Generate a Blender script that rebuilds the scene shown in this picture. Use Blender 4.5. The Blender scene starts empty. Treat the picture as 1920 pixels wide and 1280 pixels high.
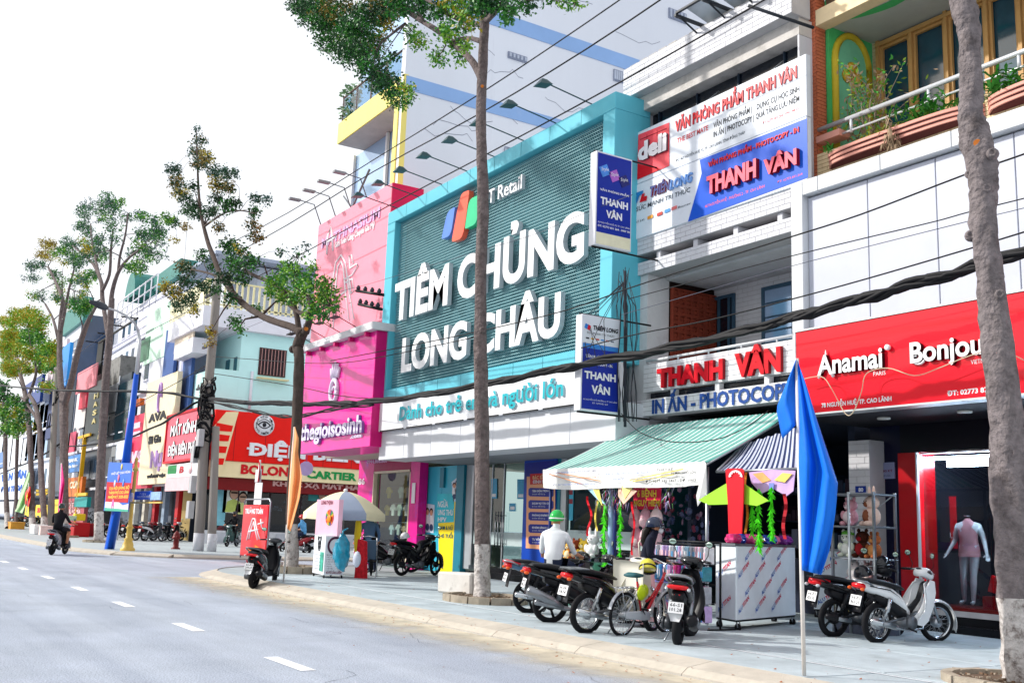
import bpy,math,random
from math import sin,cos,pi,radians as rad
from mathutils import Vector as V,Matrix as MX
random.seed(11)
SC=bpy.context.scene
COL=SC.collection
FPX,YAW,PITCH,ROLL=1951.5,1.01285,0.178633,0.0373559
_f=V((-sin(YAW),cos(YAW),0));_r=V((cos(YAW),sin(YAW),0));_u=V((0,0,1))
FW=_f*cos(PITCH)+_u*sin(PITCH);_u2=_u*cos(PITCH)-_f*sin(PITCH)
RT=_r*cos(ROLL)+_u2*sin(ROLL);UP=_u2*cos(ROLL)-_r*sin(ROLL)
CAM=V((0,0,1.5))
cd=bpy.data.cameras.new('camera');cam=bpy.data.objects.new('camera',cd);COL.objects.link(cam)
cam.matrix_world=MX(((RT.x,UP.x,-FW.x,0),(RT.y,UP.y,-FW.y,0),(RT.z,UP.z,-FW.z,1.5),(0,0,0,1)))
cd.sensor_width=36;cd.lens=FPX/1920*36;cd.clip_end=1500;cd.clip_start=.1
SC.camera=cam
SUN_DIR=V((0.85,1.0,-0.78)).normalized()
w=bpy.data.worlds.new('World');SC.world=w;w.use_nodes=True
nt=w.node_tree;nt.nodes.clear()
sky=nt.nodes.new('ShaderNodeTexSky');sky.sky_type='NISHITA';sky.sun_disc=False
sky.sun_elevation=math.asin(-SUN_DIR.z);sky.sun_rotation=math.atan2(-SUN_DIR.x,-SUN_DIR.y)
sky.dust_density=4
hz=nt.nodes.new('ShaderNodeMix');hz.data_type='RGBA'
hz.inputs['Factor'].default_value=.86
nt.links.new(sky.outputs[0],hz.inputs['A'])
hz.inputs['B'].default_value=(5.5,5.56,5.7,1)
bg=nt.nodes.new('ShaderNodeBackground');bg.inputs['Strength'].default_value=.12
wo=nt.nodes.new('ShaderNodeOutputWorld')
nt.links.new(hz.outputs['Result'],bg.inputs['Color']);nt.links.new(bg.outputs[0],wo.inputs[0])
sd=bpy.data.lights.new('sun','SUN');sd.energy=2.4;sd.angle=rad(1.5);sd.color=(1,.96,.9)
so=bpy.data.objects.new('sun',sd);COL.objects.link(so);so.rotation_euler=SUN_DIR.to_track_quat('-Z','Y').to_euler()
SC.view_settings.view_transform='Standard';SC.view_settings.look='None'
SC.view_settings.exposure=.84;SC.view_settings.gamma=1
def ray(x,y):return RT*((x-960)/FPX)-UP*((y-640)/FPX)+FW
def P(x,y,Y=None,Z=None,X=None):
 """point of the street seen at photo pixel (x,y) on a given facade / ground / side plane"""
 d=ray(x,y)
 if Y is not None:t=Y/d.y
 elif Z is not None:t=(Z-1.5)/d.z
 else:t=X/d.x
 return CAM+d*t
def ppm(p):return FPX/((V(p)-CAM).dot(FW))
def srgb(h):
 if not isinstance(h,str):return tuple(h)
 h=h.lstrip('#');o=[]
 for i in(0,2,4):
  c=int(h[i:i+2],16)/255;o.append(c/12.92 if c<=.04045 else((c+.055)/1.055)**2.4)
 return tuple(o)
MATS={}
def M(name,col,rough=.6,metal=0,var=.12,scale=2.5,bump=0,bscale=60,stain=None,spec=.22,bd=.02,emit=0,coat=0,streak=False,alpha=None):
 if name in MATS:return MATS[name]
 m=bpy.data.materials.new(name);m.use_nodes=True;MATS[name]=m
 n=m.node_tree.nodes;l=m.node_tree.links;b=n['Principled BSDF']
 c=srgb(col)
 tc=n.new('ShaderNodeTexCoord');no=n.new('ShaderNodeTexNoise')
 no.inputs['Scale'].default_value=scale;no.inputs['Detail'].default_value=6;no.inputs['Roughness'].default_value=.65
 src=tc.outputs['Object']
 if streak:
  mp=n.new('ShaderNodeMapping');mp.inputs['Scale'].default_value=(1,1,.12);l.new(src,mp.inputs[0]);src=mp.outputs[0]
 l.new(src,no.inputs['Vector'])
 rp=n.new('ShaderNodeValToRGB');rp.color_ramp.elements[0].position=.3;rp.color_ramp.elements[1].position=.7
 rp.color_ramp.elements[0].color=(*[max(0,k*(1-var))for k in c],1)
 rp.color_ramp.elements[1].color=(*[min(1,k*(1+var*.7))for k in c],1)
 l.new(no.outputs['Fac'],rp.inputs[0]);out=rp.outputs[0]
 if stain:
  sc_,thr,scol,amt=stain
  n2=n.new('ShaderNodeTexNoise');n2.inputs['Scale'].default_value=sc_;n2.inputs['Detail'].default_value=8;n2.inputs['Roughness'].default_value=.7
  l.new(src,n2.inputs['Vector'])
  r2=n.new('ShaderNodeValToRGB');r2.color_ramp.elements[0].position=thr;r2.color_ramp.elements[1].position=min(1,thr+.13)
  r2.color_ramp.elements[0].color=(0,0,0,1);r2.color_ramp.elements[1].color=(amt,amt,amt,1)
  l.new(n2.outputs['Fac'],r2.inputs[0])
  mx=n.new('ShaderNodeMix');mx.data_type='RGBA';l.new(r2.outputs[0],mx.inputs['Factor']);l.new(out,mx.inputs['A'])
  mx.inputs['B'].default_value=(*srgb(scol),1);out=mx.outputs['Result']
 l.new(out,b.inputs['Base Color'])
 b.inputs['Roughness'].default_value=rough;b.inputs['Metallic'].default_value=metal
 b.inputs['Specular IOR Level'].default_value=spec;b.inputs['Coat Weight'].default_value=coat
 if alpha is not None:b.inputs['Alpha'].default_value=alpha
 if bump:
  n3=n.new('ShaderNodeTexNoise');n3.inputs['Scale'].default_value=bscale;n3.inputs['Detail'].default_value=5
  l.new(src,n3.inputs['Vector']);bp=n.new('ShaderNodeBump');bp.inputs['Strength'].default_value=bump;bp.inputs['Distance'].default_value=bd
  l.new(n3.outputs['Fac'],bp.inputs['Height']);l.new(bp.outputs[0],b.inputs['Normal'])
 if emit:
  b.inputs['Emission Color'].default_value=(*c,1);b.inputs['Emission Strength'].default_value=emit
 return m
def GL(name='shop_glass',tint='#cfe0de',refl=.13):
 if name in MATS:return MATS[name]
 m=bpy.data.materials.new(name);m.use_nodes=True;MATS[name]=m
 n=m.node_tree.nodes;l=m.node_tree.links;n.clear()
 t=n.new('ShaderNodeBsdfTransparent');t.inputs[0].default_value=(*srgb(tint),1)
 g=n.new('ShaderNodeBsdfGlossy');g.inputs['Roughness'].default_value=.02
 lw=n.new('ShaderNodeFresnel');lw.inputs['IOR'].default_value=1.33+refl
 mr=n.new('ShaderNodeMapRange');mr.inputs['To Min'].default_value=refl*.3
 l.new(lw.outputs[0],mr.inputs[0])
 ge=n.new('ShaderNodeNewGeometry');mb=n.new('ShaderNodeMath');mb.operation='SUBTRACT';mb.inputs[0].default_value=1;l.new(ge.outputs['Backfacing'],mb.inputs[1]);mc=n.new('ShaderNodeMath');mc.operation='MULTIPLY';l.new(mr.outputs[0],mc.inputs[0]);l.new(mb.outputs[0],mc.inputs[1])
 mx=n.new('ShaderNodeMixShader');l.new(mc.outputs[0],mx.inputs[0]);l.new(t.outputs[0],mx.inputs[1]);l.new(g.outputs[0],mx.inputs[2])
 o=n.new('ShaderNodeOutputMaterial');l.new(mx.outputs[0],o.inputs[0]);return m
WM={}
def wm(o):return WM.get(o.name,MX.Identity(4))if o else MX.Identity(4)
def tag(o,label,cat,group=None,kind=None):
 if label:o['label']=label
 if cat:o['category']=cat
 if group:o['group']=group
 if kind:o['kind']=kind
 return o
def thing(name,label,cat,loc=(0,0,0),rz=0,group=None,s=1,lean=0):
 o=bpy.data.objects.new(name,None);COL.objects.link(o);o.empty_display_size=.2
 m=MX.Translation(V(loc))@MX.Rotation(rz,4,'Z')@MX.Rotation(lean,4,'X')@MX.Diagonal((s,s,s,1))
 o.matrix_world=m;WM[o.name]=m
 return tag(o,label,cat,group)
class MB:
 def __init__(s):s.v=[];s.f=[];s.m=[];s.k=0;s.sm=[]
 def add(s,vs,fs,m=None,smooth=False):
  b=len(s.v);s.v+=[tuple(v)for v in vs];s.f+=[tuple(i+b for i in f)for f in fs]
  s.m+=[s.k if m is None else m]*len(fs);s.sm+=[smooth]*len(fs);return s
 def box(s,x0,y0,z0,x1,y1,z1,m=None):
  if x0>x1:x0,x1=x1,x0
  if y0>y1:y0,y1=y1,y0
  if z0>z1:z0,z1=z1,z0
  return s.add([(x0,y0,z0),(x1,y0,z0),(x1,y1,z0),(x0,y1,z0),(x0,y0,z1),(x1,y0,z1),(x1,y1,z1),(x0,y1,z1)],[(0,3,2,1),(4,5,6,7),(0,1,5,4),(1,2,6,5),(2,3,7,6),(3,0,4,7)],m)
 def bbox(s,x0,y0,z0,x1,y1,z1,bv=.02,m=None):
  """box with chamfered edges"""
  if x0>x1:x0,x1=x1,x0
  if y0>y1:y0,y1=y1,y0
  if z0>z1:z0,z1=z1,z0
  bv=min(bv,(x1-x0)/2.01,(y1-y0)/2.01,(z1-z0)/2.01)
  X=(x0,x0+bv,x1-bv,x1);Y=(y0,y0+bv,y1-bv,y1);Z=(z0,z0+bv,z1-bv,z1)
  vs=[];idx={}
  for a in(0,1):
   for b in(0,1):
    for c in(0,1):
     for ax in range(3):
      p=[X[1+a],Y[1+b],Z[1+c]];p[ax]=(X,Y,Z)[ax][3*(a,b,c)[ax]]
      idx[(a,b,c,ax)]=len(vs);vs.append(tuple(p))
  fs=[]
  for ax in range(3):
   o=[i for i in range(3)if i!=ax]
   for sgn in(0,1):
    q=[]
    for(p_,q_)in((0,0),(1,0),(1,1),(0,1)):
     k=[0,0,0];k[ax]=sgn;k[o[0]]=p_;k[o[1]]=q_;q.append(idx[(*k,ax)])
    fs.append(tuple(q))
   for(p_,q_)in((0,0),(1,0),(1,1),(0,1)):
    a=[0,0,0];a[o[0]]=p_;a[o[1]]=q_;b=list(a);a[ax]=0;b[ax]=1
    fs.append((idx[(*a,o[0])],idx[(*b,o[0])],idx[(*b,o[1])],idx[(*a,o[1])]))
  for a in(0,1):
   for b in(0,1):
    for c in(0,1):fs.append((idx[(a,b,c,0)],idx[(a,b,c,1)],idx[(a,b,c,2)]))
  return s.add(vs,fs,m)
 def obox(s,c,sx,sy,sz,R=None,m=None):
  R=R or MX.Identity(3);c=V(c);vs=[]
  for z in(-1,1):
   for x,y in((-1,-1),(1,-1),(1,1),(-1,1)):vs.append(c+R@V((x*sx/2,y*sy/2,z*sz/2)))
  return s.add(vs,[(0,3,2,1),(4,5,6,7),(0,1,5,4),(1,2,6,5),(2,3,7,6),(3,0,4,7)],m)
 def quad(s,*p,m=None):return s.add(p,[tuple(range(len(p)))],m)
 def tube(s,pts,r,n=8,m=None,caps=True,flat=None):
  pts=[V(p)for p in pts]
  rs=r if isinstance(r,(list,tuple))else[r]*len(pts)
  vs=[];fs=[];ref=None
  for i,p in enumerate(pts):
   t=(pts[min(i+1,len(pts)-1)]-pts[max(i-1,0)])
   t=t.normalized()if t.length>1e-9 else V((0,0,1))
   if ref is None:ref=V((0,0,1))if abs(t.z)<.9 else V((1,0,0))
   a=(ref-t*ref.dot(t))
   a=a.normalized()if a.length>1e-6 else t.orthogonal().normalized()
   ref=a;b=t.cross(a)
   for k in range(n):
    an=2*pi*k/n;vs.append(p+(a*cos(an)+b*sin(an)*(flat or 1))*rs[i])
  for i in range(len(pts)-1):
   for k in range(n):
    k2=(k+1)%n;fs.append((i*n+k,i*n+k2,(i+1)*n+k2,(i+1)*n+k))
  if caps:fs.append(tuple(range(n-1,-1,-1)));fs.append(tuple((len(pts)-1)*n+k for k in range(n)))
  return s.add(vs,fs,m,True)
 def loft(s,secs,n=14,e=2.6,m=None,caps=True):
  """secs: (x, y, z, half width along y, half height, tilt) lofted superellipses, normal along x tilted in xz"""
  vs=[];fs=[]
  for q in secs:
   x,y,z,hw,hh=q[:5];t=q[5]if len(q)>5 else 0
   for k in range(n):
    a=2*pi*k/n;cy=math.copysign(abs(cos(a))**(2/e),cos(a))*hw;cz=math.copysign(abs(sin(a))**(2/e),sin(a))*hh
    vs.append((x-sin(t)*cz,y+cy,z+cos(t)*cz))
  for i in range(len(secs)-1):
   for k in range(n):
    k2=(k+1)%n;fs.append((i*n+k,i*n+k2,(i+1)*n+k2,(i+1)*n+k))
  if caps:fs.append(tuple(range(n-1,-1,-1)));fs.append(tuple((len(secs)-1)*n+k for k in range(n)))
  return s.add(vs,fs,m,True)
 def lathe(s,prof,c=(0,0,0),n=16,axis='z',m=None,smooth=True):
  vs=[];fs=[];c=V(c)
  for r,h in prof:
   for k in range(n):
    a=2*pi*k/n
    p=(r*cos(a),r*sin(a),h)if axis=='z' else((r*cos(a),h,r*sin(a))if axis=='y' else(h,r*cos(a),r*sin(a)))
    vs.append(c+V(p))
  for i in range(len(prof)-1):
   for k in range(n):
    k2=(k+1)%n;fs.append((i*n+k,i*n+k2,(i+1)*n+k2,(i+1)*n+k))
  return s.add(vs,fs,m,smooth)
 def ball(s,c,rx,ry=None,rz=None,n=12,m=None,R=None):
  ry=ry or rx;rz=rz or rx;c=V(c);vs=[];fs=[];h=n//2
  for i in range(h+1):
   t=pi*i/h
   for k in range(n):
    a=2*pi*k/n;p=V((rx*sin(t)*cos(a),ry*sin(t)*sin(a),rz*cos(t)))
    vs.append(c+(R@p if R else p))
  for i in range(h):
   for k in range(n):
    k2=(k+1)%n;fs.append((i*n+k,(i+1)*n+k,(i+1)*n+k2,i*n+k2))
  return s.add(vs,fs,m,True)
 def prism(s,poly,O,a,u,depth,m=None):
  """2D polygon (x along a, y along u) extruded from O along a x u by depth"""
  O=V(O);a=V(a);u=V(u);nn=a.cross(u).normalized()*depth;k=len(poly)
  vs=[O+a*x+u*y for x,y in poly]+[O+a*x+u*y+nn for x,y in poly]
  fs=[tuple(range(k-1,-1,-1)),tuple(range(k,2*k))]+[(i,(i+1)%k,(i+1)%k+k,i+k)for i in range(k)]
  return s.add(vs,fs,m)
 def build(s,name,mats,parent=None,label=None,kind=None,local=False,smooth=None):
  me=bpy.data.meshes.new(name)
  if not local and parent is not None:
   iv=wm(parent).inverted();vs=[iv@V(v)for v in s.v]
  else:vs=s.v
  me.from_pydata([tuple(v)for v in vs],[],s.f)
  for mm in(mats if isinstance(mats,(list,tuple))else[mats]):me.materials.append(mm)
  me.polygons.foreach_set('material_index',s.m)
  me.polygons.foreach_set('use_smooth',[bool(smooth)if smooth is not None else q for q in s.sm])
  me.update()
  o=bpy.data.objects.new(name,me);COL.objects.link(o)
  if parent is not None:o.parent=parent;WM[o.name]=wm(parent)
  if label:o['label']=label
  if kind:o['kind']=kind
  return o
def slab(name,mat,parent,tl,br,Y,d=.1,bv=0,label=None,**kw):
 a=P(*tl,Y=Y);b=P(*br,Y=Y);m=MB()
 (m.bbox if bv else m.box)(a.x,Y,b.z,b.x,Y+d,a.z,*([bv]if bv else[]))
 return m.build(name,mat,parent,label,**kw)
def slabw(name,mat,parent,x0,x1,z0,z1,Y,d=.1,bv=0,label=None,kind=None):
 m=MB();(m.bbox if bv else m.box)(x0,Y,z0,x1,Y+d,z1,*([bv]if bv else[]))
 return m.build(name,mat,parent,label,kind)
_tc={}
def tmesh(s,bold,res=2):
 if s=='Đ':
  vs,fs=tmesh('D',bold,res);x0=min(v.x for v in vs);h=max(v.y for v in vs);q=len(vs)
  b=[V((x,y,0))for x,y in((x0-.1,h*.44),(x0-.001,h*.44),(x0-.001,h*.6),(x0-.1,h*.6),(x0+.21,h*.44),(x0+.36,h*.44),(x0+.36,h*.6),(x0+.21,h*.6))]
  return vs+b,fs+[(q,q+1,q+2,q+3),(q+4,q+5,q+6,q+7)]
 k=(s,bold,res)
 if k in _tc:return _tc[k]
 cu=bpy.data.curves.new('t','FONT');cu.body=s;cu.offset=bold;cu.resolution_u=res;cu.fill_mode='NONE' if 0 else 'FRONT'
 ob=bpy.data.objects.new('t',cu);me=bpy.data.meshes.new_from_object(ob)
 vs=[v.co.copy()for v in me.vertices];fs=[tuple(p.vertices)for p in me.polygons]
 bpy.data.objects.remove(ob);bpy.data.curves.remove(cu);bpy.data.meshes.remove(me)
 _tc[k]=(vs,fs);return _tc[k]
def text(s,O,a,w,h,mat,parent,depth=.01,bold=.0,letters=False,name='lettering',shear=0,up=(0,0,1),side=None,res=2):
 """write s from baseline-left point O along direction a, total width w, capital height h; returns made objects"""
 O=V(O);a=V(a).normalized();u=V(up).normalized();nn=a.cross(u)
 vs,fs=tmesh(s,bold,res)
 if not vs:return
 capv=tmesh('H',bold)[0];ch=max(v.y for v in capv)
 x0=min(v.x for v in vs);x1=max(v.x for v in vs);sx=w/(x1-x0);sy=h/ch
 def emit(vv,ff,dx,nm):
  m=MB();n_=len(vv)
  def pt(v,dd):return O+a*((v.x+dx-x0)*sx+shear*v.y*sy)+u*(v.y*sy)+nn*dd
  if depth>.004:
   ed={}
   for f in ff:
    for i in range(len(f)):
     e=(f[i],f[(i+1)%len(f)]);ed[e]=ed.get(e,0)+1
   bd=[e for e in ed if(e[1],e[0])not in ed]
   m.add([pt(v,depth)for v in vv]+[pt(v,0)for v in vv],ff,0)
   k0=0;m.f+=[(e[1]+k0,e[0]+k0,e[0]+n_+k0,e[1]+n_+k0)for e in bd];m.m+=[1 if side else 0]*len(bd);m.sm+=[False]*len(bd)
  else:m.add([pt(v,depth)for v in vv],ff,0)
  return m.build(nm,[mat,side]if side else mat,parent,kind=None if letters else 'stuff')
 if not letters:return emit(vs,fs,0,name)
 for i,ch_ in enumerate(s):
  if ch_==' ':continue
  pv=tmesh(s[:i+1],bold,res)[0];cv,cf=tmesh(ch_,bold,res)
  emit(cv,cf,max(v.x for v in pv)-max(v.x for v in cv),'letter')
def ptext(s,bl,br,top,Y,mat,parent,**kw):
 """text on the facade plane Y between baseline pixels bl-br; top = pixel above bl at cap height"""
 A=P(*bl,Y=Y);B=P(*br,Y=Y);T=P(*top,Y=Y)
 text(s,(A.x,Y-.002,A.z),(1,0,0),B.x-A.x,abs(T.z-A.z),mat,parent,**kw)
def stext(s,bl,br,top,X,mat,parent,**kw):
 A=P(*bl,X=X);B=P(*br,X=X);T=P(*top,X=X)
 text(s,(X+.002,A.y,A.z),(0,1,0),B.y-A.y,abs(T.z-A.z),mat,parent,**kw)
def copy_tree(o,parent=None,mat=None):
 c=o.copy();COL.objects.link(c)
 if parent:c.parent=parent
 for ch in list(KIDS.get(o.name,[])):copy_tree(ch,c)
 return c
KIDS={}
def index_kids():
 KIDS.clear()
 for o in COL.objects:
  if o.parent:KIDS.setdefault(o.parent.name,[]).append(o)
WHITE=M('white_paint','#d3d6dc',.55,var=.05,stain=(1.2,.62,'#a9a9ad',.25),streak=True)
WHITE2=M('white_sign_print','#eceef2',.5,var=.03)
BLACK=M('black_paint','#0c0d12',.45)
DARK=M('dark_interior','#10121c',.8)
CHROME=M('polished_metal','#c4c8cc',.22,metal=1,var=.05)
STEEL=M('brushed_steel','#9aa0a6',.38,metal=1,var=.1)
RUBBER=M('tyre_rubber','#14151a',.75,var=.2)
ALU=M('aluminium_frame','#b9c0c4',.4,metal=.6)
CONC=M('concrete','#b5b2ac',.85,var=.2,scale=6,bump=.3,stain=(2,.58,'#6c6a68',.5))
RED=M('red_print','#d4061a',.35,var=.04)
def struct(o):o['kind']='structure';return o
for k,(xa,xb,h_,c_)in enumerate(((-70,-46,8,'#8d8f94'),(-45.5,-30,10,'#a39a86'),(-29.5,-17,7,'#6f7a84'),(-16.5,-6,9,'#9a8f8a'),(-5.5,8,7.5,'#7f8a80'))):
 t=thing('facing_house','house number %s along the opposite side of the road, behind the viewer'%('one','two','three','four','five')[k],'building',(xa,-16,0));m=MB();m.box(xa,-26,0,xb,-16,h_);m.build('wall',M('facing'+c_,c_,.8),t)
 for i in range(int((xb-xa)/3)):
  for z in(.2,4.2):m=MB();m.box(xa+.6+i*3,-16,z+.3,xa+2.8+i*3,-15.95,z+2.6);m.build('window',M('facing_window','#1c2430',.3),t)
g=MB();g.quad((-600,-300,0),(300,-300,0),(300,400,0),(-600,400,0))
ROADM=M('road_asphalt','#bcc5d2',.88,var=.14,scale=.6,bump=.7,bscale=80,stain=(.22,.56,'#a3abb6',.4))
n=ROADM.node_tree.nodes;l=ROADM.node_tree.links
tcn=n.new('ShaderNodeTexCoord');sp=n.new('ShaderNodeTexNoise');sp.inputs['Scale'].default_value=55;sp.inputs['Detail'].default_value=3
l.new(tcn.outputs['Object'],sp.inputs['Vector'])
mp=n.new('ShaderNodeMapping');mp.inputs['Scale'].default_value=(.035,.9,1);l.new(tcn.outputs['Object'],mp.inputs[0])
tr=n.new('ShaderNodeTexNoise');tr.inputs['Scale'].default_value=1.0;tr.inputs['Detail'].default_value=7;tr.inputs['Roughness'].default_value=.6;l.new(mp.outputs[0],tr.inputs['Vector'])
b_=n['Principled BSDF'];src=b_.inputs['Base Color'].links[0].from_socket
m1=n.new('ShaderNodeMix');m1.data_type='RGBA';m1.blend_type='MULTIPLY';m1.inputs['Factor'].default_value=1
r1=n.new('ShaderNodeValToRGB');r1.color_ramp.elements[0].color=(.5,.5,.52,1);r1.color_ramp.elements[1].color=(1.0,1.0,1.0,1);r1.color_ramp.elements[0].position=.3;r1.color_ramp.elements[1].position=.62
l.new(sp.outputs['Fac'],r1.inputs[0]);l.new(src,m1.inputs['A']);l.new(r1.outputs[0],m1.inputs['B'])
m2=n.new('ShaderNodeMix');m2.data_type='RGBA';m2.blend_type='MULTIPLY';m2.inputs['Factor'].default_value=1
r2=n.new('ShaderNodeValToRGB');r2.color_ramp.elements[0].color=(.84,.85,.88,1);r2.color_ramp.elements[1].color=(1.05,1.05,1.05,1);r2.color_ramp.elements[0].position=.38;r2.color_ramp.elements[1].position=.6
l.new(tr.outputs['Fac'],r2.inputs[0]);l.new(m1.outputs['Result'],m2.inputs['A']);l.new(r2.outputs[0],m2.inputs['B']);l.new(m2.outputs['Result'],b_.inputs['Base Color'])
struct(g.build('road',ROADM))
DASHM=M('road_paint','#eef0f4',.7,var=.08,scale=14,stain=(7,.56,'#b9bfca',.85))
x=-6.5
k=0
while x>-110:
 m=MB();y0=4.14+random.uniform(-.02,.02)
 m.quad((x,y0,.005),(x,y0+.17,.005),(x-1.15,y0+.17,.005),(x-1.15,y0,.005))
 struct(m.build('lane_dash',DASHM));x-=3.98;k+=1
random.seed(8);m=MB()
for k in range(26):
 p=V((random.uniform(-30,-7),random.uniform(2.5,7.2),.004));a=random.uniform(-.5,.5)+(1.57 if k%4==0 else 0)
 for i in range(random.randint(5,14)):
  a+=random.gauss(0,.35);d=V((cos(a),sin(a),0))*random.uniform(.06,.2);e_=V((-sin(a),cos(a),0))*random.uniform(.002,.005);m.quad(p-e_,p+d-e_,p+d+e_,p+e_);p=p+d
o=m.build('road_cracks',M('crack_dark','#5f646d',.9));o['kind']='structure'
DUST=M('gutter_dust','#c6bda9',.9,var=.22,scale=3,bump=.4)
DUST.blend_method='BLEND' if hasattr(DUST,'blend_method')else None
n=DUST.node_tree.nodes;l=DUST.node_tree.links
tcn=n.new('ShaderNodeTexCoord');sx_=n.new('ShaderNodeSeparateXYZ');l.new(tcn.outputs['Object'],sx_.inputs[0])
mr=n.new('ShaderNodeMapRange');mr.inputs['From Min'].default_value=6.2;mr.inputs['From Max'].default_value=7.6;l.new(sx_.outputs['Y'],mr.inputs['Value'])
nz=n.new('ShaderNodeTexNoise');nz.inputs['Scale'].default_value=1.4;nz.inputs['Detail'].default_value=8;l.new(tcn.outputs['Object'],nz.inputs['Vector'])
ad=n.new('ShaderNodeMath');ad.operation='MULTIPLY_ADD';ad.inputs[1].default_value=1.6;ad.inputs[2].default_value=-.8;l.new(nz.outputs['Fac'],ad.inputs[0])
a2=n.new('ShaderNodeMath');a2.operation='ADD';a2.use_clamp=True;l.new(mr.outputs[0],a2.inputs[0]);l.new(ad.outputs[0],a2.inputs[1])
a3=n.new('ShaderNodeMath');a3.operation='MULTIPLY';l.new(a2.outputs[0],a3.inputs[0]);l.new(mr.outputs[0],a3.inputs[1]);l.new(a3.outputs[0],n['Principled BSDF'].inputs['Alpha'])
m=MB();m.quad((2,6.1,.004),(2,7.93,.004),(-27.5,7.93,.004),(-27.5,6.1,.004))
struct(m.build('gutter_dust',DUST))
PZ=.12
PAVE=M('pavement_paving','#a3aeb2',.8,var=.14,scale=.8,bump=.35,bscale=45,stain=(.5,.56,'#b3b8ba',.5))
TAN=M('kerb_stone','#bbb4a8',.85,var=.16,scale=3,bump=.4,stain=(1.5,.6,'#9d8a6c',.4))
def corner_poly():
 pts=[(6,8.42)]+[(-26.5,8.42)]
 for i in range(1,9):
  t=i/8*pi/2;pts.append((-26.5-5.2*sin(t),8.42+3.4*(1-cos(t))))
 pts+=[(-33.5,16.5),(-35.5,22),(-40,40)]
 return pts
cp=corner_poly()
m=MB();base=[V((x,y,PZ))for x,y in cp]+[V((6,40,PZ))]
m.quad(*base[::-1])
struct(m.build('pavement',PAVE))
SL=M('paving_slab','#adb9bf',.8,var=.22,scale=1.6,bump=.4,bscale=45,stain=(1.1,.56,'#808a8e',.4))
for(ya,yb)in((8.43,9.62),(9.65,11.6),(11.63,13.6),(13.63,15.3)):
 x=1.5
 while x>-25.8:
  x2=x-3.05
  m=MB();m.bbox(x-.015,ya,PZ-.1,x2+.015,yb,PZ+.02+random.uniform(0,.002),.006);struct(m.build('paving_slab',SL));x=x2
def kerbrun(pa,pb,inner,n_):
 pass
x=3.0;k=0
while x>-26.4:
 ln=2.0
 m=MB()
 x2=x-ln+.012
 m.add([(x,7.96,-.05),(x,8.42,-.05),(x,8.42,PZ+.022),(x,8.05,.085),(x,7.96,.02),(x2,7.96,-.05),(x2,8.42,-.05),(x2,8.42,PZ+.022),(x2,8.05,.085),(x2,7.96,.02)],[(0,1,2,3,4),(9,8,7,6,5),(4,3,8,9),(3,2,7,8),(0,4,9,5),(1,6,7,2)])
 struct(m.build('kerb_stone',TAN));x-=ln
for i in range(1,len(cp)-3):
 a=V((*cp[i],0));b=V((*cp[i+1],0));t=(b-a).normalized();o_=V((t.y,-t.x,0))*(1 if t.x<=0 else 1)
 o_=V((-t.y,t.x,0))if False else V((t.y,-t.x,0))
 c=V((-24,14,0))
 if(a+o_-c).length<(a-o_-c).length:o_=-o_
 m=MB();q=o_*.46;z2=V((0,0,PZ+.02));z1=V((0,0,.02));zb=V((0,0,-.05))
 m.add([a+zb,a+z2,a+q+z1,a+q+zb,b+zb,b+z2,b+q*1.0+z1,b+q+zb],[(0,3,2,1),(4,5,6,7),(1,2,6,5),(2,3,7,6),(0,1,5,4)])
 struct(m.build('kerb_stone',TAN))
far=[(-40.2,19),(-39.6,13.5),(-40.3,10.6),(-42,9.0),(-46,8.1),(-60,7.9),(-260,7.9),(-260,60),(-43,60),(-43.5,30)]
m=MB();kf=len(far);vs=[V((x,y,PZ))for x,y in far]+[V((x,y,-.05))for x,y in far]
m.add(vs,[tuple(range(kf-1,-1,-1))]+[(i,(i+1)%kf,(i+1)%kf+kf,i+kf)for i in range(kf)])
struct(m.build('pavement',M('far_paving','#a7b0b4',.8,var=.12,bump=.3)))
for i in range(0,6):
 a=V((*far[i],0));b=V((*far[i+1],0));t=(b-a).normalized();o_=V((-t.y,t.x,0))*-.35
 c=V((-50,16,0))
 if(a+o_-c).length<(a-o_-c).length:o_=-o_
 m=MB();m.add([a+V((0,0,-.05)),a+V((0,0,PZ+.02)),a+o_+V((0,0,.06)),a+o_+V((0,0,-.05)),b+V((0,0,-.05)),b+V((0,0,PZ+.02)),b+o_+V((0,0,.06)),b+o_+V((0,0,-.05))],[(0,3,2,1),(4,5,6,7),(1,2,6,5),(2,3,7,6),(0,1,5,4)])
 struct(m.build('kerb_stone',TAN))
for yy in(20.5,21.6):
 m=MB();m.quad((-35.0,yy,.006),(-35.0,yy+.25,.006),(-42.5,yy+.25,.006),(-42.5,yy,.006));struct(m.build('road_line',DASHM))
m=MB();m.quad((-3,9.44,PZ+.027),(-3,9.47,PZ+.027),(-26,9.62-.02,PZ+.027),(-26,9.59-.02,PZ+.027));struct(m.build('painted_line',DASHM))
LEAFD=M('fallen_leaf','#a8643c',.8,var=.4,scale=30)
m=MB()
for i in range(420):
 if random.random()<.45:x=random.uniform(-26,-4);y=random.gauss(7.75,.3);z=.012 if y<7.95 else .13
 else:x=random.uniform(-24,-4);y=random.uniform(5,14);z=.008 if y<7.9 else PZ+.03
 if 7.9<y<8.45:z=.06+.09*(y-7.95)/.45+.012
 if y<6.6 and random.random()<.7:continue
 a=random.uniform(0,6.28);s_=random.uniform(.012,.032);c_=V((x,y,z));d=V((cos(a),sin(a),random.uniform(-.1,.1)))*s_;e=V((-sin(a),cos(a),.15))*s_*.5
 m.quad(c_-d,c_-e,c_+d+V((0,0,.008)),c_+e)
tag(m.build('fallen_leaves',LEAFD),'scattered small brown leaves and petals along the kerb gutter','litter',kind='stuff')
GLASS=GL()
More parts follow.
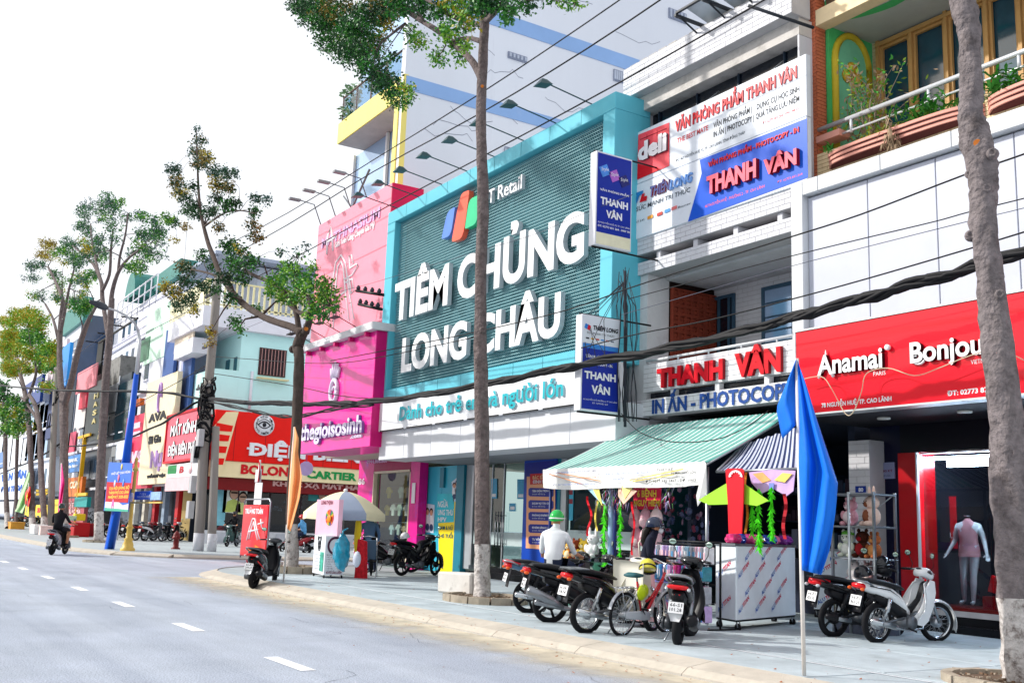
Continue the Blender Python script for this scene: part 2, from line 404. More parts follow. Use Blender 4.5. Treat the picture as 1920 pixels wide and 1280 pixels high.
TEAL=M('teal_cladding','#5fbdd0',.35,var=.05,stain=(.9,.6,'#4aa9bb',.4),streak=True)
TEALD=M('teal_screen_metal','#2c7f92',.4,var=.15,scale=6)
TEALBK=M('screen_backing','#35707c',.7)
YF=13.2;YS=16.0
def dep(o,p=None):return o
cl=thing('clinic_building','white clinic building with glass shopfront behind the large teal sign','building',(-23,16,0))
XL=P(712,800,Y=YF).x;XR=P(1153,810,Y=YF).x
zf0=P(711,862,Y=YF).z;zf1=P(708,752,Y=YF).z
m=MB();m.box(XL-.05,14.1,zf0+.35,XR-.35,30,10.6);m.build('wall',M('clinic_wall','#cfd3d6',.8),cl)
nP=7
for i in range(nP):
 a=XL+(XR-XL)*i/nP;b=XL+(XR-XL)*(i+1)/nP
 slabw('fascia_panel',WHITE,cl,a+.006,b-.006,zf0,P(711,809,Y=YF).z-.03,YF+.02,.9,.008)
slabw('soffit',M('soffit_grey','#8d9298',.6),cl,XL+.02,XR-.02,zf0+.03,zf0+.16,YF+.93,YS-YF-.6)
def XS(px,y=960,Y=YS):return P(px,y,Y=Y).x
xs=dict(l=XS(772),a=XS(868),b=XS(884),d=XS(985),e=XS(1046),f=XS(1062),g=XS(1180,900))
zt=zf0+.02
slabw('wall',M('lobby_back','#3d7886',.6),cl,XL,XR,.2,zt,20.5,.15)
slabw('floor_step',M('black_granite','#17181c',.25,var=.3,scale=30),cl,XL+1.6,XR,PZ,PZ+.17,YS-.45,5)
slabw('floor_step',M('black_granite','#17181c',.25),cl,XL+1.9,XR-.1,PZ+.17,PZ+.3,YS-.12,5)
slabw('side_wall',M('lobby_back','#3d7886'),cl,xs['f']-.1,xs['f'],.3,zt,YS+.2,4)
TQ=M('turquoise_panel','#38b6d2',.3,var=.04)
TQD=M('turquoise_trim','#1f7f95',.35)
def wp(name,mat,x0,x1,z0,z1,y,d=.06,bv=0,par=cl):return slabw(name,mat,par,x0,x1,z0,z1,y,d,bv)
ad=thing('poster_panel','turquoise clinic poster wall with yellow area beside the magenta shop','poster',(xs['l'],YS,0))
xm=XS(829)
wp('panel',TQ,xs['l']+.06,xm-.01,PZ+.02,zt,YS-.05,.1,par=ad);wp('panel',TQ,xm+.01,xs['a']-.02,PZ+.02,zt,YS-.05,.1,par=ad)
wp('trim',TQD,xs['a']-.34,xs['a']+.12,PZ+.02,zt,YS-.09,.2,par=ad);wp('trim',TQD,xs['l']-.02,xs['l']+.06,PZ+.02,zt,YS-.06,.12,par=ad)
wp('downpipe_cover',TQD,XS(828),XS(835),P(832,914,Y=YS).z,zt-.05,YS-.12,.07,par=ad)
YEL=M('yellow_print','#ffe21a',.4,var=.03);O3=(0,YS-.055,0)
def flat(name,mat,pts,Y,par,d=.004):
 q=[P(*p,Y=Y)for p in pts];m=MB();m.prism([(p.x,p.z)for p in q],(0,Y,0),(1,0,0),(0,0,1),d);return m.build(name,mat,par)
flat('print',YEL,[(823,1073),(862,1075),(868,965),(860,938),(852,930),(846,970),(822,972)],YS-.056,ad)
flat('print',M('cyan_print','#29c7d8',.4),[(820,925),(852,925),(851,978),(819,980)],YS-.062,ad)
def photo(pts,par,Y=YS-.062,men=1):
 flat('photo_print',M('photo_blue_white','#cfe2f0',.35,var=.05),pts,Y,par)
 (x0,y0),(x1,y1),(x2,y2),(x3,y3)=pts
 for t in(.32,.68):
  cx=x0+(x1-x0)*t;top=y0+(y1-y0)*t;hgt=(y3-y0)
  sk=M('print_skin','#d9a184',.5,var=.02);hr=M('print_hair','#241a18',.5);sh=M('print_shirt','#eef1f4',.5,var=.02);tr_=M('print_navy','#34486e',.5)
  def el(mt,ex,ey,rx,ry,dd):flat('photo_print',mt,[(ex+rx*cos(k*pi/6),ey+ry*sin(k*pi/6))for k in range(11,-1,-1)],Y-dd,par,.002)
  el(sh,cx,top+hgt*.62,4.2,hgt*.26,.006);el(tr_,cx,top+hgt*.82,3.4,hgt*.13,.008);el(hr,cx,top+hgt*.25,3.4,hgt*.12,.009);el(sk,cx,top+hgt*.3,2.7,hgt*.1,.012)
photo([(795,943),(815,946),(813,999),(791,996)],ad)
photo([(847,903),(862,891),(866,936),(850,941)],ad)
ptext('NGỪA',(821,950),(840,949),(821,939),YS-.066,WHITE2,ad,depth=.003,bold=.02)
ptext('UNG THƯ',(821,965),(850,964),(821,955),YS-.066,WHITE2,ad,depth=.003,bold=.02)
ptext('HPV',(821,977),(837,976),(821,969),YS-.066,WHITE2,ad,depth=.003,bold=.02)
ptext('NAM & NỮ',(823,992),(849,992),(823,985),YS-.066,M('print_teal','#11636f'),ad,depth=.003,bold=.02)
ptext('9-45 TUỔI',(822,1007),(849,1007),(822,1000),YS-.066,M('print_teal','#11636f'),ad,depth=.003,bold=.02)
wp('door_frame',ALU,xs['b']-.02,xs['b']+.1,.42,zt-.02,YS-.02,.1)
wp('pillar',M('grey_pillar','#a9b0b6',.5),XS(872),XS(884)-.04,.3,zt,YS+.0,.5)
xq=(xs['b']+.1,XS(921),XS(943),xs['d']-.03)
for i in range(3):
 f=wp('glass_door' if i else 'glass_panel',GLASS,xq[i]+.02,xq[i+1]-.02,.44,zt-.04,YS+.03,.015)
 wpf=MB();wpf.box(xq[i+1]-.03,YS+.0,.42,xq[i+1]+.01,YS+.06,zt-.03);wpf.build('door_stile',ALU,cl)
wp('frosted_band',M('frosted_film','#c9dadb',.5,alpha=.8),xq[0]+.05,xq[3]-.05,1.05,1.42,YS+.02,.004)
for px in(933,938,944,948):
 xx=XS(px);m=MB();m.tube([(xx,YS-.06,1.0),(xx,YS-.06,2.0)],.018,8);m.box(xx-.01,YS-.06,1.1,xx+.01,YS+.03,1.12);m.box(xx-.01,YS-.06,1.88,xx+.01,YS+.03,1.9);m.build('door_handle',CHROME,cl)
for px0,px1,y0,y1 in((921,932,897,934),(970,983,898,935),(955,967,943,958)):
 flat('sticker',M('sticker_blue','#3fa5cf',.4,var=.2,scale=12),[(px0,y1),(px1,y1),(px1,y0),(px0,y0)],YS+.01,cl)
 flat('sticker',WHITE2,[(px0+2,y1-3),(px1-2,y1-3),(px1-2,y1-9),(px0+2,y1-9)],YS+.005,cl)
for k,(x,y,z,sx,sy,sz,c)in enumerate(((-22.3,17.6,.42,.7,.6,.5,'#a3764a'),(-22.2,17.6,.92,.55,.5,.4,'#ad8354'),(-20.8,17.9,.42,.9,.6,.6,'#9c7044'),(-21.6,18.3,.42,.6,.6,.8,'#8f673f'))):
 m=MB();m.bbox(x,y,z,x+sx,y+sy,z+sz,.01);m.box(x+sx*.46,y-.002,z+.02,x+sx*.54,y,z+sz)
 tag(m.build('cardboard_box',M('cardboard%d'%k,c,.8)),['large cardboard box on the clinic floor left behind the glass doors','smaller cardboard box topmost on the box behind the glass doors','wide cardboard box behind the clinic door handles','tall cardboard box at the back of the clinic lobby'][k],'box','cardboard boxes inside the clinic')
m=MB();m.lathe([(.13,.42),(.17,.85),(.18,.86),(.16,.86),(.13,.45)],(-22.6,16.6,0),14);tag(m.build('waste_bin',M('blue_plastic','#1c56b8',.4)),'blue plastic bin just inside the clinic glass doors','bin')
nb=thing('service_board','tall royal blue board with orange column and five blue captions on the clinic front','sign',(xs['d'],YS,0))
BLUE=M('royal_blue_panel','#1348b4',.35,var=.04);NAVY=M('navy_print','#1a2790',.4);PEACH=M('peach_print','#f5ae84',.4,var=.03)
wp('board',BLUE,xs['d'],xs['e'],.3,zt,YS-.08,.12,par=nb)
flat('header_band',NAVY,[(985,905),(1046,900),(1046,862),(985,868)],YS-.085,nb)
flat('orange_column',PEACH,[(986,1027),(1041,1031),(1041,893),(988,893)],YS-.09,nb)
flat('red_label',RED,[(994,908),(1036,906),(1036,886),(994,888)],YS-.096,nb)
ptext('BÁC SĨ GIA',(999,898),(1030,896),(999,892),YS-.099,M('print_peach2','#ffd9a0'),nb,depth=.003,bold=.02)
ptext('ĐÌNH BẠN',(999,906),(1030,904),(999,900),YS-.099,WHITE2,nb,depth=.003,bold=.02)
for k,cy in enumerate((922,945,967,990,1012)):
 q=[(991,cy+5),(994,cy+8),(1036,cy+9),(1038,cy+6),(1038,cy-4),(1036,cy-7),(994,cy-8),(991,cy-5)]
 flat('caption_plate',NAVY,q,YS-.096,nb)
 ptext(['TIÊM CHỦNG TRỌN GÓI','DỊCH VỤ TẠI CHỖ','PHÒNG KHÁM NHI','KHÁM SÀNG LỌC','TƯ VẤN MIỄN PHÍ'][k],(998,cy),(1034,cy),(998,cy-3.5),YS-.1,WHITE2,nb,depth=.002,bold=.03,res=1)
 ptext('an toàn chất lượng',(998,cy+5),(1022,cy+5),(998,cy+2.5),YS-.1,WHITE2,nb,depth=.002,res=1)
wp('door_frame',TQD,xs['e'],xs['f']-.25,.3,zt,YS-.05,.2);wp('door_frame',ALU,xs['f']-.25,xs['f'],.3,zt,YS-.03,.12)
wp('glass_panel',GLASS,xs['f'],xs['g']+1.2,.44,zt-.04,YS+.03,.015)
wp('frosted_band',M('frosted_film','#c9dadb'),xs['f']+.05,xs['g']+1.1,1.12,1.55,YS+.015,.004)
ptext('TIÊM CHỦNG',(1085,990),(1103,990),(1085,985),YS+.01,M('print_grey','#4a5560'),cl,depth=.002)
ptext('LONG CHÂU',(1085,999),(1103,999),(1085,994),YS+.01,M('print_grey','#4a5560'),cl,depth=.002)
flat('poster_print',M('sticker_blue2','#3fb0d0',.4),[(1067,975),(1074,975),(1076,913),(1067,915)],YS+.01,cl)
for yy in(918,935):flat('poster_print',M('poster_maroon','#8f2036',.4),[(1067,yy+9),(1074,yy+9),(1074,yy),(1067,yy)],YS+.006,cl)
for k in range(3):
 m=MB();xx=xs['f']+.6+k*.9;m.bbox(xx,18.6,.5,xx+.5,19.1,.95,.05);m.bbox(xx,19.05,.9,xx+.5,19.15,1.5,.05);[m.tube([(xx+a,18.65+b,.3),(xx+a,18.65+b,.5)],.02,6)for a in(.05,.45)for b in(0,.4)]
 tag(m.build('waiting_chair',M('chair_teal','#1f5c6c',.5)),['left','middle','right'][k]+' one of the three teal waiting chairs behind the clinic glass','chair','waiting chairs inside the clinic')
sg=thing('clinic_sign','huge teal perforated sign with white letters above the clinic','sign',(-23,YF,3))
SX0=P(727,420,Y=YF).x;SX1=P(1153,250,Y=YF).x;SZ1=P(729.7,392,Y=YF).z-.12;SZ0=P(708,757,Y=YF).z-.02
IX0=P(741,420,Y=YF).x;IX1=P(1128,350,Y=YF).x;IZ1=P(740,414.6,Y=YF).z-.02;IZ0=P(723.4,731,Y=YF).z
YB=14.2
def fr(x0,x1,z0,z1,name='frame'):
 m=MB();m.bbox(x0,YF-.0,z0,x1,YB,z1,.012);return m.build(name,TEAL,sg)
fr(SX0,SX1,IZ1,SZ1);fr(SX0,SX1,SZ0,IZ0);fr(SX0,IX0,IZ0+.002,IZ1-.002);fr(IX1,SX1,IZ0+.002,IZ1-.002)
for i in range(1,9):
 xx=SX0+(SX1-SX0)*i/9
 m=MB();m.box(xx-.006,YF-.004,IZ1+.01,xx+.006,YF+.0,SZ1-.01);m.box(xx-.006,YF-.004,SZ0+.01,xx+.006,YF+.0,IZ0-.01);m.build('seam',TEALD,sg)
m=MB();m.box(IX0+.01,YF+.4,IZ0+.01,IX1-.01,YF+.45,IZ1-.01);m.build('backing',TEALBK,sg)
m=MB();pitch=.082;nr=int((IZ1-IZ0-.06)/pitch);nx=132;dx=(IX1-IX0-.04)/nx
for r in range(nr):
 z=IZ0+.03+r*pitch
 m.box(IX0+.015,YF+.2,z,IX1-.015,YF+.225,z+.016)
 off=0 if r%2 else .5
 for c in range(nx):
  x=IX0+.02+(c+off*.98)*dx
  if x+dx*.45>IX1-.02:continue
  m.add([(x,YF+.205,z+.016),(x+dx*.46,YF+.205,z+.016),(x+dx*.34,YF+.15,z+.056),(x+dx*.1,YF+.15,z+.056),(x+dx*.02,YF+.215,z+pitch),(x+dx*.44,YF+.215,z+pitch)],[(0,1,2,3),(3,2,5,4)])
m.build('perforated_screen',M('screen_teal','#93bdc3',.4,var=.12,scale=9),sg,kind='stuff')
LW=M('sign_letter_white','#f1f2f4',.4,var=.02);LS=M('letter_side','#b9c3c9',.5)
ptext('TIÊM CHỦNG',(745,602),(1103,483),(744,536),YF+.12,LW,sg,depth=.13,bold=.035,letters=1,side=LS,res=4)
ptext('LONG CHÂU',(759,697),(1058,632),(761,636),YF+.12,LW,sg,depth=.13,bold=.035,letters=1,side=LS,res=4)
ptext('FPT Retail',(903,392),(984,365),(903,368),YF+.15,LW,sg,depth=.1,bold=.01,side=LS)
def petal(name,col,tl,tr,br,bl):
 q=[P(*p,Y=YF+.1)for p in(bl,br,tr,tl)];q=[(p.x,p.z)for p in q]
 out=[]
 for i in range(4):
  a=V(q[i-1]);b=V(q[i]);c=V(q[(i+1)%4]);r=.32 if i%2==1 else .12
  p0=b+(a-b)*r;p1=b+(c-b)*r
  for t in(0,.33,.66,1):out.append(tuple(p0*(1-t)**2+b*2*t*(1-t)+p1*t*t))
 m=MB();m.prism(out,(0,YF+.18,0),(1,0,0),(0,0,1),.16);m.build(name,M('logo_'+name,col,.3,var=.1,scale=1.5),sg)
petal('logo_petal','#5a86d8',(843,399),(858,388),(850,442),(832,450))
m_=MATS.pop('logo_logo_petal');petal('logo_petal','#f4684f',(868,364),(885,357),(873,447),(851,455))
m_=MATS.pop('logo_logo_petal');petal('logo_petal','#35c48b',(884,375),(903,366),(899,420),(876,431));MATS.pop('logo_logo_petal')
bases=[(1067,213),(997,251),(937,283),(884,312),(834,341),(789,365),(748,387)]
ctrs=[]
for i in range(8):
 X_=SX0+.55+(SX1-SX0-1.5)*i/7
 m=MB();z0=SZ1;m.tube([(X_,YF+.35,z0-.03),(X_,YF+.1,z0+.02),(X_,YF-1.25,z0+.2)],.017,6)
 a=m.build('lamp_arm',M('dark_green_metal','#1f4a50',.5),sg)
 m=MB();c=V((X_,YF-1.3,z0+.17))
 m.add([c+V(p)for p in((-.05,-.05,.09),(.05,-.05,.09),(.05,.07,.09),(-.05,.07,.09),(-.15,-.17,-.08),(.15,-.17,-.08),(.15,.17,-.03),(-.15,.17,-.03))],[(0,1,2,3),(7,6,5,4),(0,4,5,1),(1,5,6,2),(2,6,7,3),(3,7,4,0)])
 m.build('floodlight',M('lamp_head_metal','#2b4b50',.35,metal=.3),a)
s2=thing('subtitle_sign','white sign strip with turquoise Vietnamese words under the teal sign','sign',(XL,YF,4))
slabw('panel',M('sign_white_panel','#eceef3',.35,var=.03),s2,XL,XR-.05,P(711,809,Y=YF-.1).z,SZ0-.02,YF-.1,.4,.01)
ptext('Dành cho trẻ em và người lớn',(751,788),(1059,744),(751,763),YF-.1,M('letter_turquoise','#22b0bd',.35,var=.03),s2,depth=.05,letters=1,bold=.02,side=M('letter_turq_side','#9fc4cd',.5))
m=MB();XX=XL+.3
while XX<XR-1.8:m.box(XX,YF-.125,P(711,809,Y=YF-.1).z-.015,XX+1.5,YF-.09,P(711,809,Y=YF-.1).z+.02);XX+=1.72
m.build('led_rail',BLACK,s2)
MAG=M('magenta_print','#f01c9b',.3,var=.14,scale=1.4,coat=.4);MAGD=M('magenta_shaded','#c9126f',.4)  # second magenta is the face colour darkened to paint the shaded end
PINK=M('pink_sign','#fb96aa',.4,var=.03);PINKD=M('pink_sign_shaded_side','#e2124f',.4)  # second colour paints the shade of the sign's unlit side
ps=thing('pink_learning_sign','tall salmon pink sign with an outlined white A plus mark','sign',(-31,13.4,6))
YM=13.45
a=P(592,500,Y=YM);b=P(730,430,Y=YM);zt_=P(732,344,Y=YM).z;zb_=P(590,632,Y=12.9).z
m=MB();m.bbox(a.x,YM,zb_+.05,b.x,YM+1.15,zt_,.01);m.build('face',[PINK],ps)
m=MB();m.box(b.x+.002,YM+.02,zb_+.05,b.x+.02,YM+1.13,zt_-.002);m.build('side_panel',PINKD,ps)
WO=M('outline_white','#f6eef2',.4,var=.02)
def strokes(par,Y,polys,r,mat,name='lettering'):
 m=MB()
 for pl in polys:m.tube([P(*q,Y=Y)for q in pl],r,6)
 return m.build(name,mat,par)
strokes(ps,YM-.01,[[(625,615),(628,560),(634,500),(640,490),(644,500),(648,545),(655,600)],[(617,600),(622,545),(630,492),(640,478),(648,492),(654,540),(664,598)],[(635,555),(650,545)],[(646,524),(661,515),(672,498),(668,495),(657,503),(655,480),(660,478),(663,494)],[(646,524),(648,530),(661,523),(664,545),(659,550),(655,522)]],.035,WO)
ptext('MATHNASIUM',(604,466),(713,406),(604,449),YM,M('sign_lilac','#dcb2dd',.4),ps,depth=.03,bold=.02,letters=1)
strokes(ps,YM-.01,[[(613,477),(616,440),(621,424),(624,440),(625,470)],[(614,455),(632,443)]],.05,WO)
ptext('Giỏi Toán Cùng Chuyên Gia Mỹ',(629,465),(703,434),(629,455),YM,WO,ps,depth=.03,bold=.02)
for i,px in enumerate((604,632,661,692)):
 A=P(px,414-(px-604)*.52,Y=YM+.1)
 m=MB();m.tube([A-V((0,0,.25)),A+V((-.0,-.35,.55)),A+V((-.02,-.95,.62))],.02,6);ar=m.build('lamp_arm',M('grey_lamp_arm','#6b6f76',.5),ps)
 m=MB();m.obox(A+V((-.02,-1.1,.6)),.2,.42,.07);m.build('floodlight',M('grey_lamp_head','#8a8d90',.5),ar)
m=MB();q0=P(655,385,Y=YM+.5);m.tube([q0+V((-1,0,-1.2)),q0+V((1.6,0,.9))],.04,6);m.tube([q0+V((-.6,0,.5)),q0+V((.8,0,-.6))],.03,6);m.build('bracing',M('grey_lamp_arm','#6b6f76'),ps)
Y5=12.85
ms=thing('baby_shop_sign','glossy magenta box sign with white logo above the umbrella cart','sign',(-31,Y5,4))
tl=P(571,668,Y=Y5);tr=P(703,640,Y=Y5);ztp=P(569,664,Y=Y5).z;zbt=(P(562.5,850,Y=Y5).z+P(693.7,837,Y=Y5).z)/2
mx0=P(566,760,Y=Y5).x;mx1=P(699,740,Y=Y5).x
m=MB();m.bbox(mx0,Y5,zbt,mx1,14.3,ztp,.01);m.build('face',MAG,ms)
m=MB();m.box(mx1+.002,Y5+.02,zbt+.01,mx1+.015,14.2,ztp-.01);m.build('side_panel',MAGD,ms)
m=MB();m.bbox(mx0-.06,Y5-.2,ztp+.002,mx1+.12,14.3,ztp+.24,.01);m.build('top_ledge',M('ledge_white','#d9d9dd',.6,stain=(3,.55,'#8e8f96',.5)),ms)
for i in range(5):
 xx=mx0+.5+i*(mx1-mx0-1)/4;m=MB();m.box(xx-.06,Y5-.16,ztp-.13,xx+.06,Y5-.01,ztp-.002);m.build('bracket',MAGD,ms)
for i in range(4):
 xx=mx0+.7+i*1.25;m=MB();m.tube([(xx,Y5,ztp+.24),(xx-.02,Y5-.75,ztp+.55)],.014,6);ar=m.build('lamp_arm',BLACK,ms)
 m=MB();c=V((xx-.02,Y5-.82,ztp+.5));m.box(c.x-.22,c.y-.1,c.z-.03,c.x+.22,c.y+.1,c.z);m.tube([c+V((-.12,0,0)),c+V((-.12,0,.16)),c+V((.1,0,.16)),c+V((.1,0,0))],.012,5);m.build('floodlight',BLACK,ar)
ptext('thegioisosinh',(567,826),(683,805),(567,797),Y5,M('letter_lilac_white','#e6dcf2',.35,var=.02),ms,depth=.09,bold=.03,letters=1,side=M('letter_lilac_side','#8c6fb8',.5),res=3)
ptext('.com',(659,822),(680,818),(659,814),Y5,M('letter_lilac_white','#e6dcf2'),ms,depth=.05,bold=.02)
c0=P(626,733,Y=Y5-.04);m=MB();R_=.42
for rr,ww in((.36,.075),):
 m.tube([c0+V((rr*.75*cos(t*pi/12),0,rr*sin(t*pi/12)))for t in range(25)],ww,8)
for k,(dx,ln)in enumerate(((-.3,.32),(-.17,.46),(0,.52),(.17,.46),(.3,.3))):m.tube([c0+V((dx*.8,0,.42)),c0+V((dx*1.15,0,.44+ln))],[.06,.045],8)
m.tube([c0+V((.12*cos(t*pi/8-1),0,.14*sin(t*pi/8-1)))for t in range(11)],.035,6)
m.build('logo',M('letter_lilac_white','#e6dcf2'),ms)
bs=thing('baby_shop','small baby clothes shop with magenta frame and glass front','building',(-31,15.6,0))
YB2=15.6
bx0=P(669,950,Y=YB2).x;bx1=P(785,930,Y=YB2).x;bz1=P(690,862,Y=YB2).z
pl0=P(697,950,Y=YB2).x;pr0=P(768,930,Y=YB2).x;bzt=P(700,884,Y=YB2).z
MAG2=M('magenta_pillar','#e0188f',.3,var=.2,scale=2,stain=(1.2,.55,'#b53fd0',.8))
slabw('pillar',MAG2,bs,bx0,pl0,PZ,bz1,YB2,.3);slabw('pillar',MAG2,bs,pr0,bx1+.0,PZ,bz1,YB2,.3)
slabw('lintel',M('maroon_band','#a01050',.4),bs,pl0,pr0,bzt,bz1,YB2+.002,.3)
m=MB();m.box(bx0,14.25,bz1+.003,XL-.1,30,9.5);m.box(bx0,YB2+3,PZ,bx1,YB2+3.2,bz1);m.box(bx0,YB2+.31,PZ,bx0+.1,YB2+3,bz1);m.build('wall',M('cream_interior','#b9b4a4',.7),bs)
slabw('soffit',M('soffit_grey','#8d9298'),bs,bx0,bx1,bz1+.004,bz1+.1,14.3,1.3)
slabw('glass_front',GL('shop_glass_clear','#dfe8e4',.08),bs,pl0+.05,pr0-.05,PZ+.05,bzt-.02,YB2+.12,.012)
m=MB();m.box(pl0,YB2-.01,PZ,pl0+.07,YB2+.2,bzt);m.box(pr0-.07,YB2-.01,PZ,pr0,YB2+.2,bzt);m.box(pl0,YB2-.01,bzt-.07,pr0,YB2+.2,bzt-.001);m.build('glass_frame',M('frame_cream','#d8cdb4',.4),bs)
ptext('0944.866.886',(688,869),(726,865),(688,862),YB2-.01,M('sign_lilac','#dcb2dd'),bs,depth=.01,bold=.02)
ptext('86',(672,908),(684,907),(672,897),YB2,M('outline_white','#f6eef2'),bs,depth=.01,bold=.03)
slabw('price_board',WHITE2,bs,P(773,930,Y=YB2).x,P(779,930,Y=YB2).x,P(775,943,Y=YB2).z,P(775,905,Y=YB2).z,YB2-.03,.02)
for row,zz in enumerate((2.55,1.95,1.3)):
 m=MB();m.tube([(pl0+.1,YB2+.5,zz+.3),(pr0-.1,YB2+.5,zz+.3)],.014,6);m.build('clothes_rail',STEEL,bs)
 for k in range(6):
  if random.random()<.12:continue
  xx=pl0+.25+k*(pr0-pl0-.5)/5+random.uniform(-.06,.06);s_=random.uniform(.8,1.05);yy=YB2+.5
  cols=['#e8dfc9','#f0f0ee','#d8e8f2','#e8d06a','#dcb9a4','#c7d9c9','#f2e3e6'];cc=random.choice(cols)
  q=[(-.09,0),(.09,0),(.1,.22),(.19,.17),(.22,.25),(.1,.36),(.04,.38),(0,.34),(-.04,.38),(-.1,.36),(-.22,.25),(-.19,.17),(-.1,.22)]
  m=MB();m.prism([(a_*s_,b_*s_)for a_,b_ in q],(xx,yy+.03,zz-.12),(1,0,0),(0,0,1),.06)
  m.tube([(xx,yy,zz-.12+.36*s_),(xx,yy,zz+.3)],.006,4)
  gn=dict(zip(cols,('beige ','white ','pale blue ','mustard ','peach ','sage ','blush ')))[cc];tag(m.build('baby_garment',M('garment_'+cc,cc,.9,var=.1)),gn+{0:'baby garment hanging on the top rail of the magenta shop',1:'baby garment hanging on the middle rail of the magenta shop',2:'baby garment hanging on the lowest rail of the magenta shop'}[row],'garment','baby clothes hanging in the magenta shop')
tb=thing('tall_pale_building','tall pale building with blue bands on its blank side wall and yellow trim','building',(-32,14.6,0))
TX=P(758,120,Y=14.3).x
PALE=M('pale_wall','#dde1ea',.8,var=.05,scale=.25,stain=(.5,.6,'#a7a9b4',.3),streak=True,bump=.15)
ux0=P(672,150,Y=15.5).x
m=MB();m.box(ux0,15.6,9,TX-.3,60,27.0);m.box(TX-.3,14.35,9,TX,60,27.0);m.build('wall',PALE,tb)
BAND=M('blue_band','#8fb1e0',.8,var=.08,scale=.6,stain=(.8,.6,'#b5c6e4',.4))
for(p0,p1,q0_)in(((759,141),(773,171),0),((957,31),(952,57),1)):
 z1=P(*p0,X=TX).z;z0=P(*p1,X=TX).z
 m=MB();m.box(TX+.002,14.4,z0,TX+.03,60,z1);m.build('blue_band',BAND,tb)
for(px,py,w_,h_)in((952,97,35,13),(1253,15,33,22),(1150,130,18,22),(946,275,12,12)):
 A=P(px,py,X=TX);B=P(px+w_,py+h_+w_*.28,X=TX)
 m=MB();m.box(TX+.003,A.y,B.z,TX+.05,B.y,A.z);vt=m.build('vent',M('vent_grey','#8b93a8',.7),tb)
 for k in range(5):m=MB();yy=A.y+(B.y-A.y)*(k+.5)/5;m.box(TX+.05,yy-.04,B.z+.05,TX+.09,yy+.04,A.z-.05);m.build('louvre',M('vent_light','#b4bccc',.7),vt)
m=MB()
random.seed(90)
for k in range(26):
 p=V((TX+.004,random.uniform(15,30),random.uniform(11,24)))
 for i in range(7):q=p+V((0,random.uniform(.1,.45),random.gauss(0,.12)));m.quad(p,q,q+V((0,0,.025)),p+V((0,0,.025)));p=q
m.build('cracks',M('crack_grey','#9094a2',.9),tb,kind='stuff')
YLW=M('yellow_trim','#f0df7e',.6,var=.05,stain=(1,.62,'#cbbd74',.4),streak=True)
bz0=P(634,269,Y=14.3).z;bz1_=P(634,233,Y=14.3).z;yx0=P(634,240,Y=14.3).x
gx0=P(667,300,Y=15.4).x;cz0=P(740,345,Y=14.4).z;cx0=P(736,260,Y=14.3).x
m=MB();m.box(cx0,14.3,cz0-2,TX-.302,15.3,bz0-.003);m.build('corner_column',YLW,tb)
m=MB();m.box(TX+.001,14.3,cz0-2,TX+.012,14.5,bz1_);m.build('corner_edge',YLW,tb)
m=MB();m.box(yx0,14.3,bz0,TX-.302,15.5,bz1_);m.build('balcony_edge',YLW,tb)
m=MB();m.box(yx0+.05,14.35,bz0-.02,cx0-.01,15.5,bz0-.002);m.build('balcony_underside',M('underside_grey','#b5b3ad',.8),tb)
WG=M('sky_glass','#a9c6e6',.06,spec=.9,var=.1,scale=.3,metal=.35)
m=MB();m.box(gx0,15.4,cz0-2,cx0-.02,15.45,bz0-.03);m.build('window_glass',WG,tb)
for xx in(gx0,(gx0+cx0)/2+.2):m=MB();m.box(xx-.07,15.28,cz0-2,xx+.07,15.38,bz0-.03);m.build('window_frame',WHITE,tb)
for zz in(bz0-2.3,bz0-4.4):m=MB();m.box(gx0+.08,15.3,zz-.06,cx0-.03,15.37,zz+.06);m.build('window_frame',WHITE,tb)
m=MB();m.box(yx0+.1,14.4,bz1_+.05,TX-.4,14.42,bz1_+1.0);m.build('balcony_glass',GL('rail_glass','#b8d8e8',.25),tb)
m=MB();m.tube([(yx0+.1,14.41,bz1_+1.05),(TX-.4,14.41,bz1_+1.05)],.04,8);[m.box(yx0+.1+k*1.3-.02,14.39,bz1_,yx0+.14+k*1.3,14.45,bz1_+1.03)for k in range(5)];m.build('balcony_rail',M('rail_brown','#5a4540',.4),tb)
m=MB();m.box(ux0+.1,15.55,bz1_+.2,TX-.5,15.59,bz1_+6);m.build('upper_glazing',WG,tb)
m=MB()
for i in range(260):
 c=V((yx0+random.uniform(-.1,.9),14.5+random.uniform(-.2,.4),bz1_+random.uniform(-.1,1.5)));d=V((random.uniform(-1,1),random.uniform(-1,1),random.uniform(-1,.4))).normalized()*.12;e=d.orthogonal().normalized()*.05
 m.quad(c-d,c-e,c+d,c+e)
tag(m.build('balcony_plant',M('plant_grey_green','#7c9a72',.7,var=.4,scale=8)),'wispy plant on the glass-railed balcony of the tall pale building','plant')
YT=14.0
tv=thing('stationery_house','narrow white-tiled shophouse with a dark balcony and green awning','building',(-15.5,14,0))
TILE=M('white_tile','#cfd0d6',.5,var=.06,scale=2,stain=(1.3,.55,'#a3a1a3',.45),streak=True)
tx0=P(1186,400,Y=YT).x;tx1=P(1500,200,Y=YT).x
def Z_(px,py,Y=YT):return P(px,py,Y=Y).z
def X_(px,py,Y=YT):return P(px,py,Y=Y).x
zp0=Z_(1183,193);zp1=Z_(1183,150)
GROUT=M('tile_joint','#b4b3b6',.8,var=.1)
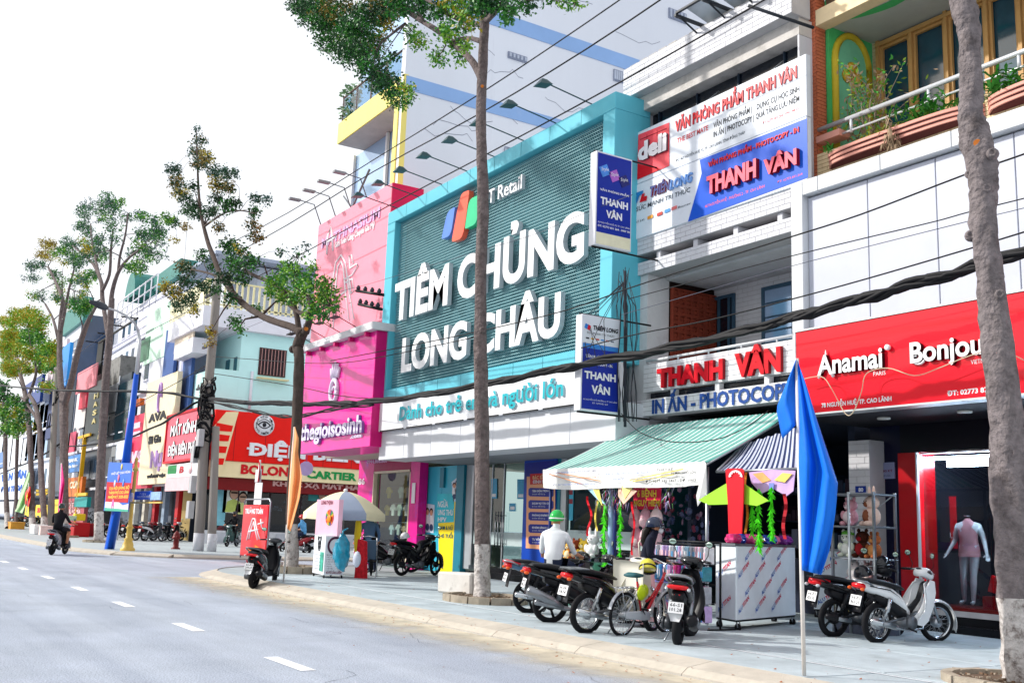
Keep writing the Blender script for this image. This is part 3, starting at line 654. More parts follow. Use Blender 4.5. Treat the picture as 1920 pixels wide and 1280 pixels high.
def tiled(name,par,x0,x1,z0,z1,Y,d,mat,tw=.24,th=.075,bv=None,grout=GROUT,joint=.012):
 """a tiled strip: recessed joint body and one joined skin of proud tiles in running bond"""
 o=slabw(name,grout,par,x0,x1,z0,z1,Y+.006,d-.006)
 m=MB();r=0;z=z0+joint/2
 while z<z1-.02:
  zz=min(z+th-joint,z1-.004);x=x0-(tw/2 if r%2 else 0)
  while x<x1:
   a=max(x,x0+.003);b=min(x+tw-joint,x1-.003)
   if b-a>.02:m.box(a,Y-random.uniform(0,.002),z,b,Y+.01,zz)
   x+=tw
  z+=th;r+=1
 m.build('tile_skin',mat,par,kind='stuff');return o
tiled('parapet',tv,tx0-.1,tx1+.05,zp0,zp1+.15,YT-.25,.5,TILE,.3,.1)
m=MB()
for k in range(14):m.bbox(tx0+.05+k*.33,YT-.2,zp1+.155,tx0+.33+k*.33,YT+.2,zp1+.2+random.uniform(0,.03),.02)
m.build('coping',CONC,tv)
zs1=Z_(1193,250,13.85)
slabw('beam',M('stained_plaster','#c9c5c0',.8,var=.12,stain=(2,.52,'#8a8680',.5)),tv,tx0,tx1,zp0-.34,zp0-.002,YT,.4)
slabw('ribbon_window',M('dark_window','#131c28',.15,spec=.8),tv,X_(1207,230)-.1,X_(1495,100),zs1-.6,zp0-.35,YT+.35,.05)
for xx in[tx0+.5+k*1.24 for k in range(4)]:m=MB();m.box(xx-.015,YT+.3,zs1-.6,xx+.015,YT+.34,zp0-.35);m.build('window_mullion',M('bluegrey_frame','#2b3a4b',.5),tv)
for xx in(X_(1325,190),X_(1445,130)):m=MB();m.tube([(xx,13.9,zs1-.02),(xx+.05,YT+.3,zs1+.35)],.015,6);m.build('sign_strut',ALU,tv)
slabw('pillar',TILE,tv,tx0,X_(1207,230)-.11,3.9,zp0-.35,YT,.5)
slabw('pillar',TILE,tv,X_(1495,100)+.01,tx1,3.9,zp0-.35,YT,.5)
zled=Z_(1187,451);zl2=Z_(1181.5,488)
m=MB();m.box(tx0+.02,YT+.51,zl2-.02,tx1-.02,26,zp1);m.box(tx0+.02,16.6,4.0,tx1-.02,26,zl2-.03);m.build('wall',M('plaster_grey','#a8a8aa',.8),tv)
tiled('ledge',tv,tx0-.05,tx1,zl2,zled-.03,YT-.12,.6,TILE,.3,.1)
zb0=Z_(1207,517);zb1=zl2-.17
tiled('lintel',tv,tx0-.05,tx1,zb0,zb1,YT-.1,.6,TILE,.3,.1)
for k in range(4):xx=tx0+.9+k*1.15;m=MB();m.bbox(xx,YT-.05,zb1+.004,xx+.13,YT+.3,zl2-.004,.008);m.build('pier',TILE,tv)
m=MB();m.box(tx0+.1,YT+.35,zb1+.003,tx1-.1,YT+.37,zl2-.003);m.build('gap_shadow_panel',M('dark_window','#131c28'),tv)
zbt=Z_(1209,683);zbb=Z_(1211,737);zl0=Z_(1191,783)
px0=X_(1215,600);YW=15.9
slabw('pillar',M('grey_plaster_pillar','#d0d0d2',.7,var=.1,stain=(2,.55,'#9c9a9c',.4)),tv,tx0,px0,zl0,zb0-.004,YT-.02,.6)
slabw('pillar',TILE,tv,tx1-.16,tx1,zl0,zb0-.004,YT,.5)
slabw('balcony_ceiling',M('ceiling_white','#c6c8cc',.8),tv,px0,tx1-.17,zb0-.06,zb0-.003,YT+.5,1.9)
slabw('balcony_floor',M('grey_floor','#8e9194',.8),tv,px0,tx1,zl0+.1,zbb-.1,YT+.25,YW-YT)
tiled('back_wall',tv,px0,tx1,zbb-.1,zb0-.06,YW,.15,M('back_wall_tile','#d3d4d8',.55,var=.05),.3,.1)  # plain off-white tile, a touch paler than the front tile
TERR=M('terracotta_block','#8b3d2b',.8,var=.25,scale=6)
m=MB();zz=zbb-.1
nzb=int((zb0-.06-zz)/.19);nyb=7;dyb=(YW-YT-.62)/nyb
for r in range(nzb):
 for c in range(nyb):
  y=YT+.6+c*dyb;z=zz+r*.19
  bl=MB();x=px0+.02;t=.035;h=.186;q=[]
  bl.box(x,y+.002,z,x+.09,y+dyb-.002,z+t);bl.box(x,y+.002,z+h-t,x+.09,y+dyb-.002,z+h);bl.box(x,y+.002,z+t,x+.09,y+t,z+h-t);bl.box(x,y+dyb-t,z+t,x+.09,y+dyb-.002,z+h-t)
  bl.prism([(y+dyb/2-.07,z+h/2),(y+dyb/2,z+h/2-.06),(y+dyb/2+.07,z+h/2),(y+dyb/2,z+h/2+.06)],(x+.05,0,0),(0,1,0),(0,0,1),.02)
  bl.build('ventilation_block',TERR,tv)
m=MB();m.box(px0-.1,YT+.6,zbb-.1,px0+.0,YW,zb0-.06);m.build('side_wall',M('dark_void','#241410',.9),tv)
def onY(px,py,Y):q=P(px,py,Y=Y);return q.x,q.z
def rect(name,mat,tl,br,Y,d=.05,par=tv,label=None):
 a=onY(*tl,Y);b=onY(*br,Y);m=MB();m.box(a[0],Y,b[1],b[0],Y+d,a[1]);return m.build(name,mat,par,label)
BLUEF=M('blue_grey_joinery','#3c5a70',.45)
x0,z1=onY(1304,566,YW-.06);x1,z1b=onY(1376,551,YW-.06);zf=zbb-.1
m=MB();m.box(x0,YW-.06,zf,x0+.07,YW-.01,z1);m.box(x1-.07,YW-.06,zf,x1,YW-.01,z1);m.box(x0+.07,YW-.06,z1-.07,x1-.07,YW-.01,z1);m.box((x0+x1)/2+.1,YW-.06,zf,(x0+x1)/2+.16,YW-.01,z1-.07);m.box(x1-.2,YW-.06,zf+.07,x1-.14,YW-.02,z1-.07);d_=m.build('balcony_door',BLUEF,tv)
m=MB();m.box(x0+.07,YW-.03,zf,x1-.07,YW-.015,z1-.07);m.build('door_glass',M('dark_window','#131c28'),d_)
m=MB();m.add([(x0,YW-.08,zf),(x0-.1,YW-.72,zf),(x0-.06,YW-.72,zf),(x0+.04,YW-.08,zf),(x0,YW-.08,z1),(x0-.1,YW-.72,z1),(x0-.06,YW-.72,z1),(x0+.04,YW-.08,z1)],[(0,3,2,1),(4,5,6,7),(0,1,5,4),(1,2,6,5),(2,3,7,6),(3,0,4,7)]);m.build('open_shutter',BLUEF,tv)
m=MB();m.box(x0-.02-.06,YW-.66,zf+.1,x0+.0-.02,YW-.14,z1-.08);m.build('shutter_panel',M('pale_panel','#b9c9d4',.5),tv)
x0,z1=onY(1427,535,YW-.06);x1,z0=onY(1490,640,YW-.06);z1=onY(1480,527,YW-.06)[1]
m=MB();m.box(x0,YW-.06,z0,x0+.08,YW-.01,z1);m.box(x1-.08,YW-.06,z0,x1,YW-.01,z1);m.box(x0+.08,YW-.06,z1-.08,x1-.08,YW-.01,z1);m.box(x0+.08,YW-.06,z0,x1-.08,YW-.01,z0+.08);d_=m.build('balcony_window',BLUEF,tv)
m=MB();m.box(x0+.08,YW-.04,z0+.08,x1-.08,YW-.02,z1-.08);m.build('window_pane',M('bright_pane','#a9c4e6',.08,metal=.5),d_)
m=MB()
for k in range(4):m.box(x0+.08,YW-.07,z0+.3+k*.3,x1-.08,YW-.06,z0+.325+k*.3)
m.build('window_bar',BLUEF,d_)
rect('transom_window',M('dark_window','#131c28'),(1312,488),(1500,480),YW-.03)
WB=M('tiled_board_white','#e3e4e8',.5,var=.05,stain=(2,.62,'#b3b0ae',.3))
tiled('upper_board',tv,px0-.05,tx1+.02,zbb,zbt-.03,YT-.06,.12,WB,.3,.1)
ztop_l=Z_(1195,752);tiled('lower_board',tv,tx0,tx1+.02,zl0,ztop_l,YT-.06,.3,WB,.3,.1)
m=MB();m.tube([(px0,YT-.02,zbt+.05),(tx1,YT-.02,zbt+.05)],.028,8);[m.tube([(px0+.1+k*.9,YT-.02,zbt-.03),(px0+.1+k*.9,YT-.02,zbt+.05)],.018,6)for k in range(5)];m.build('hand_rail',M('white_rail','#dfe2e6',.4),tv)
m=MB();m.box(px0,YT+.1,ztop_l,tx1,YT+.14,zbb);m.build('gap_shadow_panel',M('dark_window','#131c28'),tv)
for k in range(3):xx=px0+.8+k*1.3;m=MB();m.box(xx,YT-.04,ztop_l+.004,xx+.12,YT+.08,zbb-.004);m.build('pier',WB,tv)
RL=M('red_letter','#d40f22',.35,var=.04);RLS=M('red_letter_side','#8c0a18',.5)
ptext('THANH',(1236,726),(1360,709),(1235,693),YT-.07,RL,tv,depth=.07,bold=.055,letters=1,side=RLS)
ptext('VÂN',(1382,706),(1469,695),(1382,664),YT-.07,RL,tv,depth=.07,bold=.055,letters=1,side=RLS)
ptext('IN ẤN - PHOTOCOPY',(1223,775),(1490,752),(1222,750),YT-.07,M('blue_letter','#214a92',.45,stain=(6,.6,'#6f8fc0',.6)),tv,depth=.012,bold=.03,letters=1,name='letter')
def signbox(name,label,tl,br_x,zt,zb,Y,mat,d=.12):
 s=thing(name,label,'sign',(tl,Y,zb));slabw('panel',mat,s,tl,br_x,zb,zt,Y,d,.01);return s
YG=13.85
sx0=P(1190,300,Y=YG).x;sx1=P(1512,160,Y=YG).x;zm=P(1191,347.7,Y=YG).z;zlo=P(1187,451,Y=YG).z
PAN=M('sign_grey_white','#dfe5ee',.35,var=.03,stain=(1,.65,'#bcc2cc',.3))
u1=signbox('stationery_sign','wide white sign with red Vietnamese heading and red square logo at its left',sx0,sx1,zs1,zm+.012,YG,PAN)
ptext('VĂN PHÒNG PHẨM THANH VÂN',(1267,248),(1495,146),(1267,228),YG,RL,u1,depth=.02,bold=.03,letters=1,side=M('letter_pale_side','#a8303c',.5))
PB=M('print_black','#23262e',.5)
ptext('THE BEST MATE',(1270,269),(1328,247),(1270,260),YG,M('print_coral','#d95b60'),u1,depth=.003,bold=.02)
ptext('VĂN PHÒNG PHẨM |',(1338,241),(1410,212),(1338,231),YG,PB,u1,depth=.003,bold=.02)
ptext('DỤNG CỤ HỌC SINH',(1419,206),(1499,172),(1419,196),YG,PB,u1,depth=.003,bold=.02)
ptext('IN ẤN | PHOTOCOPY |',(1338,258),(1414,227),(1338,248),YG,PB,u1,depth=.003,bold=.02)
ptext('QUÀ TẶNG LƯU NIỆM',(1417,224),(1499,190),(1417,214),YG,PB,u1,depth=.003,bold=.02)
ptext('ĐC: 467 NGUYỄN HUỆ, P2, TP. CAO LÃNH, TỈNH ĐỒNG THÁP',(1268,304),(1397,250),(1268,299),YG,M('print_grey','#4a5560'),u1,depth=.003,bold=.01,res=1)
ptext('ĐT: 02773 851 264 - 0907 784 531',(1430,234),(1499,208),(1430,229),YG,RED,u1,depth=.003,bold=.01,res=1)
def pflat(name,mat,pts,Y,par,d=.004):
 q=[P(*p,Y=Y)for p in pts];m=MB();m.prism([(p.x,p.z)for p in q],(0,Y,0),(1,0,0),(0,0,1),d);return m.build(name,mat,par)
pflat('logo_square',M('logo_pink','#f5525e',.3,var=.08),[(1195,337),(1255,311),(1255,230),(1197,253)],YG-.008,u1)
pflat('logo_corner',RED,[(1195,337),(1240,317),(1196,308)],YG-.014,u1)
m=MB();[m.tube([P(*a,Y=YG-.015),P(*b,Y=YG-.015)],.008,4)for a,b in(((1200,262),(1250,241)),((1213,252),(1213,280)),((1232,244),(1232,255)))];m.build('logo_line',M('print_dark_red','#a8202c'),u1,kind='stuff')
ptext('deli',(1199,303),(1253,282),(1199,271),YG-.015,M('outline_white','#f6eef2'),u1,depth=.05,bold=.05,letters=1,side=M('deli_side','#6b4a55',.5))
RB=M('sign_royal_blue','#1557cf',.3,var=.04)
u2=signbox('stationery_lower_sign','sign half white half blue with the shop name in outlined red letters',sx0,sx1,zm-.003,zlo,YG-.01,PAN)
YG2=YG-.015
pflat('blue_field',RB,[(1290,416),(1515,333),(1513,222),(1312,300),(1316,325)],YG2,u2)
ptext('VĂN PHÒNG PHẨM - PHOTOCOPY - IN',(1329,314),(1499,252),(1329,305),YG2,RL,u2,depth=.02,bold=.02)
WR=M('letter_rose','#f2667a',.35)
ptext('THANH',(1331,365),(1424,335),(1327,335),YG2,WR,u2,depth=.09,bold=.05,letters=1,side=RLS)
ptext('VÂN',(1438,330),(1500,308),(1436,303),YG2,WR,u2,depth=.09,bold=.05,letters=1,side=RLS)
ptext('467 NGUYỄN HUỆ - PHƯỜNG 2 - TP. CAO LÃNH',(1322,390),(1434,352),(1322,385),YG2,WR,u2,depth=.004,bold=.01,res=1)
ptext('ĐT: 02773.851.264',(1458,344),(1505,328),(1458,340),YG2,WR,u2,depth=.004,bold=.01,res=1)
ptext('THIÊN',(1219,370),(1256,356),(1218,352),YG2,M('print_navy2','#1d2f76',.4),u2,depth=.03,bold=.03,shear=.15,side=RLS)
ptext('LONG',(1257,356),(1298,341),(1257,339),YG2,M('print_sky','#6f9ddd',.4),u2,depth=.03,bold=.03,shear=.15)
ptext('SỨC MẠNH TRI THỨC',(1193,397),(1294,360),(1193,389),YG2,M('print_grey','#4a5560'),u2,depth=.003,bold=.01,shear=.1)
pflat('logo_mark',M('print_cyan2','#2a7fc0',.4),[(1191,368),(1197,366),(1203,381),(1196,383)][::-1]and[(1192,362),(1206,357),(1205,364),(1199,367),(1194,381),(1190,381),(1194,367)][::-1],YG2-.01,u2)
pflat('logo_mark',RED,[(1199,380),(1212,376),(1213,367),(1207,369),(1209,362),(1204,364)],YG2-.012,u2)
for k,(px,py,c_)in enumerate(((1219,408,'#f0a030'),(1237,402,'#c0392b'),(1251,396,'#3f8fd0'),(1264,391,'#e07070'))):
 pflat('brand_mark',M('mark%s'%c_,c_,.4),[(px-5,py+4),(px+5,py),(px+5,py-6),(px-5,py-2)],YG2-.01,u2)
ptext('hồ bơi',(1192,419),(1208,413),(1192,415),YG2,PB,u2,depth=.003)
ptext('Bizner',(1272,391),(1296,383),(1272,387),YG2,M('print_grey','#4a5560'),u2,depth=.003)
rb=thing('roof_frame','rusty flat frame of panels leaning on the white parapet edge','metal frame',(-14,14,zp1))
for k in range(3):
 xx=P(1330+k*52,80,Y=13.7).x
 m=MB();m.obox((xx,13.65,zp1+.38),.62,.7,.03,MX.Rotation(rad(-14),3,'X'));m.build('panel',M('panel_greyblue','#b9c3cc',.4,metal=.3),rb)
m=MB()
for k in range(4):xx=P(1303+k*52,80,Y=13.7).x;m.box(xx-.03,13.15,zp1+.25,xx+.03,14.1,zp1+.31);m.tube([(xx,13.3,zp1+.27),(xx,13.9,zp1+.0)],.02,6)
m.box(P(1303,80,Y=13.7).x,13.16,zp1+.32,P(1465,80,Y=13.7).x,13.22,zp1+.36);m.build('rail',M('dark_steel','#2b3038',.5),rb,kind='stuff')
m=MB();q=P(1455,25,Y=13.2);m.tube([q+V((-.3,-.4,.15)),q+V((.35,.6,-.25))],.035,6);m.build('lamp_tube',M('dark_steel','#2b3038'),rb)
def blade(label,ptr,pbr,ptl,Yb=13.1):
 X=P(*ptr,Y=Yb).x;a=P(*ptl,X=X);zt=P(*ptr,X=X).z;zb=P(*pbr,X=X).z;Y0=a.y
 s=thing('blade_sign',label,'sign',(X,Yb,zb),group='blade signs of the stationery shop')
 m=MB();m.bbox(X-.22,Y0,zb,X,Yb,zt,.01);m.build('light_box',M('blade_side_white','#dfe1e8',.4),s)
 m=MB();m.tube([(X-.1,Y0,zt+.02),(X-.1,Yb+.9,zt+.02)],.02,6);m.build('bracket',BLACK,s);m=MB();m.tube([(X-.1,Y0,zb-.02),(X-.1,Yb+.9,zb-.02)],.02,6);m.build('bracket',BLACK,s)
 return s,X,Y0,Yb,zb,zt
def sidepanel(name,mat,s,X,y0,y1,z0,z1,d=.006):m=MB();m.box(X+.001,y0,z0,X+d,y1,z1);return m.build(name,mat,s)
DB=M('sign_navy_blue','#17309b',.35,var=.05)
s,X,Y0,Y1,zb,zt=blade('upper blue blade sign with card pictures and cream foot beside the teal sign',(1186,300),(1184,473),(1119,287))
sidepanel('print',DB,s,X,Y0+.03,Y1-.03,zb+.28,zt-.04);sidepanel('print',M('cream_print','#e9e6c6',.5),s,X,Y0+.03,Y1-.03,zb+.03,zb+.275)
W_=Y1-Y0
def st(txt_,fy,fz,w,h,mat,**kw):text(txt_,(X+.012,Y0+W_*fy,zb+(zt-zb)*fz),(0,1,0),W_*w,(zt-zb)*h,mat,s,depth=.003,**kw)
st('VĂN PHÒNG PHẨM',.1,.58,.8,.022,WHITE2,bold=.02);st('THANH',.12,.44,.76,.075,WHITE2,bold=.04);st('VÂN',.28,.31,.44,.075,WHITE2,bold=.04)
st('467 NGUYỄN HUỆ, P2, TP CAO LÃNH',.06,.235,.88,.016,WHITE2,res=1);st('ĐT: 02773 851 264 - 0907 78',.06,.195,.88,.02,WHITE2,bold=.02)
for k,c_ in enumerate(('#4f8fe0','#b068c8','#262a70')):
 yc=Y0+W_*(.22+.27*k);zc=zb+(zt-zb)*(.8-.03*k);m=MB();m.obox((X+.012,yc,zc),.012,W_*.24,(zt-zb)*.11,MX.Rotation(.5,3,'X'));m.build('card_picture',M('card%d'%k,c_,.3,var=.2,scale=5),s)
 text('Style',(X+.022,yc-W_*.1,zc-.02),(0,1,.15),W_*.2,.07,WHITE2,s,depth=.003)
s,X,Y0,Y1,zb,zt=blade('lower blade sign, white top and navy foot, hanging above the awning',(1163,600),(1163,777),(1092,589))
sidepanel('print',PAN,s,X,Y0+.03,Y1-.03,zb+(zt-zb)*.7,zt-.03);sidepanel('print',DB,s,X,Y0+.03,Y1-.03,zb+.04,zb+(zt-zb)*.65);sidepanel('print',M('print_mid_blue','#3a86d6',.4),s,X,Y0+.03,Y1-.03,zb+(zt-zb)*.651,zb+(zt-zb)*.698)
W_=Y1-Y0
st('THIÊN LONG',.27,.85,.66,.045,PB,bold=.04,shear=.15);st('SỨC MẠNH TRI THỨC',.12,.80,.72,.02,PB)
st('VĂN PHÒNG PHẨM',.1,.55,.75,.03,WHITE2,bold=.02);st('PHOTOCOPY - IN',.2,.48,.6,.028,WHITE2,bold=.02);st('THANH',.08,.335,.82,.075,WHITE2,bold=.04);st('VÂN',.27,.19,.48,.08,WHITE2,bold=.04)
st('467 NGUYỄN HUỆ, PHƯỜNG 2, TP CAO LÃNH',.06,.11,.88,.014,WHITE2,res=1);st('ĐT: 02773 851 264',.3,.08,.4,.014,WHITE2,res=1)
for k,(c_,f)in enumerate((('#2f7fd0',.1),('#d82030',.17))):m=MB();m.obox((X+.012,Y0+W_*f,zb+(zt-zb)*(.875-.01*k)),.01,W_*.07,(zt-zb)*.05,MX.Rotation(-.3,3,'X'));m.build('logo_mark',M('mark'+c_,c_,.4),s)
for k,c_ in enumerate(('#222831','#e0b020','#c0392b','#3f8fd0','#e07070','#707888')):m=MB();m.box(X+.008,Y0+W_*(.1+.13*k),zb+(zt-zb)*.745,X+.014,Y0+W_*(.18+.13*k),zb+(zt-zb)*.76);m.build('brand_mark',M('mk'+c_,c_,.4),s)
YA=13.7
an=thing('clothes_shop','lingerie shop with large pale wall panels above its red sign','building',(-10,YA,0))
ax0=P(1486,450,Y=YA).x;ax1=-3.2;azt=P(1483,348,Y=YA).z;YR=13.4
rz1=P(1489,624,Y=YR).z;rz0=P(1525,777.5,Y=YR).z;rx0=P(1493,700,Y=YR).x
PN=M('pale_panel_stone','#bfc3d0',.4,var=.05,scale=1.3,stain=(1.6,.62,'#b9bccb',.35))
FRM=M('grey_white_frame','#cfd2d6',.4,var=.05,stain=(1.5,.6,'#a5a7aa',.3))
seams=[P(px,450,Y=YA).x for px in(1508,1621,1751,1903)];seams+=[seams[-1]+1.35,seams[-1]+2.7,ax1]
for i in range(len(seams)-1):slabw('wall_panel',PN,an,seams[i]+.008,seams[i+1]-.008,rz0+.1,azt-.3,YA+.1,.2,.006)
slabw('frame_post',FRM,an,ax0,seams[0],rz0+.1,azt-.001,YA-.04,.5,.01)
hs=[seams[0]]+[seams[0]+k*1.32+.35 for k in range(9)]
for i in range(8):slabw('frame_panel',FRM,an,hs[i]+.005,min(hs[i+1],ax1)-.005,azt-.27,azt,YA-.04,.5,.01)
slabw('joint_backing',M('seam_dark','#5a6276',.7),an,seams[0],ax1,rz0+.1,azt-.28,YA+.31,.03)
slabw('roof_slab',FRM,an,ax0,ax1,azt-.25,azt-.05,YA+.47,2.4)
m=MB();m.box(ax0+.4,YA+.36,rz0+.2,ax1,YA+.5,azt-.26);m.build('wall',M('plaster_grey','#a8a8aa'),an)
rs=thing('red_shop_sign','long scarlet shop sign with two white brand words, right of the blue flag','sign',(rx0,YR,rz0))
SCAR=M('scarlet_sign','#ea0b27',.28,var=.05,scale=.8,coat=.3)
slabw('panel',SCAR,rs,rx0,-4.0,rz0+.03,rz1,YR,.28,.008)
slabw('trim',ALU,rs,rx0-.02,-4.0,rz0,rz0+.028,YR-.02,.3);slabw('trim',ALU,rs,rx0-.02,-4.0,rz1+.002,rz1+.03,YR-.02,.3);slabw('trim',WHITE,rs,rx0-.035,rx0-.003,rz0,rz1,YR-.01,.28)
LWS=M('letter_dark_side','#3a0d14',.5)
ptext('Anamai',(1538,704),(1660,688),(1540,668),YR,LW,rs,depth=.07,bold=.025,letters=1,side=LWS,res=4)
m=MB();c=P(1664,651,Y=YR-.05);m.lathe([(0,-.02),(.045,-.02),(.045,.03),(0,.03)],c,14,'y');m.build('lettering',LW,rs)
m=MB();m.tube([P(*q,Y=YR-.04)for q in((1535,709),(1545,690),(1548,657),(1552,690),(1563,706))],[.02,.022,.012,.022,.03],6);m.build('lettering',LW,rs)
ptext('Bonjour',(1712,681),(1873,660),(1715,643),YR,LW,rs,depth=.07,bold=.025,letters=1,side=LWS,res=4)
m=MB();m.tube([P(1722+11*cos(t*.5),674+8*sin(t*.5),Y=YR-.04)for t in range(10)],.02,6);m.build('lettering',LW,rs)
ptext('PARIS',(1638,705),(1661,702),(1638,697),YR,WHITE2,rs,depth=.004)
ptext('VIETNAM',(1821,683),(1859,679),(1821,675),YR,WHITE2,rs,depth=.004)
ptext('78 NGUYỄN HUỆ, TP. CAO LÃNH',(1541,764),(1672,751),(1541,756),YR,WHITE2,rs,depth=.006,bold=.02)
ptext('ĐT: 02773 878 979',(1777,742),(1885,733),(1777,733),YR,WHITE2,rs,depth=.006,bold=.02)
YC=15.5
gx=lambda px,py=980,Y=YC:P(px,py,Y=Y).x
m=MB();m.bbox(-11.6,YC+.12,rz0-.62,-5,YC+.2,rz0-.57,.01);m.build('strip_or_fill_lamp',M('window_light_panel','#f2f6ff',.4,emit=70),an)  # added tube just inside the glass, lights the mannequin from in front
slabw('soffit',M('soffit_dark','#1c1e26',.7),an,ax0,-3.5,rz0+.004,rz0+.06,YR+.29,2.3)
for k in range(4):m=MB();m.lathe([(0,0),(.11,0),(.11,.03),(.0,.03)],(ax0+1.3+k*1.5,14.4,rz0-.03),14);m.build('downlight',M('lamp_off_white','#cfcfc8',.4),an)
NV=M('navy_pillar','#101230',.35,var=.08);RP=M('red_pillar','#b40a17',.3,var=.06,coat=.3)
slabw('pillar',NV,an,gx(1636),gx(1692),PZ,rz0,YC,.5)
slabw('red_pillar',RP,an,gx(1692)+.005,gx(1727),PZ,rz0-.5,YC-.08,.5)
m=MB();xx=gx(1727);m.box(xx,YC-.1,.45,xx+.03,YC-.05,rz0-.5);m.build('white_strip',WHITE,an)
slabw('lintel',M('black_lintel','#14121c',.3),an,gx(1692),-3.6,rz0-.49,rz0,YC,.3)
slabw('red_band',M('dark_red_band','#5c0c16',.4),an,gx(1730),-3.6,rz0-.52,rz0-.5,YC-.02,.2)
zsill=P(1850,1145,Y=YC).z
slabw('display_sill',M('mahogany','#6a1512',.4),an,gx(1735),-3.6,zsill-.03,zsill+.02,YC-.12,1.0)
slabw('sill_edge',M('sill_metal','#c9c9cc',.3),an,gx(1735),-3.6,zsill-.12,zsill-.032,YC-.15,.5)
slabw('plinth',M('black_granite','#17181c'),an,gx(1735),-3.6,PZ,zsill-.125,YC-.1,.5)
slabw('floor_step',M('black_granite','#17181c'),an,gx(1760)-.2,-3.6,PZ,PZ+.14,YC-.42,.32,.01)
slabw('window_glass',GL('dark_shop_glass','#b9c4cc',.05),an,gx(1732),gx(1855),zsill+.02,rz0-.52,YC+.02,.012)
slabw('window_glass',GL('dark_shop_glass','#b9c4cc',.05),an,gx(1855)+.01,-3.6,zsill+.02,rz0-.52,YC+.02,.012)
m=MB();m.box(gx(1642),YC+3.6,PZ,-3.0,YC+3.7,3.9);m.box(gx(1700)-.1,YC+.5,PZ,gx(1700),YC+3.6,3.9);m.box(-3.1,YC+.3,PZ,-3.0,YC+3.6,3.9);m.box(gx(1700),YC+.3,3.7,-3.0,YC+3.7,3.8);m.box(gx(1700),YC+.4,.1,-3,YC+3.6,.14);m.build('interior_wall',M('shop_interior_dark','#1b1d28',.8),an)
slabw('strip_or_fill_lamp',M('window_light_panel','#f2f6ff',.4,emit=70),an,P(1775,860,Y=YC+.6).x,P(1860,860,Y=YC+.6).x,P(1780,875,Y=YC+.6).z,P(1780,858,Y=YC+.6).z,YC+.6,.05)
pn=M('notice_plate','#8d93b5',.4,var=.05)
slabw('notice_plate',pn,an,gx(1637),gx(1682),P(1637,898,Y=YC).z,P(1637,868,Y=YC).z,YC-.03,.025)
ptext('ĐĂNG KÝ',(1643,885),(1674,884),(1643,881),YC-.032,M('print_maroon','#7c2440'),an,depth=.003,bold=.02)
ptext('giờ mở cửa',(1646,893),(1670,893),(1646,890),YC-.032,PB,an,depth=.003)
pt=thing('tiled_pillar','white tiled pillar with a small blue house number plate beside toy shelf','pillar',(-12.6,15.2,0))
YQ=15.1;pxa=P(1592,900,Y=YQ).x;pxb=P(1631,900,Y=YQ).x
tiled('pillar',pt,pxa,pxb,PZ,P(1600,826,Y=YQ).z,YQ,.5,M('pillar_tile','#c9c8cb',.5,var=.12),.36,.115)
slabw('number_plate',M('plate_blue','#16348e',.4),pt,P(1605,915,Y=YQ).x,P(1624,915,Y=YQ).x,P(1605,923,Y=YQ).z,P(1605,911,Y=YQ).z,YQ-.02,.015)
ptext('80',(1610,921),(1619,920),(1610,914),YQ-.02,WHITE2,pt,depth=.003,bold=.03)
rl=thing('clothes_rail','long clothes rail at the back of the lingerie shop window','clothes rail',(-10.5,YC+2.2,0))
m=MB();m.tube([(gx(1760)-.2,YC+2.2,2.1),(-7,YC+2.2,2.1)],.02,6);m.tube([(gx(1760)-.1,YC+2.2,.14),(gx(1760)-.1,YC+2.2,2.1)],.02,6);m.tube([(-7.1,YC+2.2,.14),(-7.1,YC+2.2,2.1)],.02,6);m.build('rail',M('pale_rail','#d8cdbc',.4),rl)
cols=['#c23a6b','#8f2a4d','#5aa43c','#d0304a','#b23c8c','#4a78b8','#d88a6a','#7a3f8c','#cf5673','#4f9bb8']
names=['crimson pink','plum','grass green','bright red','violet pink','blue','apricot','purple','rose','pale turquoise']
for k in range(10):
 xx=gx(1760)+.3+k*.36;m=MB();h=random.uniform(.5,.8)
 m.add([(xx-.05,YC+2.1,2.08),(xx+.1,YC+2.1,2.08),(xx+.17,YC+2.12,2.05-h),(xx-.12,YC+2.12,2.05-h),(xx-.05,YC+2.3,2.08),(xx+.1,YC+2.3,2.08),(xx+.17,YC+2.28,2.05-h),(xx-.12,YC+2.28,2.05-h)],[(0,3,2,1),(4,5,6,7),(0,1,5,4),(1,2,6,5),(2,3,7,6),(3,0,4,7)])
 tag(m.build('hanging_garment',M('garm'+cols[k],cols[k],.8,var=.2)),names[k]+' garment hanging on the rail behind the headless mannequin','garment','clothes on the rail of the lingerie shop')
m=MB();m.bbox(gx(1765),YC+1.6,.14,-6.5,YC+2.0,.95,.01);ct=m.build('shop_counter',M('counter_grey_glass','#4c5a66',.2));tag(ct,'dark grey counter with cream edge inside the lingerie shop window','counter')
m=MB();m.box(gx(1765)-.02,YC+1.55,.96,-6.5,YC+2.05,1.0);m.build('edge',M('counter_cream','#d8cfae',.4),ct,local=1)
rd=P(1790,985,Y=YC+.9);sp_=thing('sale_banner','red sale banner with white digits behind the mannequin','banner',rd)
a=P(1776,930,Y=YC+1.2);b=P(1795,1028,Y=YC+1.2);m=MB();m.box(a.x,YC+1.2,b.z,b.x,YC+1.22,a.z);m.build('cloth',M('banner_red','#c01824',.6),sp_)
ptext('0.5',(1777,1008),(1793,1008),(1777,996),YC+1.19,WHITE2,sp_,depth=.004,bold=.02)
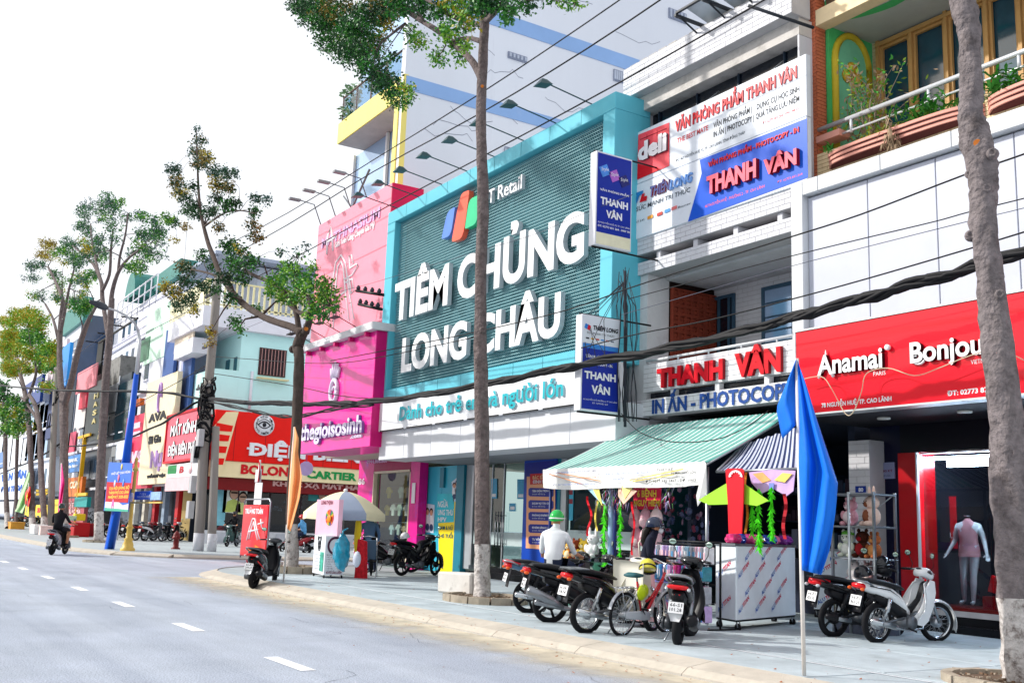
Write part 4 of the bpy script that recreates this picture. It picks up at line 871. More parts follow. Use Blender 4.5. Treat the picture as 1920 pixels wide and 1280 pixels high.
for k,(px,py,s_,rz)in enumerate(((1873,1139,.34,0),(1876,1107,.3,.5))):
 q=P(px,py,Y=YC+.4);m=MB();m.obox((q.x,YC+.4,(zsill+.02+s_*.28)if k==0 else zsill+.02+.2+.17),s_,s_,.2 if k==0 else .26,MX.Rotation(rz,3,'Z')@MX.Rotation(.0 if k==0 else .25,3,'Y'));tag(m.build('gift_box',M('bright_red_card','#f01a20',.35)),['lower flat red box on the sill of the lingerie window','tilted red box lying on top of the flat red box'][k],'box','red boxes in the lingerie window')
rm=thing('stationery_interior','dark shelves and wall inside the stationery shop beneath the awning','shelving',(-15,19,0))
m=MB();x0_,x1_=tx0+.0,-12.9
m.box(x0_-.02,15.7,PZ,x0_+.1,19.6,3.6);m.box(x0_,19.6,PZ,x1_,19.8,3.8);m.box(x1_,YQ+.3,PZ,x1_+.15,19.7,3.8);m.box(x0_,14.6,3.72,x1_+.15,19.7,3.82);m.build('wall',M('interior_navy','#20283a',.8),rm)
for k in range(4):slabw('shelf',M('shelf_dark','#2c3242',.6),rm,x0_+.6,x1_-.3,.7+k*.6,.73+k*.6,17.8,.5)
m=MB();random.seed(5)
for k in range(4):
 x=x0_+.65
 while x<x1_-.4:
  w_=random.uniform(.06,.22);h=random.uniform(.12,.42)
  if random.random()<.88:m.box(x,17.82+random.uniform(0,.1),.732+k*.6,x+w_-.015,18.2,.732+k*.6+h,random.randint(0,5))
  x+=w_
m.build('shelf_goods',[M('goods%d'%i,c,.6)for i,c in enumerate(('#3a3f58','#5b4a6a','#2f4a66','#6a6f86','#43303f','#8a8fa6'))],rm,kind='stuff')
slabw('counter',M('counter_navy','#1a2336',.4),rm,x0_+1.6,x1_-.6,PZ,1.15,15.9,.6,.01)
m=MB();m.tube([P(1231,990,Y=15.2)+V((0,0,-1)),P(1231,880,Y=15.2)+V((0,0,1))],.03,8);m.build('post',M('dark_steel','#2b3038'),rm)
YO=14.35
oh=thing('orange_house','house with orange brick pillar, green balcony wall and cream tiled parapet above the lingerie shop','building',(-10,YO,0))
BR=M('orange_brick','#c9714f',.7,var=.18,scale=5);BRG=M('brick_joint','#9b5a44',.9)
CT=M('cream_tile','#ecd5ab',.6,var=.1,scale=4);CTG=M('cream_joint','#b99a70',.9)
bx0_=P(1518,150,Y=YO).x;bx1_=P(1530,150,Y=YO).x;bzb=P(1525,330,Y=YO).z
tiled('brick_pillar',oh,bx0_,bx1_,bzb-.1,13.2,YO,.26,BR,.2,.07,grout=BRG)
m=MB();z=bzb;r=0
while z<12.6:
 y=YO+.02-(.1 if r%2 else 0)
 while y<YO+.25:
  m.box(bx1_,max(y,YO+.004),z,bx1_+.012,min(y+.19,YO+.26),z+.058);y+=.2
 z+=.07;r+=1
m.build('brick_skin',BR,oh,kind='stuff')
ox1=-3.0
pz0=P(1560,322,Y=YO).z;pz1=P(1545,265,Y=YO).z
pz0=min(pz0,azt+.35)
def arc(x):return pz0-.0
tiled('parapet',oh,bx1_+.014,ox1,azt+.2,pz1-.22,YO-.02,.25,CT,.24,.075,grout=CTG)
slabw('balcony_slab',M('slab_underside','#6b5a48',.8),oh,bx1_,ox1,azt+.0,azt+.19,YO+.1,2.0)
PINKP=M('planter_pink','#dc9c8c',.6,var=.08);PLD=M('planter_groove','#5d2b2b',.7)
pz2=P(1560,283,Y=YO-.3).z
for(xa,xb)in((bx1_+.3,bx1_+3.4),(bx1_+3.45,bx1_+6.6)):
 for k in range(3):
  m=MB();n_=24;vs=[]
  zt_=pz2-k*.07;zb_=zt_-.05;off=.02*k
  for i in range(n_+1):
   x=xa+(xb-xa)*i/n_;t=i/n_;bulge=.34*math.sqrt(max(0,1-(2*t-1)**4));y=YO-.03-bulge*(1-.12*k)
   vs+=[(x,y,zb_),(x,y,zt_),(x,YO-.022,zt_),(x,YO-.022,zb_)]
  m.add(vs,[(a+j,a+4+j,a+4+(j+1)%4,a+(j+1)%4)for a in range(0,4*n_,4)for j in range(4)]);m.build('planter',PINKP if k!=1 else PINKP,oh)
  m=MB();vs=[]
  for i in range(n_+1):
   x=xa+.02+(xb-xa-.04)*i/n_;t=i/n_;bulge=.34*math.sqrt(max(0,1-(2*t-1)**4));y=YO-.03-bulge*(1-.12*k)+.03
   vs+=[(x,y,zb_-.02),(x,y,zb_),(x,YO-.022,zb_),(x,YO-.022,zb_-.02)]
  m.add(vs,[(a+j,a+4+j,a+4+(j+1)%4,a+(j+1)%4)for a in range(0,4*n_,4)for j in range(4)]);m.build('planter_groove',PLD,oh)
slabw('parapet_cap',PINKP,oh,bx1_+.014,bx1_+.55,pz1+.0,pz1+.12,YO-.04,.3)
rzt=P(1537,241,Y=YO).z
m=MB();m.tube([(bx1_,YO+.05,rzt),(ox1,YO+.05,rzt)],.045,8);m.tube([(bx1_,YO+.05,rzt-.24),(ox1,YO+.05,rzt-.24)],.022,8);[m.tube([(bx1_+.75+k*1.6,YO+.05,pz1),(bx1_+.75+k*1.6,YO+.05,rzt)],.03,8)for k in range(4)];m.build('hand_rail',M('rail_silver','#c9ccd2',.35,metal=.3),oh)
YI=15.85
GRN=M('green_plaster','#4db96c',.7,var=.12,stain=(1.2,.58,'#7ed0a0',.5))
czz=11.6
m=MB();m.box(bx1_+.013,YO+.27,azt+.2,bx1_+.1,YI,12.6);m.build('green_wall',GRN,oh)
ya,yb=YO+.38,YI-.16;az0=azt+.3;azm=P(1570,120,X=bx1_+.1).z-.1;yc=(ya+yb)/2;rr=(yb-ya)/2
az=P(1550,108,X=bx1_+.1).z
pts=[(bx1_+.13,ya,az0),(bx1_+.13,ya,az)]+[(bx1_+.13,yc-rr*cos(t*pi/12),az+rr*1.25*sin(t*pi/12))for t in range(13)]+[(bx1_+.13,yb,az),(bx1_+.13,yb,az0)]
m=MB();m.tube(pts,.07,6);m.build('arch_moulding',M('mustard_moulding','#c9b02f',.6),oh)
m=MB();m.prism([(p[1],p[2])for p in pts][::1],(bx1_+.101,0,0),(0,1,0),(0,0,1),.02);m.build('arch_niche',M('mint_niche','#7fd1a8',.7,var=.1),oh)
zcl=P(1580,140,X=bx1_+.1).z;m=MB()
for dy,dz in((0,.17),(-.15,-.02),(.15,-.02)):m.lathe([(0,0),(.14,0),(.11,.05),(0,.06)],(bx1_+.125,yc+dy,zcl+dz),14,'x')
m.box(bx1_+.125,yc-.04,zcl-.34,bx1_+.17,yc+.04,zcl-.05);m.build('clover_relief',M('mustard_relief','#d8a92c',.5),oh)
xw0=P(1646,100,Y=YI).x
tiled('back_wall',oh,bx1_+.1,xw0,azt+.2,12.6,YI,.2,CT,.24,.075,grout=CTG)
ztr=P(1650,95,Y=YI).z;zbm=P(1655,82,Y=YI).z
slabw('back_wall',CT,oh,xw0,ox1,azt+.2,azt+.5,YI,.2)
zwt=P(1646,60,Y=YI).z
WGT=M('teal_window_glass','#1d4a5c',.08,spec=.9,var=.25,scale=1.5);OF=M('ochre_frame','#c69a5e',.5)
slabw('window_glass',WGT,oh,xw0,ox1,azt+.5,zwt,YI+.1,.03)
m=MB();xs_=[xw0,P(1708,100,Y=YI).x,P(1775,100,Y=YI).x,P(1850,60,Y=YI).x,P(1912,40,Y=YI).x,P(1912,40,Y=YI).x+.8,P(1912,40,Y=YI).x+1.7]
for i,xx in enumerate(xs_):m=MB();m.box(xx-.035,YI-.03,azt+.5,xx+.035,YI+.09,zbm if i%2 else zwt);m.build('window_frame',OF,oh)
for zz in(zbm,zwt):m=MB();m.box(xw0-.04,YI-.04,zz-.04,ox1,YI+.095,zz+.04);m.build('window_frame',OF,oh)
for i in range(len(xs_)-1):
 m=MB();a_,b_=xs_[i]+.04,xs_[i+1]-.04;m.box(a_,YI+.02,azt+.5,a_+.05,YI+.08,zbm-.045);m.box(b_-.05,YI+.02,azt+.5,b_,YI+.08,zbm-.045);m.box(a_+.05,YI+.02,zbm-.1,b_-.05,YI+.08,zbm-.045);m.build('casement',OF,oh)
m=MB();m.box(xw0,YI-.0,zwt+.041,ox1,YI+.2,12.6);m.build('lintel_wall',CT,oh)
ceil_z=P(1545,42,Y=YO).z
bzt2=P(1531,49,Y=YO).z
slabw('ceiling',M('ceiling_grey','#b9beb8',.8,var=.08),oh,bx1_+.1,ox1,bzt2+.05,bzt2+.15,YO+.3,YI-YO)
slabw('beam',CT,oh,bx1_+.014,ox1,bzt2,bzt2+.32,YO+.0,.29)
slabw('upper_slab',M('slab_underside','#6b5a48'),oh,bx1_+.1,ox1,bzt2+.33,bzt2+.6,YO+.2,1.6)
slabw('upper_parapet',CT,oh,bx1_+.1,ox1,bzt2+.61,bzt2+2,YO,.25)
m=MB();cc=P(1670,8,Z=bzt2+.045)
ppl=[]
for t in range(9):ppl.append((-.8+.2*t,.18*((t-4)/4)**2+.1))
for t in range(8,-1,-1):ppl.append((-.8+.2*t,.18*((t-4)/4)**2-.12+.06*abs(t-4)/4))
m.prism(ppl,(cc.x,cc.y,bzt2+.045),(1,0,0),(0,-1,0),.004);m.build('ceiling_motif',GRN,oh)
def leafy(name,label,c,n_,rx,ry,rz,L,mat,droop=.3,grp=None,cat='plant'):
 m=MB();c=V(c)
 for i in range(n_):
  p=c+V((random.gauss(0,rx*.5),random.gauss(0,ry*.5),abs(random.gauss(0,rz*.5))))
  a=random.uniform(0,2*pi);d=V((cos(a),sin(a),random.uniform(.2,1.3))).normalized();l_=L*random.uniform(.6,1.2);s_=V((-sin(a),cos(a),0))*l_*.09
  q1=p+d*l_*.55;q2=p+d*l_+V((0,0,-droop*l_))
  m.quad(p-s_*.4,q1-s_,q1+s_,p+s_*.4);m.add([q1-s_,q2,q1+s_],[(0,1,2)])
 return tag(m.build(name,mat),label,cat,grp)
LG=M('leaf_green','#3f8f35',.5,var=.45,scale=5);LY=M('leaf_yellow_green','#86a636',.5,var=.35,scale=5);LDR=M('leaf_dry','#a08a70',.8,var=.35,scale=7)
random.seed(3)
xs0=bx1_
leafy('balcony_plant','spiky green plant cluster in the pink planter left of the big trunk',(P(1740,190,Y=YO-.1).x,YO-.15,pz2),150,.55,.2,.3,.3,LG)
leafy('balcony_plant','pale yellow-green low plants along the left part of the planter',(P(1660,225,Y=YO-.1).x,YO-.15,pz2),130,.6,.16,.12,.18,LY)
leafy('balcony_plant','spiky green plant at the planter right of the big trunk',(P(1862,140,Y=YO-.1).x,YO-.15,pz2),60,.25,.15,.25,.32,LG)
leafy('balcony_plant','green plant at the right edge on the pink planter',(P(1905,125,Y=YO-.1).x,YO-.15,pz2),60,.25,.15,.3,.32,LG)
leafy('balcony_plant','small green tuft at the left corner of the balcony',(P(1566,268,Y=YO-.1).x,YO-.3,pz2),30,.1,.1,.08,.16,LG)
leafy('balcony_plant','dry straw tuft hanging over the planter front',(P(1682,262,Y=YO-.2).x,YO-.36,pz2-.4),80,.1,.06,.5,.22,LDR,droop=1.2)
sh=thing('balcony_shrub','twiggy half-dry shrub climbing in front of the green arch','plant',(P(1610,230,Y=YO+.2).x,YO+.2,pz1))
m=MB();tips=[]
for k in range(16):
 p=V((P(1615,230,Y=YO+.2).x+random.uniform(-.35,.55),YO+.2+random.uniform(-.1,.3),pz1-.05));pts=[p];d=V((random.uniform(-.6,.5),random.uniform(-.3,.3),1)).normalized()
 for i in range(6):d=(d+V((random.gauss(0,.28),random.gauss(0,.2),random.gauss(0,.12)))).normalized();p=p+d*.22;pts.append(p.copy());tips.append(p.copy())
 m.tube(pts,[.014-.002*i for i in range(7)],5)
m.build('stems',M('twig_grey','#8d8072',.8),sh,kind='stuff')
m=MB()
for p in tips:
 for k in range(5):
  c=p+V((random.gauss(0,.07),random.gauss(0,.07),random.gauss(0,.07)));d=V((random.uniform(-1,1),random.uniform(-1,1),random.uniform(-1.2,.2))).normalized()*.055;e=d.orthogonal().normalized()*.02
  m.quad(c-d,c-e,c+d,c+e,m=random.choice((0,0,1,1,2)))
m.build('foliage',[LY,LDR,LG],sh,kind='stuff')
XO=-59.5
YOf=P(388,900,X=XO).y
def sx(px,py,X=XO):q=P(px,py,X=X);return q.y,q.z
op=thing('optical_shop','corner eyewear shop with red fascia, cream name band and mint storeys above','building',(XO,YOf,0))
def sslab(name,mat,par,tl,br,X=XO,d=.1,label=None,kind=None):
 a=sx(*tl,X);b=sx(*br,X);m=MB();m.box(X-d,a[0],b[1],X,b[0],a[1]);return m.build(name,mat,par,label,kind)
def spoly(name,mat,par,pts,X=XO,d=.03):
 q=[sx(*p,X)for p in pts];m=MB();m.prism(q,(X,0,0),(0,1,0),(0,0,1),d);return m.build(name,mat,par)
RF=M('red_fascia','#f01408',.35,var=.05);CRM=M('cream_fascia','#f5e3b4',.45,var=.04);DR=M('dark_red_band2','#7c1418',.45)
MINT=M('mint_wall','#cbf8f5',.7,var=.05,scale=.5,stain=(.6,.62,'#7fc9c6',.3));MINTW=M('slab_white','#e6e6ee',.6,var=.04)
yE=36
def zS(px,py,X=XO):return P(px,py,X=X).z
z_top=zS(440,772);z_rb=zS(440,858+3);z_cb=zS(400,897);z_db=zS(400,921)
Xf=XO+1.2
def zf_(px,py):return P(px,py,X=Xf).z
yF0=P(398,850,X=Xf).y
def run(name,mat,za,zb,X,d,y0=None,y1=34,bv=.01):m=MB();m.bbox(X-d,y0 if y0 is not None else yF0,zb,X,y1,za,bv);return m.build(name,mat,op)
run('red_fascia',RF,zf_(450,771),zf_(410,862),Xf,.5)
for k in range(8):yy=yF0+1.8*k+1.2;m=MB();m.box(Xf+.001,yy-.012,zf_(410,862)+.01,Xf+.006,yy+.012,zf_(450,771)-.01);m.build('fascia_seam',DR,op)
run('cream_fascia',CRM,zf_(410,862)-.01,zf_(410,893),Xf-.08,.4)
run('dark_red_band',DR,zf_(410,893)-.01,zf_(410,917),Xf-.35,.3)
run('soffit',M('soffit_dark2','#4a3434',.8),zf_(410,917)+.3,zf_(410,917)+.25,Xf-.4,1.6)
ybar=P(398,850,X=Xf+.02).y
q=[P(*p,X=Xf+.02)for p in((398,893),(413,893),(447,772),(424,772),(400,800))]
m=MB();m.prism([(p.y,p.z)for p in q][::-1]if 0 else[(p.y,p.z)for p in q],(Xf+.01,0,0),(0,1,0),(0,0,1),.06);m.build('cream_end',CRM,op)
for(a_,b_,c_,d_)in(((403,807),(434,809),(437,798),(406,792)),((401,826),(428,827),(431,816),(404,813)),((400,848),(423,849),(426,837),(402,835)),((399,870),(418,871),(421,859),(401,858))):
 q=[P(*p,X=Xf+.08)for p in(a_,b_,c_,d_)];m=MB();m.prism([(p.y,p.z)for p in q],(Xf+.075,0,0),(0,1,0),(0,0,1),.02);m.build('red_bar',RF,op)
stext('ĐIỆN BIÊN',(463,852),(674,861),(463,829),Xf,WHITE2,op,depth=.12,bold=.04,letters=1)
stext('BOLON',(451,887),(541,890),(451,870),Xf-.08,RED,op,depth=.04,bold=.04,letters=1)
stext('CARTIER',(574,895),(668,898),(574,881),Xf-.08,M('green_print','#12954a',.4),op,depth=.04,bold=.04,letters=1)
stext('KHÚC XẠ MẮT HÀNH',(511,910),(700,915),(511,901),Xf-.35,M('letter_pinkgrey','#c79a98',.5),op,depth=.04,bold=.05,letters=1)
c=P(495,797,X=Xf+.02);R0=19.5/ppm(c)
m=MB();m.lathe([(0,0),(R0,0),(R0,.06),(0,.06)],c,28,'x');e_=m.build('round_emblem',WHITE2,op)
m=MB()
def eye(f):return[c+V((.07,R0*a,R0*b))for a,b in f]
m.tube(eye([(-.62+1.24*t/12,.34*sin(pi*t/12))for t in range(13)]),.04,5);m.tube(eye([(-.62+1.24*t/12,-.3*sin(pi*t/12))for t in range(13)]),.03,5);m.ball(c+V((.08,0,.02)),.05,R0*.2,R0*.22,12)
m.tube(eye([(-.6+1.2*t/8,.28+.3*sin(pi*t/8))for t in range(9)]),.02,5);m.build('eye_mark',PB,op,kind='stuff')
for k,ch in enumerate('MẮT KÍNH ĐIỆN'):
 a=pi-(k+.5)*pi/13;text(ch,c+V((.07,R0*.78*cos(a)-.04,R0*.78*sin(a)-.04)),(0,1,0),.1,.12,PB,op,depth=.003,bold=.02)if ch!=' ' else 0
for k,ch in enumerate('TRAO NIỀM TIN'):
 a=pi+(k+.5)*pi/13;text(ch,c+V((.07,R0*.8*cos(a)-.04,R0*.8*sin(a)-.06)),(0,1,0),.1,.12,PB,op,depth=.003,bold=.02)if ch!=' ' else 0
m=MB();m.box(XO-.3,YOf,PZ,XO-.05,34,.85);m.build('low_wall',M('low_wall_white','#d9dbe0',.5),op)
for k in range(7):yy=YOf+.3+k*2.0;m=MB();m.box(XO-.045,yy,.2,XO-.03,yy+1.4,.75);m.build('wall_panel',M('low_wall_panel','#c3c7cf',.5),op)
m=MB();m.box(XO-.1,YOf,.85,XO-.06,34,3.4);m.build('window_glass',GL('dark_shop_glass','#b9c4cc'),op)
m=MB();m.box(XO-3.1,YOf+.1,PZ,XO-3,34,3.6);m.box(XO-3,33.9,PZ,XO-.1,34,3.6);m.build('interior_wall',M('optic_interior','#1d2430',.8),op)
for k in range(8):yy=YOf+k*1.9;m=MB();m.box(XO-.08,yy-.04,.85,XO-.02,yy+.04,3.4);m.build('mullion',M('mullion_dark','#3a2a30',.5),op)
POS=M('poster_mint_white','#bfe0d8',.4,var=.1,scale=3)
for(pa,pb_,cc_)in(((398,912),(421,985),'#7fbfcf'),((421,910),(461,962),'#dfe8e0'),((580,915),(620,940),'#3f9a9a')):
 a=sx(*pa);b=sx(*pb_);m=MB();m.box(XO-.055,a[0],b[1],XO-.04,b[0],a[1]);pz=m.build('window_poster',M('poster'+cc_,cc_,.4,var=.2,scale=2),op)
def figure_print(px,py,s_,shirt):
 m=MB();y,z=sx(px,py);u_=s_/33
 m.prism([(y+u_*11*cos(t*pi/6),z-u_*2+u_*14*sin(t*pi/6))for t in range(12)],(XO-.038,0,0),(0,1,0),(0,0,1),.003,0)
 m.prism([(y+u_*9*cos(t*pi/6),z-u_*4+u_*11*sin(t*pi/6))for t in range(12)],(XO-.034,0,0),(0,1,0),(0,0,1),.003,1)
 m.prism([(y-u_*17,z-u_*42),(y+u_*17,z-u_*42),(y+u_*14,z-u_*20),(y,z-u_*14),(y-u_*14,z-u_*20)],(XO-.036,0,0),(0,1,0),(0,0,1),.003,2)
 m.box(XO-.03,y-u_*7,z-u_*3,XO-.028,y+u_*7,z+u_*.5,0)
 m.build('portrait_print',[M('print_hair','#241a18'),M('print_skin2','#cfa890',.5),M('shirt'+shirt,shirt,.5)],op)
figure_print(440,922,.9,'#b9c96a');figure_print(456,930,.8,'#d6dc8e');figure_print(604,926,.7,'#1c4a50')
for k in range(9):
 y,z=sx(470+k*14,985,XO-1.2);m=MB();m.bbox(XO-1.6,y,PZ,XO-1.1,y+1.1,1.05,.01);m.box(XO-1.1+.002,y+.1,.3,XO-1.09,y+1.0,.95,1)
 tag(m.build('display_cabinet',[M('cabinet_teal','#3c5f66',.4),M('cabinet_light','#a9c9cc',.3)]),('first','second','third','fourth','fifth','sixth','seventh','eighth','ninth')[k]+' glass-topped cabinet from the left inside the eyewear shop','cabinet','display cabinets of the eyewear shop')
m=MB()
for k in range(40):y,z=sx(random.uniform(465,640),random.uniform(935,965),XO-1.3);m.box(XO-1.4,y,z,XO-1.35,y+.25,z+.16,k%3)
m.build('small_displays',[M('goods_red','#a83240'),M('goods_grey','#9aa4a8'),M('goods_white','#d5dadc')],op,kind='stuff')
zm0=P(400,770,X=XO).z;zm1=zS(500,640)
yc1=P(452,650,X=XO).y
m=MB();m.box(XO-12,yc1,zm0-.2,XO,40,P(452,620,X=XO).z);m.build('upper_wall',MINT,op)
zbw=P(402,690,X=XO).z
m=MB();m.box(XO-.15,YOf-.2,zm0-.2,XO-.001,yc1-.003,zbw);m.box(XO-7.0,YOf-.2,zm0-.2,XO-.16,YOf-.05,zbw);m.build('balcony_wall',MINT,op)
m=MB();m.box(XO-7,YOf-.1,zm0-.3,XO-.2,yc1,zm0-.21);m.build('balcony_floor',MINTW,op)
m=MB();m.box(XO-7.1,YOf-.2,zm0,XO-7,26,P(452,620,X=XO).z);m.build('party_wall',M('mint_wall_b','#a9efec',.7),op)
for(a_,b_)in(((421,665),(432,697)),):pass
m=MB();yy=yc1-.02
for xa,xb in((XO-2.6,XO-1.9),(XO-1.0,XO-.5)):m.box(xa,yy-.03,zbw-1.6,xb,yy+.01,zbw+.9)
m.build('door',M('door_teal','#2f6f7c',.4),op,kind='stuff')
wy0,wz1=sx(487,651);wy1,wz0=sx(534,708)
m=MB();m.box(XO+.002,wy0,wz0,XO+.02,wy1,wz1);wn=m.build('window',M('window_dark_brown','#2f2228',.3),op)
m=MB();t_=.09
for(a0,a1,b0,b1)in((wy0,wy1,wz1-t_,wz1),(wy0,wy1,wz0,wz0+t_),(wy0,wy0+t_,wz0+t_,wz1-t_),(wy1-t_,wy1,wz0+t_,wz1-t_)):m.box(XO+.021,a0,b0,XO+.05,a1,b1)
m.build('window_frame',M('frame_brown','#4c3434',.5),wn)
for k in range(8):y=wy0+(wy1-wy0)*(k+.7)/8.4;m=MB();m.box(XO+.09,y-.02,wz0+.05,XO+.12,y+.02,wz1-.05);m.build('window_bar',M('bar_rose','#b98a84',.5),wn)
m=MB();m.box(XO+.08,wy0-.1,wz0-.25,XO+.5,wy1+.1,wz0-.17);m.build('sill_shelf',M('shelf_cream','#e3d9a5',.5),wn)
ry=P(472,700,X=XO).y;m=MB();m.tube([(XO+.08,ry,zm0-.2),(XO+.08,ry,zbw+.05)],.09,8);m.build('drain_pipe',MINTW,op)
zs0=P(452,621,X=XO).z;zs1_=P(452,598,X=XO+.8).z
m=MB();m.box(XO-7.2,YOf-1.2,zs0,XO+.5,40,zs0+1.15);m.build('floor_slab',MINTW,op)
m=MB();zr0=zs0+1.16;zr1=zr0+1.6
CR=M('rail_cream','#efe6b2',.5)
y=YOf-1.1;k=0
rp=0
bars=[]
m=MB();m.box(XO+.38,YOf-1.15,zr1-.09,XO+.48,40,zr1);m.box(XO+.38,YOf-1.15,zr0+.12,XO+.46,40,zr0+.2);m.build('top_rail',CR,op,kind='stuff')
while y<39:
 m=MB();w_=.11 if k%12 else .22;m.box(XO+.40,y,zr0,XO+.46,y+w_,zr1-.095);m.build('baluster',CR,op);y+=.34;k+=1
m=MB();y=XO-7.1
m.box(XO-7.2,YOf-1.2,zr0,XO+.3,YOf-1.1,zr0+1.5);m.build('parapet',M('parapet_cream','#f3ebc4',.6),op)
m=MB();m.box(XO-7.2,YOf+2.4,zr0,XO-1.4,40,zr0+3.2);m.build('upper_storey',M('upper_grey','#b3bdcc',.7),op)
m=MB();m.box(XO-8,YOf-.6,zr0+3.3,XO-.2,40,zr0+3.5);[m.tube([(XO-.5,YOf-.4+k*4,zr0),(XO-.5,YOf-.4+k*4,zr0+3.3)],.06,6)for k in range(5)];m.build('roof_canopy',M('roof_slate','#a3adc0',.5),op,kind='stuff')
m=MB();m.box(XO-7.0,YOf+4,PZ,XO-3.2,34,zm0-.2);m.box(XO-7.0,YOf-.1,3.6,XO-.2,34,zm0-.31);m.build('wall',M('interior_block','#4a4450',.8),op)
YF2=YOf-.2
sb=thing('corner_shop_sign','square red framed sign with black-edged white Vietnamese letters on the corner eyewear shop','sign',(XO-3,YF2,6))
def frect(name,mat,par,tl,br,Y,d=.1,bv=0,label=None):
 a=P(*tl,Y=Y);b=P(*br,Y=Y);m=MB();(m.bbox if bv else m.box)(a.x,Y,b.z,b.x,Y+d,a.z,*([bv]if bv else[]));return m.build(name,mat,par,label)
YG_=YF2-1.0
frect('panel',M('rose_sign','#f2687a',.4),sb,(316,783),(372,857),YG_,.4)
a=P(316,783,Y=YG_);b=P(372,857,Y=YG_)
m=MB();t_=.13;m.box(a.x-t_,YG_-.08,b.z-t_,a.x,YG_+.42,a.z+t_);m.box(b.x,YG_-.08,b.z-t_,b.x+t_,YG_+.42,a.z+t_);m.box(a.x,YG_-.08,a.z,b.x,YG_+.42,a.z+t_);m.box(a.x,YG_-.08,b.z-t_,b.x,YG_+.42,b.z);m.build('frame',M('frame_red','#cf1228',.4),sb)
ptext('MẮT KÍNH',(321,818),(369,807),(321,799),YG_,WHITE2,sb,depth=.06,bold=.03,letters=1,side=BLACK)
ptext('ĐIỆN BIÊN PHỦ',(316,855),(369,846),(316,836),YG_,WHITE2,sb,depth=.06,bold=.03,letters=1,side=BLACK)
sb2=thing('corner_lower_sign','faded white and pink sign sheet below the square red corner sign','sign',(XO-3,YF2,4))
frect('panel',WHITE2,sb2,(315,872),(371,891),YG_,.2);frect('panel',M('faded_pink','#f3c3c8',.5,var=.1),sb2,(311,895),(366,918),YG_+.02,.2)
frect('green_mark',M('green_print','#12954a'),sb2,(316,888),(330,874),YG_-.02,.02)if 0 else None
a=P(316,873,Y=YG_);b=P(330,887,Y=YG_);m=MB();m.box(a.x,YG_-.02,b.z,b.x,YG_,a.z);m.build('green_mark',M('green_print','#12954a'),sb2)
c=P(357,878,Y=YG_-.02);m=MB();m.lathe([(0,0),(.3,0),(.3,.02),(0,.02)],c,16,'y');m.build('round_mark',M('faded_pink','#f3c3c8'),sb2)
ptext('B',(336,886),(344,885),(336,874),YG_,M('frame_red','#cf1228'),sb2,depth=.01,bold=.05,shear=.3)
fb=thing('shutter_front','yellowish folding shutters and red posts of the row left of the corner shop','shopfront',(XO-6,YF2+.5,0))
YSF=YF2+1.2
x_end=P(372,960,Y=YSF).x
for k in range(7):m=MB();xx=x_end-1.0-k*.42;m.add([(xx,YSF,PZ),(xx+.21,YSF-.12,PZ),(xx+.4,YSF,PZ),(xx+.4,YSF+.05,PZ),(xx,YSF+.05,PZ),(xx,YSF,3.3),(xx+.21,YSF-.12,3.3),(xx+.4,YSF,3.3),(xx+.4,YSF+.05,3.3),(xx,YSF+.05,3.3)],[(0,1,6,5),(1,2,7,6),(2,3,8,7),(4,0,5,9)]);m.build('shutter_leaf',M('shutter_yellow','#c9b27a',.5,var=.08),fb)
for px,c_ in((330,'#c4202c'),(287,'#c4202c'),(268,'#cfc9bb'),(250,'#d9dcd8'),(305,'#8fa3b8')):
 a=P(px,960,Y=YSF-.3);m=MB();m.box(a.x-.35,YSF-.3,PZ,a.x+.35,YSF,3.6);m.build('post',M('post'+c_,c_,.5),fb)
m=MB();m.box(-110,YSF+.3,PZ,x_end+.5,YSF+.5,4.0);m.build('dark_front',M('dark_front','#59606c',.7,var=.5,scale=.6),fb)
YH=YF2
def bld(label,px0,px1,py_top,mat,Y=YH,py_bot=None,name='shophouse',at=None):
 a=P(px0,py_top,Y=Y);b=P(px1,py_top,Y=Y);t=thing(name,label,'building',((a.x+b.x)/2,Y,0))
 zt=P((px0+px1)/2,py_top,Y=Y).z;z0=3.6
 m=MB();m.box(a.x,Y,z0,b.x,Y+14,zt);m.build('wall',mat,t)
 z=4.4;wd_=b.x-a.x
 while z<zt-2.2 and wd_>2.5:
  nw=max(1,int(wd_/2.6))
  for i in range(nw):
   if random.random()<.2:continue
   xc=a.x+wd_*(i+.5)/nw;m=MB();m.box(xc-.6,Y-.03,z,xc+.6,Y-.004,z+1.5);w_=m.build('window',M('far_window%d'%(i%2),('#2c4358','#5a7488')[i%2],.2),t)
   m=MB();m.box(xc-.68,Y-.12,z-.1,xc+.68,Y-.005,z-.003);m.build('sill',MINTW,w_)
  m=MB();m.box(a.x+.02,Y-.3,z-1.0,b.x-.02,Y-.005,z-.8);m.build('floor_ledge',MINTW,t);z+=3.3
 return t,a.x,b.x,zt
LAV=M('lavender_wall','#cdd0ea',.7,var=.06,stain=(.5,.6,'#b4b6cf',.4));GRW=M('grey_white_wall','#d3d5de',.7,var=.08,stain=(.4,.58,'#a7a9b4',.4));PGR=M('pale_green_wall','#cfeed9',.7,var=.05)
def front(t,name,mat,tl,br,Y=YH,out=.06,d=.06):a=P(*tl,Y=Y-out);b=P(*br,Y=Y-out);m=MB();m.box(a.x,Y-out,b.z,b.x,Y-out+d,a.z);return m.build(name,mat,t)
def frontb(t,name,mat,px0,px1,py,th,out=.1,d=.12):
 a=P(px0,py,Y=YH-out);b=P(px1,py,Y=YH-out);m=MB();m.box(a.x,YH-out,a.z-th,b.x,YH-out+d,a.z);return m.build(name,mat,t)
t,*_=bld('pale lavender shophouse with blue drain pipes next to the mint balcony',313,356,640,LAV)
